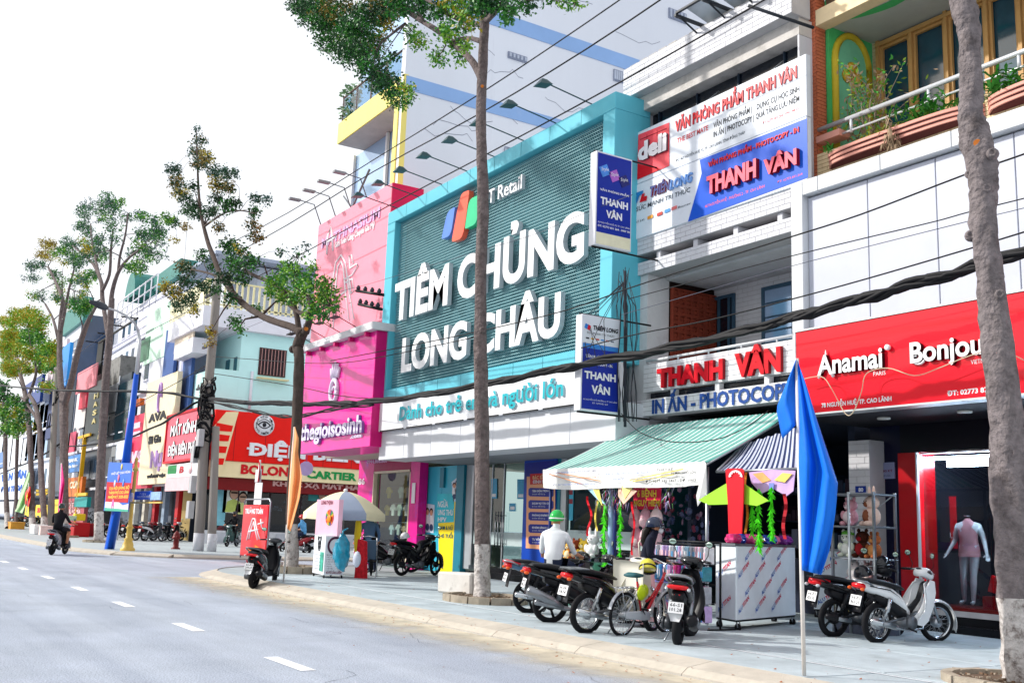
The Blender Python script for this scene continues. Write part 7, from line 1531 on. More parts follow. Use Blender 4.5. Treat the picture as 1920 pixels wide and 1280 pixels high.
def handlebar(t,hx,hz,steer,w_=.34,back=.12,mirrors=True,mat=None,mh=.2,lampm=None,cover=None,lever=True):
 R=MX.Rotation(steer,3,'Z');c=V((hx,0,hz))
 def L(p):return c+R@V(p)
 m=MB();m.tube([L((-back,-w_,.03)),L((-.02,-.16,.05)),L((.02,0,.0)),L((-.02,.16,.05)),L((-back,w_,.03))],.012,8);h=m.build('handlebar',CHROME if not cover else PLB,t,local=1)
 for s_ in(-1,1):
  m=MB();m.tube([L((-back,s_*w_,.03)),L((-back*.6,s_*(w_-.13),.04))],.018,8);m.build('grip',PLB,h,local=1)
  if lever:m=MB();m.tube([L((-back*.35+.02,s_*(w_-.12),.03)),L((-back+.05,s_*w_,.02))],.006,5);m.build('lever',STEEL,h,local=1)
  if mirrors:
   m=MB();e=L((-back*.3-.03,s_*(w_-.06),mh+.07));m.tube([L((-back*.4,s_*(w_-.13),.04)),L((-back*.1,s_*(w_-.1),mh*.6)),e],.006,6);mr_=m.build('mirror_stem',PLB,h,local=1)
   m=MB();Rm=R@MX.Rotation(rad(8)*s_,3,'Z');m.ball(e,.012,.062,.045,12,0,Rm);m.build('mirror',PLB,mr_,local=1);m=MB();m.ball(e+Rm@V((-.01,0,0)),.005,.054,.038,12,0,Rm);m.build('mirror_glass',MIRR,mr_,local=1)if 0 else m.build('mirror_glass',MIRR,h,local=1)
 return L,h
def plate(t,x,z,tilt=-.35,y=0,txt=('66-P1','234.56')):
 R=MX.Rotation(tilt,3,'Y');c=V((x,y,z));m=MB();m.obox(c,.008,.19,.14,R);p=m.build('number_plate',PLATE,t,local=1)
 for k,s_ in enumerate(txt):
  vs,fs=tmesh(s_,.01,1);x0=min(v.x for v in vs);x1=max(v.x for v in vs);sc=.15/(x1-x0)
  mm=MB();mm.add([c+R@V((-.006,-(v.x-x0)*sc+.075,v.y*.062+(.012-.06*k)))for v in vs],[f[::-1]for f in fs]);mm.build('plate_digits',PB,p,local=1,kind='stuff')
def moped(label,loc,rz,col,seatc=None,steer=0,lean=.07,grp='motorbikes parked on the pavement',cat='motorbike',shieldc=None,stripe=None,s=1,mirrors=True,helmet=None,name='motorbike',wrap=None,txt=('66-P1','234.56'),castw=False,racing=False,exh=None,black_eng=False):
 t=thing(name,label,cat,(loc[0],loc[1],PZ if len(loc)<3 else loc[2]),rz,grp,s,lean)
 B=bodymat(col);SH=bodymat(shieldc)if shieldc else B;r=.285;WB=1.23
 wheel(t,0,r,.085,0,not castw,PLB if castw and black_eng else None,.07);wheel(t,WB,r,.075,steer,not castw,PLB if castw and black_eng else None,.06)
 m=MB();m.loft([(-.42,0,.80,.03,.03),(-.36,0,.80,.075,.05),(-.2,0,.775,.115,.07),(0,0,.735,.13,.085),(.2,0,.68,.125,.1),(.36,0,.6,.11,.1),(.5,0,.5,.085,.08),(.6,0,.43,.06,.05)],16);m.build('tail_body',B,t,local=1)
 m=MB();m.loft([(-.12,0,.66,.09,.05),(.1,0,.6,.1,.09),(.35,0,.47,.1,.1),(.5,0,.42,.09,.08)],12);m.build('under_cover',PLB,t,local=1)
 m=MB();m.loft([(-.36,0,.862,.06,.015),(-.3,0,.872,.11,.03),(-.05,0,.855,.135,.042),(.15,0,.825,.13,.04),(.35,0,.785,.11,.035),(.46,0,.755,.07,.02)],14);m.build('seat',bodymat(seatc)if seatc else SEAT,t,local=1)
 m=MB();m.tube([(-.22,-.12,.80),(-.36,-.13,.86),(-.47,-.07,.875),(-.47,.07,.875),(-.36,.13,.86),(-.22,.12,.80)],.013,8);m.build('grab_rail',PLB if col=='#101116' else STEEL,t,local=1)
 m=MB();m.loft([(-.455,0,.80,.055,.022,.2),(-.43,0,.8,.09,.04,.2),(-.36,0,.795,.11,.045,.1)],12);m.build('tail_lamp',TL,t,local=1)
 for s_ in(-1,1):m=MB();m.ball((-.43,s_*.115,.76),.04,.022,.024,10);m.build('indicator',IND if not racing else LENS,t,local=1)
 m=MB();n_=8;shell(m,[[(-.34-.06*f,y,.74-.3*f)for y in(-.07,0,.07)]for f in[i/4 for i in range(5)]],.01);m.build('rear_fender',PLB if col!='#eceef0' else PLB,t,local=1)
 plate(t,-.435,.60,.25,txt=txt)
 m=MB();m.tube([(0,.09,r),(.45,.08,.36)],.02,8);m.tube([(0,-.09,r),(.45,-.08,.36)],.02,8);m.build('swing_arm',ENG if not black_eng else PLB,t,local=1,kind='stuff')
 for s_ in(-1,1):m=MB();m.tube([(.0,s_*.115,r+.03),(.05,s_*.12,.45),(.06,s_*.12,.46),(.12,s_*.12,.64)],[.022,.022,.034,.034],10);m.build('shock_absorber',CHROME if not black_eng else PLB,t,local=1)
 m=MB();m.loft([(.4,0,.3,.09,.06),(.5,0,.3,.13,.1),(.62,0,.32,.12,.1),(.72,0,.36,.08,.07),(.88,0,.4,.06,.06)],14,2.2);m.lathe([(0,-.16),(.09,-.155),(.1,-.13),(.1,.13),(.085,.15),(0,.155)],(.56,0,.3),18,'y');m.build('engine',ENG,t,local=1)
 m=MB();m.tube([(.85,-.06,.36),(.8,-.12,.22),(.5,-.14,.2),(.3,-.15,.23),(.2,-.155,.25),(-.28,-.165,.34),(-.3,-.165,.345)],[.018,.018,.018,.02,.04,.046,.02],12);ex=m.build('exhaust',exh or CHROME,t,local=1)
 m=MB();m.tube([(.15,-.2,.26+.01),(-.1,-.21,.305)],[.03,.03],8,flat=.5);m.build('heat_shield',STEEL,ex,local=1)
 m=MB();m.tube([(.5,.12,.22),(.5,.26,.2)],.012,6);m.tube([(.5,-.12,.22),(.5,-.27,.2)],.012,6);m.tube([(.42,.1,.22),(.36,.2,.03),(.33,.22,.0)],.012,6);m.build('footrests',PLB,t,local=1,kind='stuff')
 m=MB();m.loft([(.52,0,.44,.05,.06),(.66,0,.46,.045,.055),(.82,0,.6,.045,.06,-.5),(.93,0,.84,.045,.05,-.9)],10);m.build('frame',PLB,t,local=1)
 for s_ in(-1,1):
  m=MB();rows=[]
  for i in range(9):
   f=i/8;z=.9-.62*f;xf=.99-.2*f+.06*sin(f*pi);wv=(.07+.13*sin(min(1,f*1.5)*pi*.5))if f<.62 else .2*(1-(f-.62)/.38*.75)
   rows.append([(xf-(.16+.13*f*(1-f)*2)*(u**1.4),s_*(.03+wv*u),z-.05*u)for u in(0,.25,.5,.75,1)])
  if s_<0:rows=[list(reversed(r_))for r_ in rows]
  shell(m,rows,.012);m.build('leg_shield',SH,t,local=1)
 for s_ in(-.115,.135):m=MB();m.prism([(.93,.9),(.84,.78),(.79,.58),(.7,.45),(.6,.37),(.68,.27),(.8,.25),(.9,.32),(1.0,.52),(1.04,.72),(1.01,.88)],(0,s_,0),(1,0,0),(0,0,1),.02);m.build('side_cowl',SH,t,local=1)
 R=MX.Rotation(steer,3,'Z')
 ax=V((WB,0,r));hd=V((.95,0,.9))
 for s_ in(-1,1):m=MB();m.tube([ax+R@V((0,s_*.07,0)),ax+R@V((-.11,s_*.07,.27)),hd+V((.03,0,-.1))+R@V((0,s_*.045,0))],[.02,.024,.022],10);m.build('fork_leg',CHROME if not black_eng else PLB,t,local=1)
 rows=[]
 for i in range(13):
  a=rad(-18+i*12.2);rr=r+.045;rows.append([ax+R@V((rr*cos(a)*(1-.05*abs(u)),u*.062,rr*sin(a)-.03*u*u))for u in(-1,-.5,0,.5,1)])
 m=MB();shell(m,[list(reversed(q))for q in rows],.01);m.build('front_fender',SH,t,local=1)
 L,h=handlebar(t,.93,.98,steer,mirrors=mirrors)
 m=MB();mm=MB();mm.loft([(-.12,0,.0,.07,.045),(-.06,0,.02,.14,.06),(.02,0,.01,.15,.075),(.09,0,-.02,.11,.07),(.14,0,-.04,.05,.04)],14);m.add([L(v)for v in mm.v],mm.f,0,True);m.build('handlebar_cowl',SH if not racing else PLB,t,local=1)
 m=MB();mm=MB();mm.ball((.115,0,-.025),.035,.075,.045,12);m.add([L(v)for v in mm.v],mm.f,0,True);m.build('headlight',LENS,t,local=1)
 m=MB();mm=MB();mm.ball((-.06,0,.062),.05,.07,.018,12);m.add([L(v)for v in mm.v],mm.f,0,True);m.build('dashboard',M('dash_dark','#2a3238',.2),t,local=1)
 if stripe:
  for s_ in(-1,1):m=MB();m.prism([(-.3,.80),(.1,.745),(.35,.63),(.1,.76),(-.3,.815)],(0,s_*.128 if s_>0 else-.128,0),(1,0,0),(0,0,1),.006);m.build('stripe',bodymat(stripe),t,local=1)
 return t
def scooter(label,loc,rz,col,steer=0,lean=.06,grp='motorbikes parked on the pavement',cat='scooter',s=1,trim='#3a3d44',txt=('66-P1','557.21'),mirrors=True,name='scooter',redline=False,seatz=0,mudw=True):
 t=thing(name,label,cat,(loc[0],loc[1],PZ if len(loc)<3 else loc[2]),rz,grp,s,lean)
 B=bodymat(col);T=bodymat(trim);r=.255;WB=1.24
 wheel(t,0,r,.115,0,False,PLB,.07);wheel(t,WB,r,.1,steer,False,PLB,.06)
 m=MB();m.loft([(-.36,0,.80,.05,.03),(-.3,0,.775,.11,.06),(-.15,0,.73,.155,.11),(.05,0,.66,.165,.15),(.25,0,.58,.155,.18),(.4,0,.5,.13,.18),(.5,0,.42,.11,.12)],18,2.8);m.build('tail_body',B,t,local=1)
 m=MB();m.loft([(-.34,0,.868,.07,.018),(-.25,0,.875,.13,.035),(0,0,.85,.155,.05),(.25,0,.81,.15,.05),(.42,0,.77,.1,.03),(.47,0,.74,.06,.02)],16);m.build('seat',SEAT,t,local=1)
 m=MB();m.tube([(-.1,-.15,.80),(-.3,-.155,.865),(-.44,-.1,.895),(-.47,0,.9),(-.44,.1,.895),(-.3,.155,.865),(-.1,.15,.80)],.018,8);m.build('grab_rail',T,t,local=1)
 m=MB();m.loft([(-.375,0,.745,.1,.018,.3),(-.36,0,.745,.135,.03,.3),(-.28,0,.745,.14,.04,.3)],12);m.build('tail_lamp',TL,t,local=1)
 for s_ in(-1,1):m=MB();m.ball((-.34,s_*.14,.725),.05,.024,.024,10);m.build('indicator',LENS,t,local=1)
 m=MB();m.loft([(-.33,0,.62,.05,.03),(-.3,0,.64,.09,.07),(-.1,0,.6,.1,.1)],10);m.box(-.415,-.022,.635,-.33,.022,.67,0);m.build('tail_lower',PLB,t,local=1)
 m=MB();m.ball((-.345,0,.655),.02,.04,.015,8);m.build('reflector',TL,t,local=1)
 plate(t,-.40,.50,.3,txt=txt)
 if mudw:m=MB();shell(m,[[(-.38-.02*f,y*(1-.4*f),.43-.1*f)for y in(-.09,0,.09)]for f in(0,.5,1)],.01);m.build('rear_mudflap',bodymat('#c9ccd0'),t,local=1)
 m=MB();m.loft([(-.12,.12,.27,.05,.06),(0,.13,.27,.06,.09),(.3,.14,.3,.06,.09),(.48,.13,.33,.05,.07)],14);m.loft([(.2,0,.3,.1,.08),(.45,0,.32,.12,.1)],12);m.lathe([(0,.0),(.085,.0),(.08,.035),(0,.04)],(0,.18,.27),16,'y');m.build('engine',ENG if col!='#101116' else M('engine_dark','#3a3d42',.4,metal=.5),t,local=1)
 m=MB();m.tube([(.45,-.1,.22),(.3,-.15,.2),(.2,-.17,.24),(-.2,-.19,.34),(-.27,-.19,.36),(-.28,-.19,.36)],[.018,.02,.06,.075,.065,.03],14);ex=m.build('exhaust',PLB,t,local=1)
 m=MB();m.tube([(.15,-.235,.27),(-.18,-.25,.35)],[.045,.05],8,flat=.35);m.build('heat_shield',STEEL if trim!='#3a3d44' else PLB,ex,local=1)
 for s_ in(-1,1):m=MB();m.tube([(.02,s_*.12,r+.05),(.06,s_*.13,.45),(.1,s_*.13,.58)],[.02,.033,.033],8);m.build('shock_absorber',STEEL,t,local=1)
 m=MB();m.loft([(.4,0,.31,.13,.05),(.5,0,.3,.15,.05),(.75,0,.3,.15,.05),(.85,0,.33,.13,.07)],12,3.5);m.build('floorboard',PLB,t,local=1)
 m=MB();m.tube([(.4,.12,.22),(.3,.2,.04),(.28,.22,0)],.012,6);m.build('side_stand',STEEL,t,local=1)
 rows=[]
 for i in range(10):
  f=i/9;z=.94-.66*f;xc=1.04-.13*f+.05*sin(f*pi);hw=.1+.13*sin(min(1,f*1.35)*pi*.5)if f<.7 else .23-.2*(f-.7)
  rows.append([(xc-.14*abs(u)**1.8,hw*u,z)for u in(-1,-.75,-.5,-.25,0,.25,.5,.75,1)])
 m=MB();shell(m,rows,.02);m.build('front_apron',B,t,local=1)
 m=MB();shell(m,[list(reversed([(p[0]-.075,p[1]*.93,p[2])for p in r_]))for r_ in rows],.02);m.build('leg_shield',PLB,t,local=1)
 R=MX.Rotation(steer,3,'Z');ax=V((WB,0,r))
 for s_ in(-1,1):m=MB();m.tube([ax+R@V((0,s_*.075,0)),ax+R@V((-.1,s_*.07,.28)),V((1.03,0,.6))+R@V((0,s_*.05,0))],[.02,.024,.022],10);m.build('fork_leg',STEEL,t,local=1)
 rows=[]
 for i in range(12):
  a=rad(-5+i*12.5);rr=r+.04;rows.append([ax+R@V((rr*cos(a),u*.075,rr*sin(a)-.03*u*u))for u in(-1,-.5,0,.5,1)])
 m=MB();shell(m,[list(reversed(q))for q in rows],.01);m.build('front_fender',B,t,local=1)
 L,h=handlebar(t,.97,1.02,steer,mirrors=mirrors)
 m=MB();mm=MB();mm.loft([(-.12,0,.02,.08,.04),(-.05,0,.03,.16,.06),(.04,0,.01,.16,.08),(.1,0,-.03,.12,.08),(.14,0,-.06,.06,.05)],14);m.add([L(v)for v in mm.v],mm.f,0,True);m.build('handlebar_cowl',B,t,local=1)
 m=MB();mm=MB();mm.ball((.105,0,-.03),.045,.09,.05,12);m.add([L(v)for v in mm.v],mm.f,0,True);m.build('headlight',LENS,t,local=1)
 m=MB();mm=MB();mm.ball((-.05,0,.075),.05,.09,.02,12);m.add([L(v)for v in mm.v],mm.f,0,True);m.build('dashboard',M('dash_dark','#2a3238',.2),t,local=1)
 if redline:
  for s_ in(-1,1):m=MB();m.tube([(-.25,s_*.128,.62),(-.05,s_*.172,.5),(.1,s_*.17,.44)],.014,6);m.build('red_trim',bodymat('#d0202c'),t,local=1)
 return t
def heading(a,b):return math.atan2(b[1]-a[1],b[0]-a[0])
def place(rear,front,Z=PZ):a=P(*rear,Z=Z);b=P(*front,Z=Z);return a,heading(a,b)
def helmet(label,c,col,rz=0,visor=True,tag_=True,band=None,parent=None,tilt=0):
 m=MB();n_=18;vs=[];R=MX.Rotation(rz,3,'Z')@MX.Rotation(tilt,3,'Y')
 for i in range(8):
  th=pi/2*1.15*i/7
  for k in range(n_):a=2*pi*k/n_;vs.append(V(c)+R@V((.145*sin(th)*cos(a),.12*sin(th)*sin(a),.13*cos(th)+(.03*cos(a)if i>6 else 0))))
 m.add(vs,[(i*n_+k,(i+1)*n_+k,(i+1)*n_+(k+1)%n_,i*n_+(k+1)%n_)for i in range(7)for k in range(n_)],smooth=True)
 m.add([vs[7*n_+k]for k in range(n_)],[tuple(range(n_))])
 o=m.build('helmet',bodymat(col),parent)
 if visor:mv=MB();shell(mv,[[tuple(V(c)+R@V(((.14+.055*f)*cos(a),(.12+.03*f)*sin(a),.01-.02*f)))for a in[rad(-60+i*15)for i in range(9)]]for f in(0,.5,1)],.005);mv.build('visor',bodymat(band or col),o if parent is None else o)
 if band:mv=MB();mv.tube([V(c)+R@V((.146*cos(a),.121*sin(a),-.01))for a in[i*pi/9 for i in range(19)]],.012,5);mv.build('band',bodymat(band),o)
 if tag_:tag(o,label,'helmet','helmets resting on the bikes')
 return o
a,h=place((1643,1206),(1755,1197));h=rad(87)
white=moped('white motorbike nearest the lingerie window, front wheel turned toward the shop',a,h,'#eceef0',stripe='#2a2d33',steer=rad(-14),txt=('66-P1','863.20'))
a=P(1562,1195,Z=PZ);blk1=moped('black motorbike with red tail between the steel cart and the white motorbike',a,rad(84),'#101116',shieldc='#101116',steer=rad(8),castw=True,black_eng=True,racing=True,exh=PLB,txt=('66-F1','420.35'))
for o in[blk1]:m=MB();m.loft([(-.47,0,.84,.03,.02),(-.4,0,.85,.1,.03),(-.2,0,.82,.13,.03)],12);m.build('red_tail_cover',bodymat('#c01826'),o,local=1)
c=wm(blk1)@V((.93,.0,1.08));helmet('black open helmet hung on the handlebar of the black motorbike by the white one',c,'#15171c',rad(95),band='#2a2d33')
c=wm(blk1)@V((.55,.0,.93));helmet('second black helmet with white emblem on the seat beside the white motorbike',c,'#1a1c22',rad(80))
a,h=place((1270,1210),(1303,1176));sc_near=scooter('black scooter standing nearest the kerb, seen from behind, with silver grab rail',a,rad(131),'#101116',steer=rad(-20),trim='#8f959c',txt=('66-S1','101.28'))
a=P(1097,1188,Z=PZ);cub=moped('old black motorbike with cream leg shield and chrome wheel, third from the tree',a,rad(92),'#101116',shieldc='#e6e3d6',steer=rad(20),txt=('66-H6','9874'),mirrors=False,s=1.0)
m=MB();shell(m,[[(.80+.05*f-.1*abs(u)**2,.33*u,1.0-.58*f)for u in(-1,-.6,-.2,.2,.6,1)]for f in(0,.2,.5,.8,1)],.012);m.build('wide_leg_shield',bodymat('#e6e3d6'),cub,local=1)
m=MB();m.lathe([(.0,0),(.035,0),(.035,.008),(0,.01)],(.89,-.14,.62),12,'x');m.build('red_dot',TL,cub,local=1)if 0 else None
m=MB();m.box(-.42,-.13,.885,-.1,.13,.9);m.build('rack',STEEL,cub,local=1)
a=P(1030,1168,Z=PZ);blk2=moped('black motorbike with a big silver muffler under the man in the green helmet',a,rad(72),'#101116',steer=rad(0),castw=True,black_eng=True,exh=M('muffler_silver','#8a8f96',.3,metal=.7),txt=('66-P2','085.31'))
m=MB();m.tube([(.15,-.19,.27),(-.05,-.21,.37),(-.42,-.235,.52),(-.44,-.235,.53)],[.03,.07,.072,.03],12);m.build('muffler',M('muffler_silver','#8a8f96',.3,metal=.7),blk2,local=1)
a=P(990,1150,Z=PZ);blk3=moped('blue-grey motorbike with red tail lamp half hidden, nearest the clinic tree',a,rad(74),'#3f6b8c',shieldc='#101116',castw=True,black_eng=True,txt=('66-K3','446.09'),mirrors=False)
for o,c_ in((blk3,'#d02a3c'),):m=MB();m.loft([(-.49,0,.86,.03,.02),(-.42,0,.865,.1,.03),(-.2,0,.83,.13,.025)],12);m.build('red_tail_cover',bodymat(c_),o,local=1)
a=P(1085,1140,Z=PZ);blk4=moped('black and white motorbike with covered front behind the old cream one',a,rad(75),'#e4e4e6',shieldc='#15161b',castw=True,black_eng=True,steer=rad(25),txt=('66-P1','713.55'))
a=P(752,1079,Z=PZ);h=heading(a,P(828,1074,Z=PZ));spb=moped('black sport motorbike parked before the turquoise and yellow poster wall',a,rad(108),'#101116',steer=rad(14),castw=True,black_eng=True,racing=True,exh=PLB,s=1.1,txt=('66-P1','909.12'))
m=MB();m.loft([(.4,0,.62,.1,.12),(.6,0,.78,.13,.12),(.8,0,.84,.11,.1),(.95,0,.86,.06,.05)],14);m.build('fuel_tank',bodymat('#101116'),spb,local=1)
m=MB();m.loft([(.6,0,.35,.12,.12),(.85,0,.45,.14,.18),(1.0,0,.6,.1,.12)],12);m.build('belly_cowl',bodymat('#101116'),spb,local=1)
a=P(690,1070,Z=PZ);sp2=moped('black motorbike with silver exhaust just behind the folding chair',a,rad(70),'#101116',steer=rad(-10),castw=True,black_eng=True,txt=('66-L1','077.43'),s=1.05)
a=P(712,1058,Z=PZ);sp3=scooter('dark scooter between the two black motorbikes by the magenta shop',a,rad(78),'#15161b',steer=rad(15),txt=('66-C1','330.76'))
c=wm(sp2)@V((.05,.1,1.02));helmet('white helmet on the seat of the motorbike behind the folding chair',c,'#e6e6ea',rad(60))
c=wm(spb)@V((.0,0,.98));helmet('white helmet on the seat of the black sport motorbike',c,'#e8e8ec',rad(110))
a=P(474,1103,Z=0);sc2=scooter('grey-black scooter parked on the road at the corner kerb, seen from behind',(a.x,a.y,0),rad(139),'#2c2f36',steer=rad(18),trim='#5a5f68',redline=True,txt=('66-P1','208.64'))
m=MB();shell(m,[[(1.05-.13*f-.1*abs(u)**2,.22*u,.72-.42*f)for u in(-1,-.5,0,.5,1)]for f in(0,.5,1)],.015);m.build('silver_panel',bodymat('#b9bdc4'),sc2,local=1)
rowx=[(330,1012,'#e4e6e8',1),(308,1013,'#c9ccd2',2),(288,1013,'#23262c',0),(270,1014,'#d8dade',1),(253,1013,'#8c1f2c',0),(238,1011,'#2f4a63',0),(216,1007,'#1c1e24',2),(200,1006,'#d6d8dc',1)]
labs=['white motorbike at the right end of the row before the corner shop shutters','silver scooter, second from the right end of the far row','black motorbike between the silver scooter and a white motorbike in the far row','white motorbike with dark seat in the middle of the far row','dark red motorbike near the ornate yellow post','navy motorbike directly behind the ornate yellow post','black scooter behind the blue lamp post','pale motorbike at the left end of the row by the slender tree']
for(px,py,c_,k),lb in zip(rowx,labs):
 a=P(px,py,Z=PZ);f=scooter if k==2 else moped
 f(lb,a,rad(118),c_,grp='motorbikes parked before the far shops',mirrors=(px>300),**({}if k==2 else dict(castw=(k==0),shieldc='#3a3d44' if k==1 else None)))
for i,(px,py,c_)in enumerate(((28,986,'#23262c'),(40,986,'#3a3f4c'),(52,987,'#8c8f96'),(98,990,'#20232a'),(66,988,'#20232a'))):
 a=P(px,py,Z=PZ);moped(['black motorbike at the far left under the yellow-green tree','slate motorbike left of the third trunk','grey motorbike right of the third trunk at the left','black motorbike just left of the pink flag','black motorbike under the far black and gold sign'][i],(a.x,a.y,PZ),rad(120),c_,grp='motorbikes parked before the far shops',mirrors=False,castw=True)
a=P(1165,1193,Z=PZ);hb=rad(104)
bk=thing('bicycle','red and silver city bicycle with teal saddle between the old motorbike and the black scooter','bicycle',a,hb,None,1,.08)
rW=.30
wheel(bk,0,rW,.042,0,True,CHROME,.035);wheel(bk,1.06,rW,.042,rad(-8),True,CHROME,.03)
RD=bodymat('#c8202c');SL=bodymat('#b9bec6')
m=MB();m.tube([(.9,0,.86),(.84,0,.72),(.55,0,.34),(.42,0,.27)],.022,8);m.tube([(.86,0,.78),(.62,0,.52),(.5,0,.46)],.018,8);m.build('down_tube',RD,bk,local=1,kind='stuff')
m=MB();m.tube([(.42,0,.27),(.3,0,.62),(.26,0,.74)],.017,8);m.build('seat_tube',RD,bk,local=1)
for s_ in(-1,1):m=MB();m.tube([(0,s_*.055,rW),(.28,s_*.02,.62)],.011,6);m.tube([(0,s_*.055,rW),(.42,s_*.04,.27)],.011,6);m.build('rear_stay',SL,bk,local=1,kind='stuff')
for s_ in(-1,1):m=MB();m.tube([(1.06,s_*.05,rW),(.97,s_*.045,.62),(.93,0,.68)],.012,6);m.build('fork_leg',SL,bk,local=1)
m=MB();m.loft([(.05,0,.82,.085,.02),(.12,0,.83,.095,.035),(.24,0,.825,.07,.035),(.36,0,.82,.03,.022)],14);m.build('saddle',M('saddle_teal','#2f5f66',.5),bk,local=1)
m=MB();m.tube([(.27,0,.7),(.24,0,.82)],.014,6);m.build('seat_post',CHROME,bk,local=1)
m=MB();m.tube([(-.22,-.06,.66),(.22,-.06,.66),(.22,.06,.66),(-.22,.06,.66),(-.22,-.06,.66)],.007,5);[m.tube([(x,-.06,.66),(x,.06,.66)],.006,5)for x in(-.1,0,.1)];m.tube([(-.15,-.06,.66),(0,-.06,rW)],.006,5);m.tube([(-.15,.06,.66),(0,.06,rW)],.006,5);m.build('luggage_rack',CHROME,bk,local=1,kind='stuff')
m=MB();m.lathe([(0,-.01),(.09,-.01),(.09,.0),(0,.0)],(.42,-.05,.27),18,'y');m.build('chain_wheel',PLB,bk,local=1)
m=MB();m.loft([(-.02,-.07,rW,.012,.05),(.4,-.07,.28,.012,.07),(.52,-.07,.27,.012,.05)],10);m.build('chain_guard',SL,bk,local=1)
for s_ in(-1,1):m=MB();m.tube([(.42,s_*.07,.27),(.42+s_*.11,s_*.085,.27-s_*.11)],.01,6);m.box(.42+s_*.11-.035,s_*.09,.27-s_*.11-.01,.42+s_*.11+.035,s_*.09+s_*.09,.27-s_*.11+.01);m.build('crank',PLB,bk,local=1)
L,h_=handlebar(bk,.88,.98,rad(-8),.27,.16,mirrors=False)
m=MB();m.tube([(.9,0,.84),(.88,0,.98)],.014,6);m.build('stem',CHROME,bk,local=1)
for c_,rr_ in((0,rW+.02),(1.06,rW+.02)):
 m=MB();shell(m,[list(reversed([(c_+rr_*cos(a_),u,rW+rr_*sin(a_))for u in(-.025,0,.025)]))for a_ in[rad(10+i*13)for i in range(13)]],.005);m.build('mudguard',SL,bk,local=1)
m=MB();m.tube([(-.02,.05,rW-.02),(-.1,.16,.02)],.008,5);m.build('kickstand',STEEL,bk,local=1)
m=MB();m.ball((.46,.03,.6),.13,.035,.1,10);m.ball((.33,-.04,.58),.1,.04,.1,10);tag(m.build('lime_bag',M('lime_plastic','#c8e020',.35,var=.1),bk,local=1,),None,None)
c=wm(cub)@V((.75,-.55,.98));helmet('yellow and black helmet hanging over the bicycle saddle',wm(bk)@V((.55,.05,.92)),'#d8cf3a',rad(140),band='#15161b',tilt=.5)
SKIN=M('skin_tone','#b98263',.6,var=.05);HAIR=M('dark_hair','#1a1412',.5,var=.2);SHOE=M('dark_shoe','#1c1c22',.5)
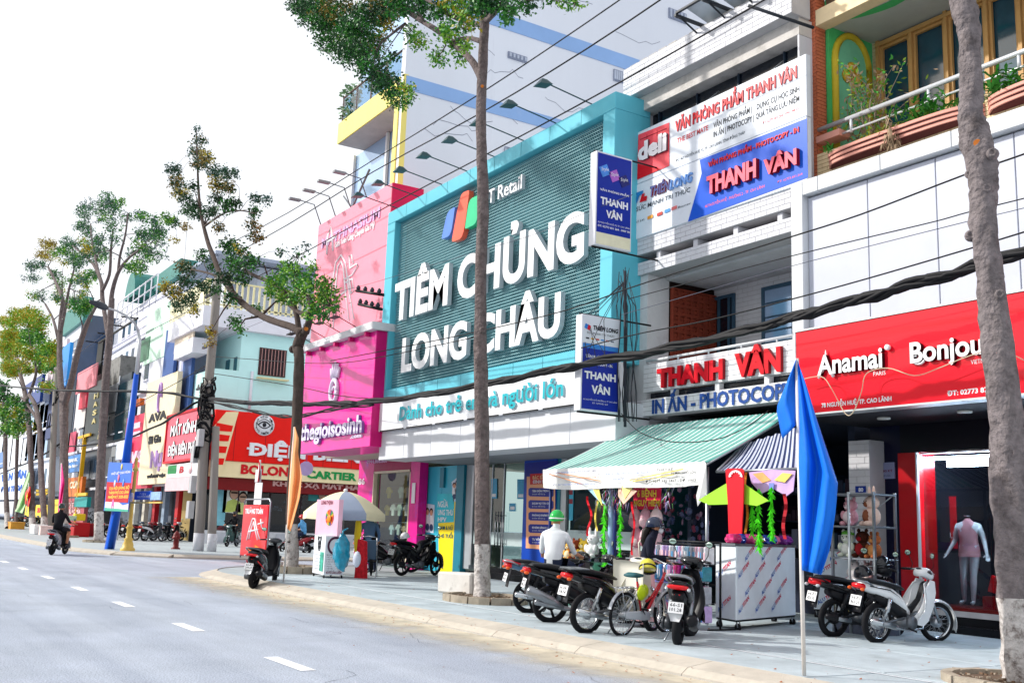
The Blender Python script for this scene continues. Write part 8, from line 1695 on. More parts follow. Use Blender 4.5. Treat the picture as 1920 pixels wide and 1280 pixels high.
def person(label,loc,rz,J,mats,cat='person',s=1,name='person',hair=True,group=None,kids=None,head=True,face=True):
 """one continuous skinned body; J: joint -> position; mats: region -> material"""
 t=thing(name,label,cat,loc,rz,group,s)
 P_={k:V(v)for k,v in J.items()}
 vs=[];rr=[];ed=[];reg=[];ix={}
 def vert(n,p,r):ix[n]=len(vs);vs.append(V(p));rr.append(r);return ix[n]
 def edge(a,b,g):ed.append((ix[a],ix[b]));reg.append((ix[a],ix[b],g))
 w=J.get('w',1);w=1 if not isinstance(w,(int,float))else w
 pe,ch,ne,hd=P_['pelvis'],P_['chest'],P_['neck'],P_['head']
 vert('pelvis',pe,(.15,.115));vert('waist',pe.lerp(ch,.45),(.135,.1));vert('chest',ch,(.165,.115));vert('neckb',ne,(.07,.07));edge('pelvis','waist','top');edge('waist','chest','top');edge('chest','neckb','top')
 if head:
  up=(hd-ne).normalized();vert('jaw',ne.lerp(hd,.55),(.056,.06));vert('hd',hd,(.083,.098));vert('crown',hd+up*.085,(.06,.07));edge('neckb','jaw','skin');edge('jaw','hd','skin');edge('hd','crown','skin')
 else:vert('nt',ne+V((0,0,.07)),(.05,.05));edge('neckb','nt','skin')
 for sd,y in(('l',1),('r',-1)):
  sh,el,ha=P_['sh'+sd],P_['el'+sd],P_['ha'+sd];d=(ha-el).normalized();wr=ha-d*.0
  vert('sh'+sd,sh,(.062,.062));vert('el'+sd,el,(.043,.043));vert('wr'+sd,wr,(.028,.028));pl=wr+d*.055;vert('pl'+sd,pl,(.034,.02))
  edge('chest','sh'+sd,'top' if head else 'sleeve');edge('sh'+sd,'el'+sd,'sleeve');edge('el'+sd,'wr'+sd,'fore');edge('wr'+sd,'pl'+sd,'skin')
  sdv=d.cross(V((0,0,1)));sdv=sdv.normalized()if sdv.length>.2 else V((1,0,0));bend=V((0,0,-1))if abs(d.z)<.8 else V((1,0,0))
  for k,(o_,ln)in enumerate(((-.027,.062),(-.009,.072),(.009,.068),(.026,.054),(.04,.045))):
   q=pl+sdv*o_*(1 if k<4 else 1.0)+(d*.02 if k<4 else-d*.02);e1=q+d*ln*.55+bend*.008+(sdv*.02 if k==4 else V());e2=e1+d*ln*.4+bend*.02
   a,b,c='f%s%da'%(sd,k),'f%s%db'%(sd,k),'f%s%dc'%(sd,k);vert(a,q,(.011,.011));vert(b,e1,(.0095,.0095));vert(c,e2,(.008,.008));edge('pl'+sd,a,'skin');edge(a,b,'skin');edge(b,c,'skin')
  hp,kn,an,to=P_['hp'+sd],P_['kn'+sd],P_['an'+sd],P_['to'+sd]
  vert('hp'+sd,hp,(.098,.1));vert('th'+sd,hp.lerp(kn,.45),(.08,.085));vert('kn'+sd,kn,(.056,.058));vert('ca'+sd,kn.lerp(an,.35),(.055,.06));vert('an'+sd,an,(.036,.038));vert('he'+sd,an+(an-to).normalized()*.02+V((0,0,-.04)),(.035,.03));vert('to'+sd,to,(.04,.024))
  edge('pelvis','hp'+sd,'leg');edge('hp'+sd,'th'+sd,'leg');edge('th'+sd,'kn'+sd,'leg');edge('kn'+sd,'ca'+sd,'shin');edge('ca'+sd,'an'+sd,'shin');edge('an'+sd,'he'+sd,'shoe');edge('he'+sd,'to'+sd,'shoe')
 me=bpy.data.meshes.new('body');me.from_pydata(vs,ed,[]);ob=bpy.data.objects.new('body',me);COL.objects.link(ob)
 sk=ob.modifiers.new('s','SKIN');sk.use_smooth_shade=True
 for i,r_ in enumerate(rr):me.skin_vertices[0].data[i].radius=r_
 me.skin_vertices[0].data[0].use_root=True
 ss=ob.modifiers.new('u','SUBSURF');ss.levels=1;ss.render_levels=1
 dg=bpy.context.evaluated_depsgraph_get();nm=bpy.data.meshes.new_from_object(ob.evaluated_get(dg));bpy.data.objects.remove(ob)
 nm.name='body';nm.materials.clear();ml=[]
 for m_ in mats.values():
  if m_ not in ml:ml.append(m_)
 for m_ in ml:nm.materials.append(m_)
 def dist(p,a,b):ab=b-a;u=max(0,min(1,(p-a).dot(ab)/max(ab.length_squared,1e-9)));return(p-a-ab*u).length
 for f in nm.polygons:
  c=f.center;g=min(reg,key=lambda q:dist(c,vs[q[0]],vs[q[1]])-.5*(rr[q[0]][0]+rr[q[1]][0])*.8)[2];f.material_index=ml.index(mats[g]);f.use_smooth=True
 o=bpy.data.objects.new('body',nm);COL.objects.link(o);o.parent=t;WM[o.name]=wm(t)
 if head and hair:
  Rh=(hd-ne).to_track_quat('Z','Y').to_matrix()if 0 else MX.Identity(3);m=MB();n_=14;cc=hd+V((-.018,0,.035));v2=[]
  for i in range(7):
   th=pi*.62*i/6
   for k in range(n_):a=2*pi*k/n_;cut=1 if cos(a)<.3 else .72;v2.append(cc+V((.112*sin(th*cut)*cos(a),.1*sin(th*cut)*sin(a),.112*cos(th*cut))))
  m.add(v2,[(i*n_+k,(i+1)*n_+k,(i+1)*n_+(k+1)%n_,i*n_+(k+1)%n_)for i in range(6)for k in range(n_)],smooth=True);m.build('hair',HAIR,t,local=1)
 if head and face:
  m=MB();m.ball(hd+V((.1,0,-.015)),.022,.014,.022,8)
  for y in(-.085,.085):m.ball(hd+V((0,y,-.005)),.02,.01,.03,8)
  m.build('nose_and_ears',mats['skin'],t,kind='stuff',local=1)
  m=MB();[m.ball(hd+V((.087,y,.012)),.01,.014,.007,8)for y in(-.032,.032)];m.tube([hd+V((.085,-.022,-.055)),hd+V((.092,0,-.057)),hd+V((.085,.022,-.055))],.005,5);m.build('eyes_and_mouth',M('face_dark','#4c2a24',.5),t,kind='stuff',local=1)
 return t,P_
def ride(lean=.12,spread=.12,hz=.3,reach=.5,hy=.3):
 J=dict(pelvis=(0,0,.05),chest=(lean,0,.42),neck=(lean+.05,0,.55),head=(lean+.08,0,.7))
 for s,y in(('l',1),('r',-1)):J.update({'sh'+s:(lean+.0,y*.19,.46),'el'+s:(lean+.18,y*.27,hz),'ha'+s:(lean+reach*.75,y*hy,hz-.04),'hp'+s:(.02,y*.09,.03),'kn'+s:(.42,y*(.1+spread),.0),'an'+s:(.36,y*(.08+spread),-.42),'to'+s:(.5,y*(.08+spread),-.48)})
 return J
def stand(hunch=.05,hands=None,step=0):
 J=dict(pelvis=(0,0,.93),chest=(.02+hunch*.5,0,1.25),neck=(.03+hunch,0,1.38),head=(.05+hunch*1.5,0,1.52))
 for s,y in(('l',1),('r',-1)):
  h=(hands or{}).get(s,((.02,y*.26,1.06),(.08,y*.27,.84)));J.update({'sh'+s:(.01+hunch*.6,y*.18,1.3),'el'+s:h[0],'ha'+s:h[1],'hp'+s:(0,y*.09,.9),'kn'+s:(.03+step*y,y*.1,.49),'an'+s:(-.02+step*y*1.3,y*.1,.085),'to'+s:(.12+step*y*1.3,y*.115,.03)})
 return J
def mt(top,leg,sleeve=None,fore=None,shin=None,shoe=SHOE,skin=SKIN):return dict(top=top,sleeve=sleeve or top,fore=fore or skin,leg=leg,shin=shin or leg,shoe=shoe,skin=skin)
BLK_=M('cloth_black','#15161c',.85,var=.2);JEAN=M('cloth_navy','#232c45',.85,var=.15)
c=wm(blk2)@V((.3,-.0,.86));c=V((P(1037,1080,Y=c.y).x,c.y,.96+.02))
t,J=person('man in a white T-shirt and green helmet seen from behind, seated on the black motorbike',c,rad(128),ride(.04,.1,.2,.42),mt(M('cloth_white','#dfe4e8',.85,var=.06),JEAN,fore=SKIN),hair=True)
helmet('bright green helmet on the man with the white T-shirt',wm(t)@(J['head']+V((0,0,.035))),'#14b04a',rad(128),band='#e6ece8')
wp_=P(1207,1177,Z=PZ);PK=M('cloth_pale_pink','#e9b3b8',.8,var=.08)
J=stand(.1,{'l':((.1,.24,1.06),(.32,.14,1.0)),'r':((.08,-.25,1.06),(.34,-.14,1.06))});J['head']=(.16,0,1.49)
t,J=person('woman in black top and long pale pink skirt with white mask, browsing the goods rack',wp_,rad(48),J,mt(M('cloth_dark_navy','#161a2c',.85,var=.15),PK,fore=M('cloth_dark_navy','#161a2c')),s=1.0)
m=MB();vs=[];n_=20
for i in range(9):
 f=i/8;r_=.15+.13*f**1.3
 for k in range(n_):a=2*pi*k/n_;q=r_*(1+.07*f*sin(5*a+f*2));vs.append((q*.85*cos(a),q*sin(a),1.0-.88*f))
m.add(vs,[(i*n_+k,(i+1)*n_+k,(i+1)*n_+(k+1)%n_,i*n_+(k+1)%n_)for i in range(8)for k in range(n_)],smooth=True);m.build('skirt',PK,t,local=1)
m=MB();h=J['head'];m.ball(h+V((.075,0,-.035)),.045,.062,.05,12);m.build('face_mask',M('mask_white','#e9eaf0',.7),t,local=1)
m=MB();m.tube([h+V((-.09,0,.02)),h+V((-.15,.01,-.06)),h+V((-.17,.01,-.2)),h+V((-.14,0,-.38))],[.05,.06,.06,.02],10);m.build('ponytail',HAIR,t,local=1)
m=MB();m.tube([V((.1,.21,1.1)),V((.06,.2,1.28)),V((-.02,.17,1.37)),V((-.1,.2,1.25)),V((-.08,.24,1.0))],.016,6);m.build('bag_strap',M('strap_cream','#e8e2d2',.7),t,local=1)
m=MB();m.bbox(-.17,.22,.72,.1,.32,1.02,.03);tag(m.build('shoulder_bag',M('bag_white','#e4dfd6',.7),t,local=1),None,None)
helmet('navy cap helmet on the woman by the goods rack',wm(t)@(h+V((-.01,0,.04))),'#1c2740',rad(48),tilt=.2)
a=P(96,1040,Z=0);rd_=scooter('grey scooter driving away on the road at the far left',(a.x,a.y,0),rad(150),'#8f949c',grp=None,trim='#5a5f68',mirrors=True,txt=('66-P1','662.80'))
t,J=person('rider in black T-shirt and shorts on the scooter driving away',wm(rd_)@V((.2,0,.9)),rad(150),ride(.06,.12,.24,.62,.33),mt(BLK_,BLK_,shin=SKIN),s=1.12)
helmet('dark green helmet on the rider driving away',wm(t)@(J['head']+V((0,0,.035))),'#2f4f4a',rad(150))
c=P(415,1018,Z=PZ);ch=thing('low_chair','low grey chair under the seated man in red','chair',c,rad(80))
m=MB();m.bbox(-.22,-.22,.38,.22,.22,.43,.02);m.build('seat',STEEL,ch,local=1)
for x,y in((-.2,-.2),(.2,-.2),(-.2,.2),(.2,.2)):m=MB();m.tube([(x*.9,y*.9,.38),(x*1.1,y*1.1,0)],.02,6);m.build('leg',STEEL,ch,local=1)
J=ride(.02,.06,.22,.42,.12)
for s_ in 'lr':J['an'+s_]=(.5,J['an'+s_][1],-.4);J['to'+s_]=(.63,J['to'+s_][1],-.42)
person('man in a red shirt sitting on a low chair by the corner eyewear shop',c+V((0,0,.5)),rad(-95),J,mt(M('cloth_red','#d3202c',.8),BLK_),s=1.15)
c=P(443,1024,Z=PZ);gs=scooter('pale green and black scooter facing the camera left of the standing red board',c,rad(-40),'#2f4f4c',grp=None,txt=('66-P1','118.05'))
t,J=person('person in black with dark helmet and glasses astride the scooter beside the red board',wm(gs)@V((.25,0,.9)),rad(-40),ride(.1,.14,.24,.5),mt(BLK_,BLK_,fore=BLK_),s=1.05)
helmet('black helmet on the person beside the red board',wm(t)@(J['head']+V((0,0,.035))),'#15161b',rad(-40))
m=MB();[m.lathe([(0,0),(.034,0),(.034,.01),(0,.01)],J['head']+V((.1,y,.01)),12,'x')for y in(-.04,.04)];m.build('glasses',PLB,t,local=1)
c=P(574,1040,Z=0.02);rs_=scooter('dark red scooter moving along the side street behind the food cart',c,rad(215),'#8c1a24',grp=None,txt=('66-P1','914.77'))
t,J=person('rider in blue and white shirt passing behind the food cart',wm(rs_)@V((.2,0,.9)),rad(215),ride(.12,.1,.24,.58),mt(M('cloth_blue_white','#5fa3d8',.8,var=.35,scale=9),JEAN),s=1.08)
helmet('red helmet on the rider behind the food cart',wm(t)@(J['head']+V((0,0,.035))),'#d0202c',rad(215))
c=P(688,1079,Z=PZ);BJ=M('cloth_denim_blue','#5f7fa8',.85,var=.12)
t,J=person('customer in blue jacket and grey helmet standing at the umbrella cart',c,rad(160),stand(.1,{'l':((.12,.24,1.08),(.32,.2,1.12)),'r':((.1,-.27,1.04),(.2,-.25,.9))}),mt(BJ,BLK_,fore=BJ),s=1.05)
helmet('grey and pink helmet on the customer in the blue jacket',wm(t)@(J['head']+V((0,0,.035))),'#b9a9b0',rad(160),band='#7f8f70')
c=P(659,1072,Z=PZ);t,J=person('vendor in black standing behind the food cart under the umbrella',c+V((.3,.5,0)),rad(200),stand(.08,{'l':((.1,.25,1.06),(.28,.12,1.05)),'r':((.1,-.25,1.06),(.28,-.1,1.05))}),mt(BLK_,JEAN,fore=BLK_),s=1.03)
WMN=M('mannequin_white','#dfe8ea',.3,coat=.4,var=.02);PKL=M('lingerie_pink','#d59aa0',.6,var=.06)
q=P(1822,1138,Z=zsill+.02);J=stand(.0,{'l':((-.02,.24,1.07),(.06,.31,.86)),'r':((-.03,-.24,1.07),(.05,-.33,.88))});J['anl']=(.06,.06,.1);J['knl']=(.06,.08,.5);J['anr']=(-.03,-.13,.1);J['tor']=(.07,-.17,.03);J['tol']=(.19,.08,.03)
t,J=person('headless white mannequin in pink camisole and shorts inside the shop window',(P(1822,1138,Y=YC+.55).x,YC+.55,zsill+.03),rad(-78),J,mt(PKL,WMN,sleeve=WMN,fore=WMN,shoe=WMN,skin=WMN),cat='mannequin',head=False,name='mannequin',s=1.0)
m=MB();n_=20;vs=[]
for i in range(6):
 f=i/5;a_,b_=(.165+.015*f,.125+.02*f)
 for k in range(n_):a=2*pi*k/n_;vs.append((b_*(1+.02*sin(7*a))*cos(a),a_*sin(a),.98-.18*f))
m.add(vs,[(i*n_+k,(i+1)*n_+k,(i+1)*n_+(k+1)%n_,i*n_+(k+1)%n_)for i in range(5)for k in range(n_)],smooth=True);m.build('shorts',PKL,t,local=1)
m=MB();m.lathe([(0,0),(.055,0),(.055,.012),(0,.012)],(.03,0,1.465),14);m.build('neck_cap',STEEL,t,local=1)
for y in(-.07,.07):m=MB();m.tube([(.1,y*1.1,1.24),(.06,y,1.36),(-.04,y,1.36),(-.1,y,1.24)],.007,5);m.build('strap',PKL,t,local=1)
random.seed(31)
aw=thing('green_awning','green and white ribbed awning sloping out over the toy stall','awning',(-15,12.8,3))
A0=P(1178,800,Y=13.9);A1=P(1483,775,Y=13.9);B0=P(1021,884,Y=11.7);B1=P(1325,865,Y=11.7)
zA=(A0.z+A1.z)/2;zB=(B0.z+B1.z)/2;nst=52
GA=M('awning_green','#6cb8ac',.55,var=.08,stain=(2,.62,'#5f9c8c',.4));GW=M('awning_pale','#cfe4df',.55,var=.06,stain=(2,.62,'#93b5a8',.4))
for k in range(nst):
 def pt(f,v):a=A0.lerp(A1,f);b=B0.lerp(B1,f);p=a.lerp(b,v);p.z=zA+(zB-zA)*v-.06*sin(pi*v);return p
 f0,f1=k/nst,(k+1)/nst;fm=(f0+f1)/2
 m=MB();vs=[]
 for i in range(7):
  v=i/6
  for f,dz in((f0+.0006,0),(f0+.25/nst,.02),(fm+.25/nst,.02),(f1-.0006,0)):p=pt(f,v);vs.append(p+V((0,0,dz)))
 m.add(vs,[(i*4+j,i*4+j+1,i*4+5+j,i*4+4+j)for i in range(6)for j in range(3)]);m.build('awning_rib',GA if k%2 else GW,aw)
m=MB();m.tube([B0+V((0,0,-.05)),B1+V((0,0,-.05))],.025,8);[m.tube([pt2+V((0,0,-.05)),q2+V((0,0,-.05))],.018,6)for pt2,q2 in((A0,B0),(A0.lerp(A1,.5),B0.lerp(B1,.5)),(A1,B1))];m.build('awning_frame',STEEL,aw,kind='stuff')
for f in(0.02,.98):b=B0.lerp(B1,f);m=MB();m.tube([(b.x,b.y+.1,PZ),(b.x,b.y+.1,zB-.05)],.03,8);m.build('awning_post',M('post_navy','#1f2f6c',.4)if f<.5 else STEEL,aw)
m=MB();xx=P(1153,1000,Y=12.0).x;m.tube([(xx,12.0,PZ),(xx,12.0,zB)],.035,10);m.build('awning_post',M('post_navy','#1f2f6c'),aw)
m=MB();m.tube([(xx-.12,12.0,PZ),(xx-.12,12.0,zB)],.06,10);m.build('awning_post',M('post_pale_blue','#9dbede',.4),aw)
bn=thing('banner_skirt','crumpled white printed banner hanging along the front edge of the green awning','banner',B0)
zb_=P(1030,914,Y=11.68).z;n_=60;vs=[]
for i in range(n_+1):
 f=i/n_
 for j in range(5):v=j/4;p=B0.lerp(B1,f);vs.append(V((p.x,11.66+.03*sin(f*37+v)*v-.02*sin(f*90)*v,zB+.02-(zB+.02-zb_)*v*(1+.05*sin(f*9))-.05*sin(pi*f)*v)))
m=MB();m.add(vs,[(i*5+j,i*5+j+1,i*5+6+j,i*5+5+j)for i in range(n_)for j in range(4)],smooth=True);m.build('cloth',M('banner_cloth','#e3e5e4',.7,var=.1,scale=3),bn)
PBL=M('print_pale_blue','#6f86c4',.6);POR=M('print_pale_orange','#dc9a72',.6)
for(s_,fx,fz,w_,h_,mt_,sl)in(('CTY TNHH KINH DOANH',.06,.78,.2,.05,PBL,0),('PHOTOCOPY - MÀU',.27,.8,.13,.05,M('print_navy2','#1d2f76'),0),('Nhận in thiệp cưới, danh thiếp, hoá đơn',.45,.6,.28,.045,PBL,0),('VĂN PHÒNG PHẨM GIÁ RẺ',.3,.45,.13,.05,POR,0),('Sách giáo khoa - Dụng cụ học sinh các cấp',.5,.32,.26,.04,PBL,0),('ĐC: 467 NGUYỄN HUỆ TP CAO LÃNH',.1,.1,.3,.05,PBL,0),('THIẾT KẾ',.76,.68,.09,.06,PB,0),('IN MÀU KHỔ LỚN',.84,.5,.13,.06,PB,0),('ĐT: 0277 385 1467 - DĐ. 0903',.7,.12,.27,.075,PB,0)):
 text(s_,(B0.x+(B1.x-B0.x)*fx,11.6,zb_+(zB-zb_)*fz),(1,0,.0),(B1.x-B0.x)*w_,(zB-zb_)*h_*1.7,mt_,bn,depth=.002,bold=.01,res=1)
m=MB()
for(x0,z0,x1,z1,mi)in((.06,.75,.3,.12,0),(.12,.8,.42,.25,0),(.6,.25,.9,.7,1),(.62,.18,.85,.45,1)):
 X=lambda f:B0.x+(B1.x-B0.x)*f;Z=lambda f:zb_+(zB-zb_)*f;m.add([(X(x0),11.615,Z(z0)),(X(x1),11.615,Z(z1)),(X(x1),11.615,Z(z1)+.02),(X(x0),11.615,Z(z0)+.02)],[(0,1,2,3)],mi)
m.build('print_stripe',[POR,M('print_yellow','#e3cf6e',.6)],bn,kind='stuff')
m=MB();m.add([B1+V(p)for p in((0,-.04,0),(.1,-.1,-.05),(.06,-.05,-.5),(-.12,-.08,-.72),(-.18,-.06,-.55))],[(0,1,2,3,4)]);m.build('loose_corner',M('banner_cloth_b','#d3d5d6',.7),bn)
sa=thing('striped_awning','navy and white striped cloth awning right of the green awning','awning',(-12,12.5,3))
T0=P(1395,832,Y=12.9);T1=P(1500,800,Y=12.9);L0=P(1343,884,Y=11.75);L1=P(1500,878,Y=11.75);ns=32;SN=M('stripe_navy','#27355e',.8,var=.1);SW=M('stripe_white','#b9c0d2',.8,var=.08)
for k in range(ns):
 m=MB();vs=[]
 for i in range(7):
  v=i/6
  for f in(k/ns,(k+.5)/ns,(k+1)/ns):p=T0.lerp(T1,f).lerp(L0.lerp(L1,f),v);p.z-=.05*sin(pi*v)+.012*sin(f*40);vs.append(p)
 m.add(vs,[(i*3+j,i*3+j+1,i*3+4+j,i*3+3+j)for i in range(6)for j in range(2)]);m.build('awning_stripe',SN if k%2 else SW,sa)
m=MB();m.tube([L0,L1],.02,6);m.tube([T0,L0],.018,6);m.build('frame',STEEL,sa)
def cloth(name,label,pts,Y,mats,cat,grp=None,par=None,th=.01):
 m=MB()
 for k,pl in enumerate(pts):q=[P(*p,Y=Y-.012*k)for p in pl];m.prism([(p.x,p.z)for p in q],(0,Y-.012*k,0),(1,0,0),(0,0,1),th,k if isinstance(mats,list)else 0)
 o=m.build(name,mats,par)
 return tag(o,label,cat,grp)if label else o
LIME=M('kite_lime','#9fdc3a',.5,var=.05);RK=M('kite_red','#e3182a',.5,var=.06)
kt=thing('shark_kite','red shark-mouthed kite with two lime green wings above the steel cart','kite',P(1378,1000,Y=11.45))
cloth('wing',None,[[(1310,937),(1364,905),(1366,945),(1330,946)]],11.5,LIME,0,par=kt);cloth('wing',None,[[(1394,905),(1442,938),(1420,948),(1393,944)]],11.5,LIME,0,par=kt)
q=[P(*p,Y=11.44)for p in((1362,882),(1366,878),(1392,878),(1396,882),(1395,940),(1392,1000),(1368,1000),(1366,940))];m=MB();m.prism([(p.x,p.z)for p in q][::-1],(0,11.42,0),(1,0,0),(0,0,1),-.03)if 0 else m.prism([(p.x,p.z)for p in q],(0,11.44,0),(1,0,0),(0,0,1),.02);m.build('body',RK,kt)
m=MB();tp=[P(1379+13*cos(pi-k*pi/12),894-13*sin(k*pi/12),Y=11.4)for k in range(13)];ti=[P(1379+(8 if k%2 else 11)*cos(pi-k*pi/12),894-(8 if k%2 else 11)*sin(k*pi/12),Y=11.4)for k in range(13)]
m.add(tp+ti,[(k,k+1,14+k,13+k)for k in range(12)]);m.build('teeth',WHITE2,kt)
def streamer(label,px,y0,y1,w_,mat,Y,wav=3,feather=False,cat='streamer',grp='kite streamers'):
 m=MB();n_=22;rnd=random.Random(px)
 for i in range(n_):
  f=i/n_;f2=(i+1)/n_;xa=px+wav*sin(f*7+px);xb=px+wav*sin(f2*7+px);a=P(xa,y0+(y1-y0)*f,Y=Y+.03*sin(i));b=P(xb,y0+(y1-y0)*f2,Y=Y+.03*sin(i+1));wd=w_/ppm(a)/2
  if feather:
   for k in range(6):
    s_=rnd.choice((-1,1));c=a.lerp(b,rnd.random());d=V((s_*rnd.uniform(.8,1.6)*wd,rnd.uniform(-.06,.06),-rnd.uniform(.02,.12)));m.quad(c+V((0,0,.03)),c-V((0,0,.03)),c+d,m=0)
   m.quad(a-V((wd*.5,0,0)),a+V((wd*.5,0,0)),b+V((wd*.5,0,0)),b-V((wd*.5,0,0)))
  else:m.quad(a-V((wd,0,0)),a+V((wd,.02,0)),b+V((wd,.02,0)),b-V((wd,0,0)))
 return tag(m.build('streamer',mat),label,cat,grp,kind=None)
NG=M('neon_green','#4fe01c',.6,var=.15)
streamer('wide neon green feathery streamer left of the navy post',1133,940,1075,11,NG,11.9,.6,True);streamer('narrow neon green feathery streamer right of the navy post',1163,940,1066,8,NG,11.9,.6,True)
streamer('red ribbon tail, leftmost below the banner',1104,930,1004,4,RK,11.9,4);streamer('yellow ribbon tail beside the red one',1118,900,995,3,M('ribbon_yellow','#f0d860',.6),11.9,3)
for i,(px,y0,y1,w_,mt_,lb)in enumerate(((1410,915,1000,7,NG,'left green leafy streamer of the butterfly kite'),(1422,918,1030,10,NG,'middle green leafy streamer of the butterfly kite'),(1446,915,1010,8,NG,'third green leafy streamer beneath the butterfly kite'),(1470,925,1010,6,M('ribbon_dark_red','#b0202c',.6),'dark red curled tail at the right of the butterfly kite'),(1398,885,1000,4,M('ribbon_ochre','#d88a2a',.6),'ochre curled tail left of the green streamers'),(1186,940,1040,3,RK,'red ribbon hanging beside the pink backpacks'))):streamer(lb,px,y0,y1,w_,mt_,11.6,.8 if mt_ is NG else 2.5,feather=(mt_ is NG))
for lb,pts,cols in(('pale blue and yellow kite under the left part of the banner',[[(1094,908),(1112,908),(1135,945),(1125,940)],[(1108,908),(1122,908),(1130,948),(1120,932)]],('#a9d8ef','#f0e27a')),('white and peach kite beneath the banner, right of the navy post',[[(1160,908),(1195,920),(1170,945),(1160,930)],[(1165,908),(1186,914),(1172,935)]],('#f0c9b0','#f3ea90')),('butterfly kite in lilac, orange and yellow over the green streamers',[[(1405,885),(1448,880),(1492,882),(1488,920),(1475,930),(1450,915),(1428,925),(1410,905)],[(1412,888),(1430,885),(1446,900),(1430,905)],[(1452,900),(1468,886),(1486,888),(1472,904)],[(1442,905),(1452,905),(1450,922),(1444,922)]],('#c9a9dc','#f0b070','#f3d870','#7f8fd8'))):
 cloth('hanging_kite',lb,pts,11.72,[M('kt'+c_,c_,.5,var=.15,scale=6)for c_ in cols],'kite','kites under the awning')
m=MB();rnd=random.Random(4)
for k in range(150):a=P(rnd.choice((1130,1140,1152,1165,1250))+rnd.gauss(0,7),rnd.uniform(905,945),Y=11.8+rnd.uniform(-.1,.1));d=V((rnd.uniform(-.1,.1),rnd.uniform(-.05,.05),rnd.uniform(-.2,-.05)));m.quad(a,a+V((.02,0,0)),a+d,m=k%4)
tag(m.build('tinsel',[M('tns'+c_,c_,.3,metal=.4)for c_ in('#a02848','#8f86b8','#c8c2d8','#6fae5a')],kind='stuff'),'mixed shiny tinsel tufts along the underside of the banner','tinsel')
rp=thing('red_poster','red poster with yellow words about six dangerous diseases behind the hanging kites','poster',P(1213,930,Y=12.4))
a=P(1188,905,Y=12.4);b=P(1238,955,Y=12.4);m=MB();m.box(a.x,12.4,b.z,b.x,12.42,a.z+.1);m.build('sheet',M('poster_crimson','#e0164a',.5),rp)
ptext('BẢO VỆ BÉ YÊU KHỎI',(1191,914),(1235,913),(1191,908),12.4,WHITE2,rp,depth=.004,bold=.02);ptext('6 BỆNH',(1195,931),(1231,930),(1195,919),12.4,M('poster_yellow','#ffd94a',.5),rp,depth=.004,bold=.03);ptext('NGUY HIỂM',(1189,948),(1237,947),(1189,937),12.4,M('poster_yellow','#ffd94a'),rp,depth=.004,bold=.03)
bpc=['#eab8be','#d8a0b0','#efd0d0','#c890a0','#e8c4cc','#d9b0b8','#f0dcdc','#b87888'];bpn=['rose pink','dusty pink','pale cream pink','old rose','light pink','mauve pink','whitish pink','plum pink']
i=0
for r_ in range(3):
 for c_ in range(3):
  q=P(1193+c_*19+random.uniform(-2,2),972+r_*36,Y=12.35);m=MB();m.loft([(0,0,-.16,.1,.03,0),(0,0,0,.13,.06,0)],8)if 0 else m.ball(q,.14,.1,.19,12);m.ball(q+V((0,-.07,-.06)),.1,.05,.09,10,1);m.tube([q+V((-.05,0,.17)),q+V((0,0,.26)),q+V((.05,0,.17))],.01,5)
  k=i%8;rw=['top','middle','lower'][r_];cl_=['left','middle','right'][c_]
  tag(m.build('small_backpack',[M('bp'+bpc[k],bpc[k],.5,var=.1),M('bpp'+bpc[(k+3)%8],bpc[(k+3)%8],.5)]),bpn[k]+' small backpack, '+rw+' row and '+cl_+' column below the red poster','backpack','backpacks hanging under the red poster');i+=1
rk=thing('goods_rack','black wire rack full of wrapped hair accessories before the woman in pink skirt','rack',(-12.4,11.3,PZ));RKM=M('rack_black','#15161b',.5)
ra=P(1228,1165,Y=11.05);rb_=P(1326,1165,Y=11.05);dirx=V((1,0,0));W=rb_.x-ra.x+.12;hz=(1.36,1.07,.78,.5)
m=MB()
for x in(0,W):m.tube([(ra.x+x,11.2,PZ),(ra.x+x,11.2,1.42)],.018,6);m.tube([(ra.x+x,10.95,PZ+.03),(ra.x+x,11.5,PZ+.03)],.018,6)
m.tube([(ra.x,11.2,1.42),(ra.x+W,11.2,1.42)],.018,6)
for z in hz:m.tube([(ra.x,11.08,z+.02),(ra.x+W,11.08,z+.02)],.012,6)
m.build('frame',RKM,rk,kind='stuff')
pcs=(('white','#e6e6ec'),('pale blue','#a8cfe6'),('hot pink','#e0508c'),('lilac','#c4a8dc'),('sky blue','#4fa0d8'),('blush pink','#efc4d0'),('teal','#3f8fa0'),('magenta','#d02c8c'),('grey','#a9adb8'))
for r_,z in enumerate(hz):
 x=0.02
 while x<W-.04:
  n_,c_=random.choice(pcs if r_ else(pcs[0],pcs[0],pcs[3],pcs[5],pcs[8],pcs[1]));w_=random.uniform(.035,.06);h=random.uniform(.22,.27);y=11.02+random.uniform(-.03,.03)
  m=MB();m.bbox(ra.x+x,y-.14,z-h,ra.x+x+w_-.008,y+.05,z-.01,.012);m.box(ra.x+x+w_*.2,y-.145,z-h*.75,ra.x+x+w_*.65,y-.141,z-h*.35,1)
  tag(m.build('wrapped_packet',[M('pk'+c_,c_,.25,var=.25,scale=14,coat=.5),M('pkl'+pcs[(len(n_))%9][1],pcs[len(n_)%9][1],.4)]),'%s plastic-wrapped packet hanging in the %s row of the black wire rack'%(n_,('top','second','third','bottom')[r_]),'packet','wrapped packets on the wire rack');x+=w_
m=MB();q=P(1185,1100,Y=12.2);m.bbox(q.x-.2,12.0,PZ,q.x+.9,12.6,.8,.02);tag(m.build('toy_table',M('lilac_cloth','#8f8fd0',.8)),'low table with lilac cover behind the old cream motorbike','table')
m=MB()
for k in range(70):p=V((q.x+random.uniform(-.2,.85),random.uniform(12.0,12.5),.82+random.uniform(0,.16)));s_=random.uniform(.04,.09);m.obox(p,s_,s_,s_,MX.Rotation(random.random()*3,3,'Z'),k%5)
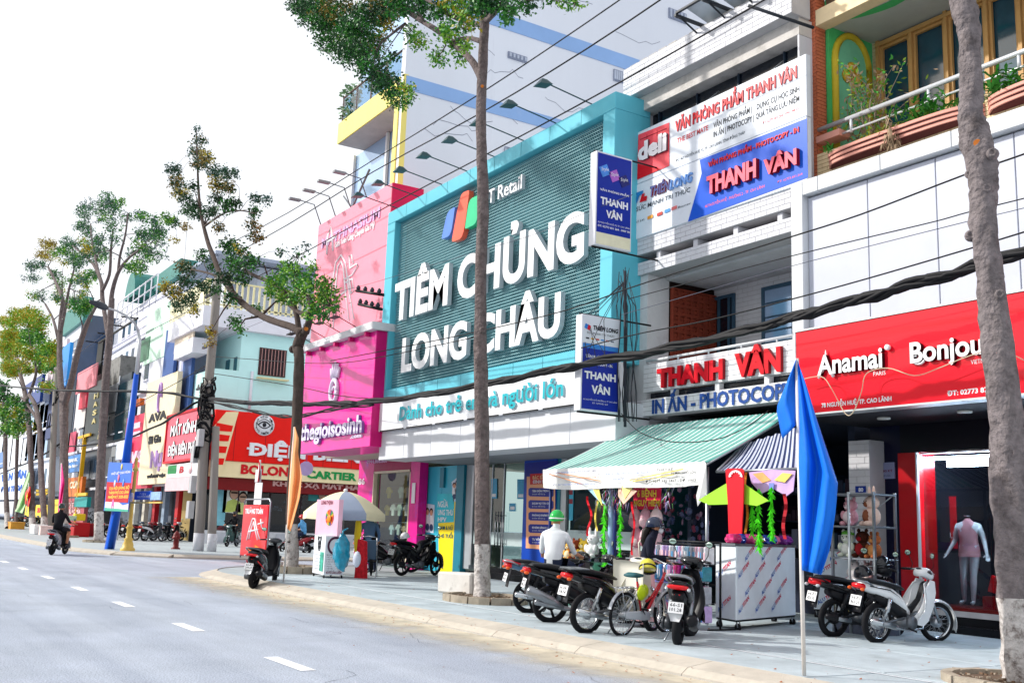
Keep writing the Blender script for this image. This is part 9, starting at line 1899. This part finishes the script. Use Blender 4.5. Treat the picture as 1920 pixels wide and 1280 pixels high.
tag(m.build('small_toys',[M('toy'+c_,c_,.4)for c_ in('#e8e0e0','#f0c890','#d85a7a','#f0e8a0','#9fc4e0')],kind='stuff'),'jumble of small bright toys on the lilac covered table','toys')
PFM=M('protective_film','#e8f1f8',.3,metal=0,var=.1,scale=1.5);FR_=M('film_red','#d8345c',.4);FB_=M('film_blue','#3f6fc0',.4)
def cart(label,P0,P1,P2,z1):
 """P0-P1: front long side, P0-P2: short side (ground corners)"""
 t=thing('steel_cart',label,'cart',P0,group='steel carts of the toy stall');P0=V((P0.x,P0.y,0));u=(V((P1.x,P1.y,0))-P0);v=(V((P2.x,P2.y,0))-P0);z0=PZ+.17
 def face(nm,a,b,mat):m=MB();nn=(b-a).cross(V((0,0,1))).normalized()*.012;pts=[a+V((0,0,z0)),b+V((0,0,z0)),b+V((0,0,z1)),a+V((0,0,z1))];m.add(pts+[p-nn for p in pts],[(0,1,2,3),(7,6,5,4),(0,4,5,1),(1,5,6,2),(2,6,7,3),(3,7,4,0)]);return m.build(nm,mat,t)
 C=[P0,P0+u,P0+u+v,P0+v]
 for i in range(4):face('side_panel',C[i],C[(i+1)%4],PFM)
 m=MB();k_=.03;cc=sum(C,V())/4;top=[cc+(c-cc)*1.03 for c in C];m.add([c+V((0,0,z))for z in(z1+.002,z1+.04)for c in top],[(3,2,1,0),(4,5,6,7),(0,1,5,4),(1,2,6,5),(2,3,7,6),(3,0,4,7)]);m.build('top',STEEL,t)
 m=MB();bot=[cc+(c-cc)*.985 for c in C];m.add([c+V((0,0,z))for z in(z0-.03,z0-.002)for c in bot],[(3,2,1,0),(4,5,6,7),(0,1,5,4),(1,2,6,5),(2,3,7,6),(3,0,4,7)]);m.build('base',RKM,t)
 for c in bot:c=cc+(c-cc)*.93;m=MB();m.lathe([(0,-.018),(.055,-.018),(.06,0),(.055,.018),(0,.018)],c+V((0,0,PZ+.06)),16,'y');w=m.build('castor',RUBBER,t);m=MB();m.tube([c+V((.03,-.03,PZ+.06)),c+V((.0,-.03,PZ+.15))],.01,5);m.tube([c+V((.03,.03,PZ+.06)),c+V((.0,.03,PZ+.15))],.01,5);m.build('fork',STEEL,w)
 for(a,b)in((C[0],C[1]),(C[3],C[0])):
  L_=(b-a).length;d=(b-a).normalized();n2=d.cross(V((0,0,1)))*.004;up=V((0,0,1));r_=0;z=z0+.08
  while z<z1-.1:
   x=.08+(.22 if r_%2 else 0)
   while x<L_-.36:
    dd=(d*.84+up*.54).normalized();uu=(up*.84-d*.54).normalized();O=a+d*x+V((0,0,z))+n2;text('ALU',O,dd,.16,.062,FB_,t,depth=.001,bold=.03,up=uu,res=1,shear=.2);text('TITAN',O+dd*.17,dd,.24,.062,FR_,t,depth=.001,bold=.03,up=uu,res=1,shear=.2);x+=.56
   z+=.26;r_+=1
 return t,C,cc
c0=P(1380,1184,Z=PZ);c1=P(1492,1172,Z=PZ);c2=P(1342,1177,Z=PZ)
z1=P(1395,1024,Y=c0.y).z
t,CC,cc=cart('steel food cart wrapped in blue printed film with castors, topped with bagged toys',c0,c1,c2,z1)
cbk=V((-.0,0,0))
m=MB();rnd=random.Random(6)
d0=P(1520,1160,Z=PZ);d1=P(1592,1150,Z=PZ);t2,CC2,cc2=cart('second steel cart in printed film behind the blue flag',V((d0.x-.1,d0.y+.2,PZ)),V((d0.x+.9,d0.y+.75,PZ)),V((d0.x-.55,d0.y+1.0,PZ)),z1-.05)
for k,(c_,nm)in enumerate((('#e0347c','hot pink'),('#2a4fc0','royal blue'),('#d84a8c','magenta'),('#c02050','crimson'),('#3a5fd0','cobalt'),('#f07aa8','light pink'),('#8f3aa0','purple'))):
 f=(k+.5)/7;p=CC[0].lerp(CC[1],f).lerp(CC[3].lerp(CC[2],f),.35+.2*(k%2));p=V((p.x,p.y,z1+.11));m=MB();n_=12;R_=MX.Rotation(rnd.random()*3,3,'Z');vs=[]
 mm=MB();mm.ball((0,0,0),.16,.13,.085,14);m.add([p+R_@(V(v)*(1+.12*sin(v[0]*60+v[2]*50)))for v in mm.v],mm.f)
 tag(m.build('toy_bag',M('bag'+c_,c_,.2,coat=.7,var=.2,scale=9)),nm+' plastic bag of toys lying on top of the wrapped steel cart','bag','bagged toys on the steel cart')
def plush(label,c,s,col,belly,ear='round',face_=True,rz=0,grp=None,hat=None):
 t=thing('plush_toy',label,'plush toy',c,rz,grp,s);B=M('plush'+col,col,.95,var=.12,scale=20,bump=.4);L_=M('plush'+belly,belly,.95,var=.1)
 m=MB();m.ball((0,0,.3),.26,.28,.3,14);m.ball((0,0,.72),.23,.26,.22,14)
 for y in(-1,1):m.ball((.12,y*.25,.38),.09,.1,.16,10);m.ball((.2,y*.18,.08),.15,.1,.09,10)
 m.build('body',B,t,local=1)
 m=MB();m.ball((.14,0,.3),.16,.2,.22,12);m.ball((.17,0,.67),.1,.12,.09,10);m.build('belly',L_,t,local=1)
 for y in(-1,1):m=MB();m.ball((0,y*.18,.95 if ear=='round' else 1.02),.05,.08,.08 if ear=='round' else .22,10);m.build('ear',B,t,local=1)
 m=MB();[m.ball((.21,y*.09,.76),.02,.025,.03,8)for y in(-1,1)];m.ball((.27,0,.7),.02,.03,.02,8);m.build('eyes_and_nose',PLB,t,kind='stuff',local=1)
 if hat:m=MB();m.ball((-.02,0,.86),.22,.25,.14,12);m.build('hat',M('plush'+hat,hat,.9),t,local=1)
 return t
ya=13.2;sx0_=P(1560,950,Y=ya).x;sx1_=P(1640,950,Y=ya).x;zt3=P(1600,922,Y=ya).z
sf=thing('toy_shelf','steel shelf of plush toys right of the blue flag','shelf',(sx0_,ya,PZ))
m=MB();[m.box(x-.018,y-.018,PZ,x+.018,y+.018,zt3)for x in(sx0_,sx1_-.02)for y in(ya,ya+.5)];m.build('uprights',STEEL,sf,kind='stuff')
lev=[P(1600,985,Y=ya).z,P(1600,1045,Y=ya).z,P(1600,1090,Y=ya).z,zt3-.02]
for z in lev:m=MB();m.bbox(sx0_-.02,ya-.02,z-.03,sx1_,ya+.52,z,.005);m.build('shelf_board',STEEL,sf)
m=MB();m.tube([(sx0_,ya+.5,lev[0]),(sx1_,ya+.5,zt3)],.01,5);m.tube([(sx0_+.35,ya-.03,PZ),(sx0_+.35,ya-.03,zt3)],.022,8);m.build('brace',ALU,sf)
G_='plush toys on the steel shelf'
wS=sx1_-sx0_
plush('pink bear on the top shelf next to the blue flag',(sx0_+wS*.22,ya+.22,lev[0]),.44,'#e8a8b4','#f3dcdc',rz=rad(-95),grp=G_);plush('cream and brown plush dog, right on the top shelf',(sx0_+wS*.72,ya+.22,lev[0]),.5,'#e8c8b8','#8a5238','long',rz=rad(-120),grp=G_)
plush('green-hooded white frog toy on the middle shelf',(sx0_+wS*.16,ya+.2,lev[1]),.42,'#e4ecd8','#f0f2e8',rz=rad(-85),grp=G_,hat='#6fc04a');plush('dark brown bear in the centre of the middle shelf',(sx0_+wS*.46,ya+.25,lev[1]),.44,'#4a2418','#a02028',rz=rad(-95),grp=G_);plush('ginger brown bear at the right of the middle shelf',(sx0_+wS*.78,ya+.2,lev[1]),.4,'#a86038','#c88a50',rz=rad(-100),grp=G_)
plush('white toy on the lower shelf behind the black helmet',(sx0_+wS*.3,ya+.2,lev[2]),.34,'#e4e0e0','#f0ecec',rz=rad(-95),grp=G_);plush('pinkish toy on the lower shelf beside the white one',(sx0_+wS*.62,ya+.2,lev[2]),.32,'#d8a8a8','#ecd8d0',rz=rad(-90),grp=G_);plush('yellow toy at the left of the floor level',(sx0_+wS*.3,ya+.2,PZ+.3),.36,'#e8d48a','#f3ecc8',rz=rad(-90),grp=G_)
m=MB();m.bbox(sx0_,ya-.02,PZ,sx1_,ya+.5,PZ+.29,.01);m.build('shelf_box',M('crate_grey','#5a6070',.6),sf)
G2='plush toys piled behind the man in the green helmet'
tb_=P(1085,1060,Y=12.0);m=MB();m.bbox(tb_.x-.4,11.8,PZ,tb_.x+.75,12.4,.95,.02);tag(m.build('display_table',M('green_crate','#5f9c88',.6)),'green display table under the plush toys near the green helmet','table')
for k,(dx,dz,s_,c_,b_,lb,e_)in enumerate(((-.25,0,.36,'#e8b050','#f3e0b8','orange-yellow plush toy at the left of the pile','round'),(-.02,.02,.4,'#8a3a20','#e8c8a8','reddish brown plush toy in the pile','round'),(.22,0,.42,'#f0cc48','#f8ecc0','bright yellow plush toy in the middle of the pile','round'),(.5,.08,.46,'#e8e8ea','#f4f4f4','white long-eared plush toy at the right of the pile','long'))):plush(lb,(tb_.x+dx,11.95,.96+dz),s_,c_,b_,e_,rz=rad(-80),grp=G2)
m=MB();rnd=random.Random(12)
for k in range(120):p=P(rnd.uniform(1240,1262)if k%2 else rnd.uniform(1265,1330),rnd.uniform(905,1040),Y=13.2+rnd.uniform(0,.4));m.ball(p,rnd.uniform(.02,.06),None,rnd.uniform(.03,.07),6,k%5)
tag(m.build('hanging_trinkets',[M('trk'+c_,c_,.5)for c_ in('#3a4468','#2a2c44','#7a3048','#5a6080','#8f7088')],kind='stuff'),'dim strings of small trinkets hanging in the stationery shop doorway','trinkets')
ub=P(585,1080,Z=PZ);uc=P(643,1085,Z=PZ);fc=thing('drink_cart','white street drink cart with menu print, fruit picture and plastic bags','cart',ub)
e=uc-ub;e.z=0
ubm=P(606,1085,Z=PZ)
A=V((ub.x,ub.y,0));Bq=V((ubm.x,ubm.y,0));Cq=V((uc.x,uc.y,0));zc=P(612,1004,Y=ubm.y).z;z0=PZ+.1;D=A+(Cq-Bq)
Q=[Bq,Cq,D,A];WC=M('cart_white','#e2e6ee',.35,var=.04)
m=MB();m.add([c+V((0,0,z))for z in(z0,zc)for c in Q],[(3,2,1,0),(4,5,6,7),(0,1,5,4),(1,2,6,5),(2,3,7,6),(3,0,4,7)]);m.build('cabinet',WC,fc)
for c in Q:c=(sum(Q,V())/4).lerp(c,.9);m=MB();m.ball(c+V((0,0,PZ+.05)),.05,.02,.05,10);m.build('castor',RUBBER,fc)
d=(Cq-Bq).normalized();L_=(Cq-Bq).length;nn=d.cross(V((0,0,1)))*.006
def ct(s,fx,fz,w_,h,mat,**k):text(s,Bq+d*L_*fx+V((0,0,z0+(zc-z0)*fz))+nn,d,L_*w_,(zc-z0)*h,mat,fc,depth=.003,res=1,**k)
for k,(s_,w_)in enumerate((('MENU BÁN TẠI CHỖ',.5),('1. Nước ép cam tươi ........ 15K',.8),('2. Nước mía ......... 10K',.7),('3. Sinh tố dâu ......... 20K',.85),('4. Trà đào ....... 15K',.5),('5. Rau má ....... 10K',.6),('6. Sữa đậu ........ 10K',.7),('7. Dừa tắc đá ........ 12K',.75))):ct(s_,.08,.5-k*.058,w_,.028,PB)
ct('0373.266.359',.1,.04,.8,.05,M('print_maroon','#7c2440'),bold=.04)
cR=Bq+d*L_*.5+V((0,0,z0+(zc-z0)*.75))+nn;m=MB();m.tube([cR+d*.2*cos(k*pi/12)+V((0,0,.2*sin(k*pi/12)))for k in range(25)],.03,5);m.ball(cR+V((0,0,-.02)),.1,.02,.07,8);m.build('round_logo',M('logo_plum','#4c2440',.5),fc)
d2=(Bq-A).normalized();L2=(Bq-A).length;n2=d2.cross(V((0,0,1)))*.006;cF=A+d2*L2*.5+V((0,0,z0+(zc-z0)*.78))+n2
m=MB();m.tube([cF+d2*.13*cos(k*pi/8)+V((0,0,.17*sin(k*pi/8)))for k in range(17)],.012,5);[m.ball(cF+d2*x+V((0,0,z)),.045,.02,.06,8)for x,z in((-.13,.14),(.13,.14),(-.05,.03),(.05,.03),(0,-.07))];m.build('face_drawing',PB,fc,kind='stuff')
for k in range(5):text('Trà sữa tươi ngon',A+d2*L2*.12+V((0,0,z0+(zc-z0)*(.48-.09*k)))+n2,d2,L2*.6,.03,PB,fc,depth=.003,res=1)
m=MB();p=A+d2*L2*.62+n2*1.5;m.add([p+V((0,0,z0+.08)),p+d2*L2*.3+V((0,0,z0+.08)),p+d2*L2*.3+V((0,0,z0+.55)),p+V((0,0,z0+.55))],[(0,1,2,3)]);m.build('cup_picture',M('cup_green','#3fae98',.5,var=.6,scale=5),fc)
zp=P(612,935,Y=ubm.y).z;m=MB();a_=D+V((0,0,zc));pts=[A+V((0,0,zc+.002)),Bq.lerp(Cq,.55)+V((0,0,zc+.002)),Bq.lerp(Cq,.55)+V((0,0,zp)),A+V((0,0,zp))];off=V((.05,.1,0));m.add(pts+[q+off for q in pts],[(0,1,2,3),(7,6,5,4),(0,4,5,1),(1,5,6,2),(2,6,7,3),(3,7,4,0)]);m.build('picture_board',M('board_rose','#e8b8cc',.5),fc)
dd=(pts[1]-pts[0]).normalized();cG=(pts[0]+pts[1])/2+dd*.15+V((0,0,(zp-zc)*.5));nG=dd.cross(V((0,0,1)))*.01
for k in range(16):a_=k*pi/8;m=MB();p=cG+nG+dd*.2*cos(a_)+V((0,0,.2*sin(a_)));m.add([cG+nG,p+V((0,0,.05*cos(a_)))-dd*.05*sin(a_),p-V((0,0,.05*cos(a_)))+dd*.05*sin(a_)],[(0,1,2)]);m.build('fruit_ray',M('ray%d'%(k%5),('#d84030','#f0b030','#3f9a4c','#6a3a8c','#f07830')[k%5],.5),fc)
m=MB();m.ball(cG+nG*2-V((0,0,.03)),.13,.03,.1,12);m.build('fruit_picture',M('fruit_orange','#e88a1c',.5,var=.3,scale=8),fc)
text('LONG THỊNH',pts[3]+dd*.25-V((0,0,.12))+nG,dd,.6,.09,M('print_maroon','#7c2440'),fc,depth=.003,bold=.03)
apx=P(648,921,Y=11.55);um=thing('patio_umbrella','cream and grey umbrella shading the drink cart','umbrella',(apx.x,apx.y,PZ));R_=78/ppm(apx);zr=P(648,962,Y=11.55).z
m=MB();m.tube([(apx.x,apx.y,PZ),(apx.x,apx.y,apx.z)],.022,8);m.build('pole',STEEL,um)
UY=M('umbrella_cream','#efe5c0',.7,var=.06);UG=M('umbrella_grey','#9aa6bc',.7,var=.06)
dirc=math.atan2(-apx.y,-apx.x)
for k in range(8):
 a0=dirc-.25+2*pi*k/8;a1=a0+2*pi/8;m=MB();vs=[]
 for i in range(9):
  f=i/8
  for j in range(7):
   a=a0+(a1-a0)*j/6;sag=1-.055*sin(pi*j/6)*f;r_=R_*sin(f*pi/2*.98)**.95*sag if 0 else R_*f*sag;z=apx.z-(apx.z-zr)*(f**1.75)-.02*sin(pi*j/6)*f;vs.append((apx.x+r_*cos(a),apx.y+r_*sin(a),z))
 for j in range(7):a=a0+(a1-a0)*j/6;sag=1-.055*sin(pi*j/6);vs.append((apx.x+R_*sag*1.005*cos(a),apx.y+R_*sag*1.005*sin(a),zr-.17-.02*sin(pi*j/6)))
 m.add(vs,[(i*7+j,i*7+j+1,i*7+8+j,i*7+7+j)for i in range(9)for j in range(6)],smooth=True);m.build('canopy_panel',UG if k in(0,3,5)else UY,um)
 m=MB();m.tube([(apx.x,apx.y,apx.z-.05),(apx.x+R_*cos(a0),apx.y+R_*sin(a0),zr-.02)],.008,5);m.build('rib',STEEL,um)
m=MB();m.ball(apx+V((0,0,.03)),.06,.06,.05,10);m.build('finial',WHITE2,um)
q=P(640,1035,Y=ubm.y-.25);m=MB();mm=MB();mm.ball((0,0,0),.3,.22,.38,18);m.add([q+V((v[0]*(1-.9*max(0,v[2]*2.3)+.1*sin(v[2]*13))+.035*sin(v[2]*31+v[1]*22),v[1]*.8+.04*sin(v[0]*35+v[2]*20),v[2]*(1.0+.25*sin(v[0]*14))))for v in mm.v],mm.f,0,True);m.tube([q+V((0,0,.3)),q+V((.02,0,.5)),P(652,990,Y=ubm.y-.1)],.02,5);tag(m.build('plastic_bag',M('bag_teal','#1f8fb0',.2,coat=.6,var=.35,scale=6)),'big teal plastic bag hanging at the side of the drink cart','bag')
q=P(669,1048,Y=10.9);m=MB();m.ball(q,.13,.1,.2,12);tag(m.build('plastic_bag',M('bag_pale','#c8cfe0',.3,coat=.5)),'small pale plastic bag in the hand of the blue jacket customer','bag')
q=P(661,1085,Z=PZ);m=MB();m.add([(q.x-.13,q.y+.1,PZ),(q.x+.13,q.y+.25,PZ),(q.x+.12,q.y+.22,PZ+.95),(q.x-.1,q.y+.12,PZ+1.0),(q.x-.1,q.y+.22,PZ),(q.x+.1,q.y+.37,PZ),(q.x+.1,q.y+.3,PZ+.95),(q.x-.08,q.y+.2,PZ+1.0)],[(0,1,2,3),(7,6,5,4),(0,4,5,1),(1,5,6,2),(2,6,7,3),(3,7,4,0)]);tag(m.build('red_cloth',M('cloth_red_dots','#c8202c',.7,var=.4,scale=16)),'red dotted cloth hanging between the drink cart and the customer','cloth')
q=P(672,1010,Y=11.6);m=MB();m.ball(q+V((-.05,0,.1)),.16,.08,.62,12);tag(m.build('yellow_cloth',M('cloth_yellow','#e8cc2c',.7,var=.1)),'yellow cloth hung under the umbrella beside the customer','cloth')
fcq=P(690,1083,Z=PZ);fch=thing('folding_chair','folding chair with blue-grey back, facing the drink cart','chair',fcq,rad(150))
m=MB();m.bbox(-.2,-.2,.42,.2,.2,.45,.01);m.build('seat',BLACK,fch,local=1);m=MB();m.add([(-.2,-.19,.5),(-.2,.19,.5),(-.38,.19,.98),(-.38,-.19,.98),(-.22,-.19,.49),(-.22,.19,.49),(-.4,.19,.97),(-.4,-.19,.97)],[(0,1,2,3),(7,6,5,4),(0,4,5,1),(1,5,6,2),(2,6,7,3),(3,7,4,0)]);m.build('backrest',M('chair_slate','#4f6880',.6),fch,local=1)
for y in(-.21,.21):m=MB();m.tube([(.25,y,0),(-.15,y,.5),(-.4,y,1.05)],.013,6);m.tube([(-.3,y,0),(.18,y,.44)],.013,6);m.build('leg',CHROME,fch,local=1)
m=MB();m.tube([(-.4,-.21,1.05),(-.42,0,1.08),(-.4,.21,1.05)],.013,6);m.build('top_bar',CHROME,fch,local=1)
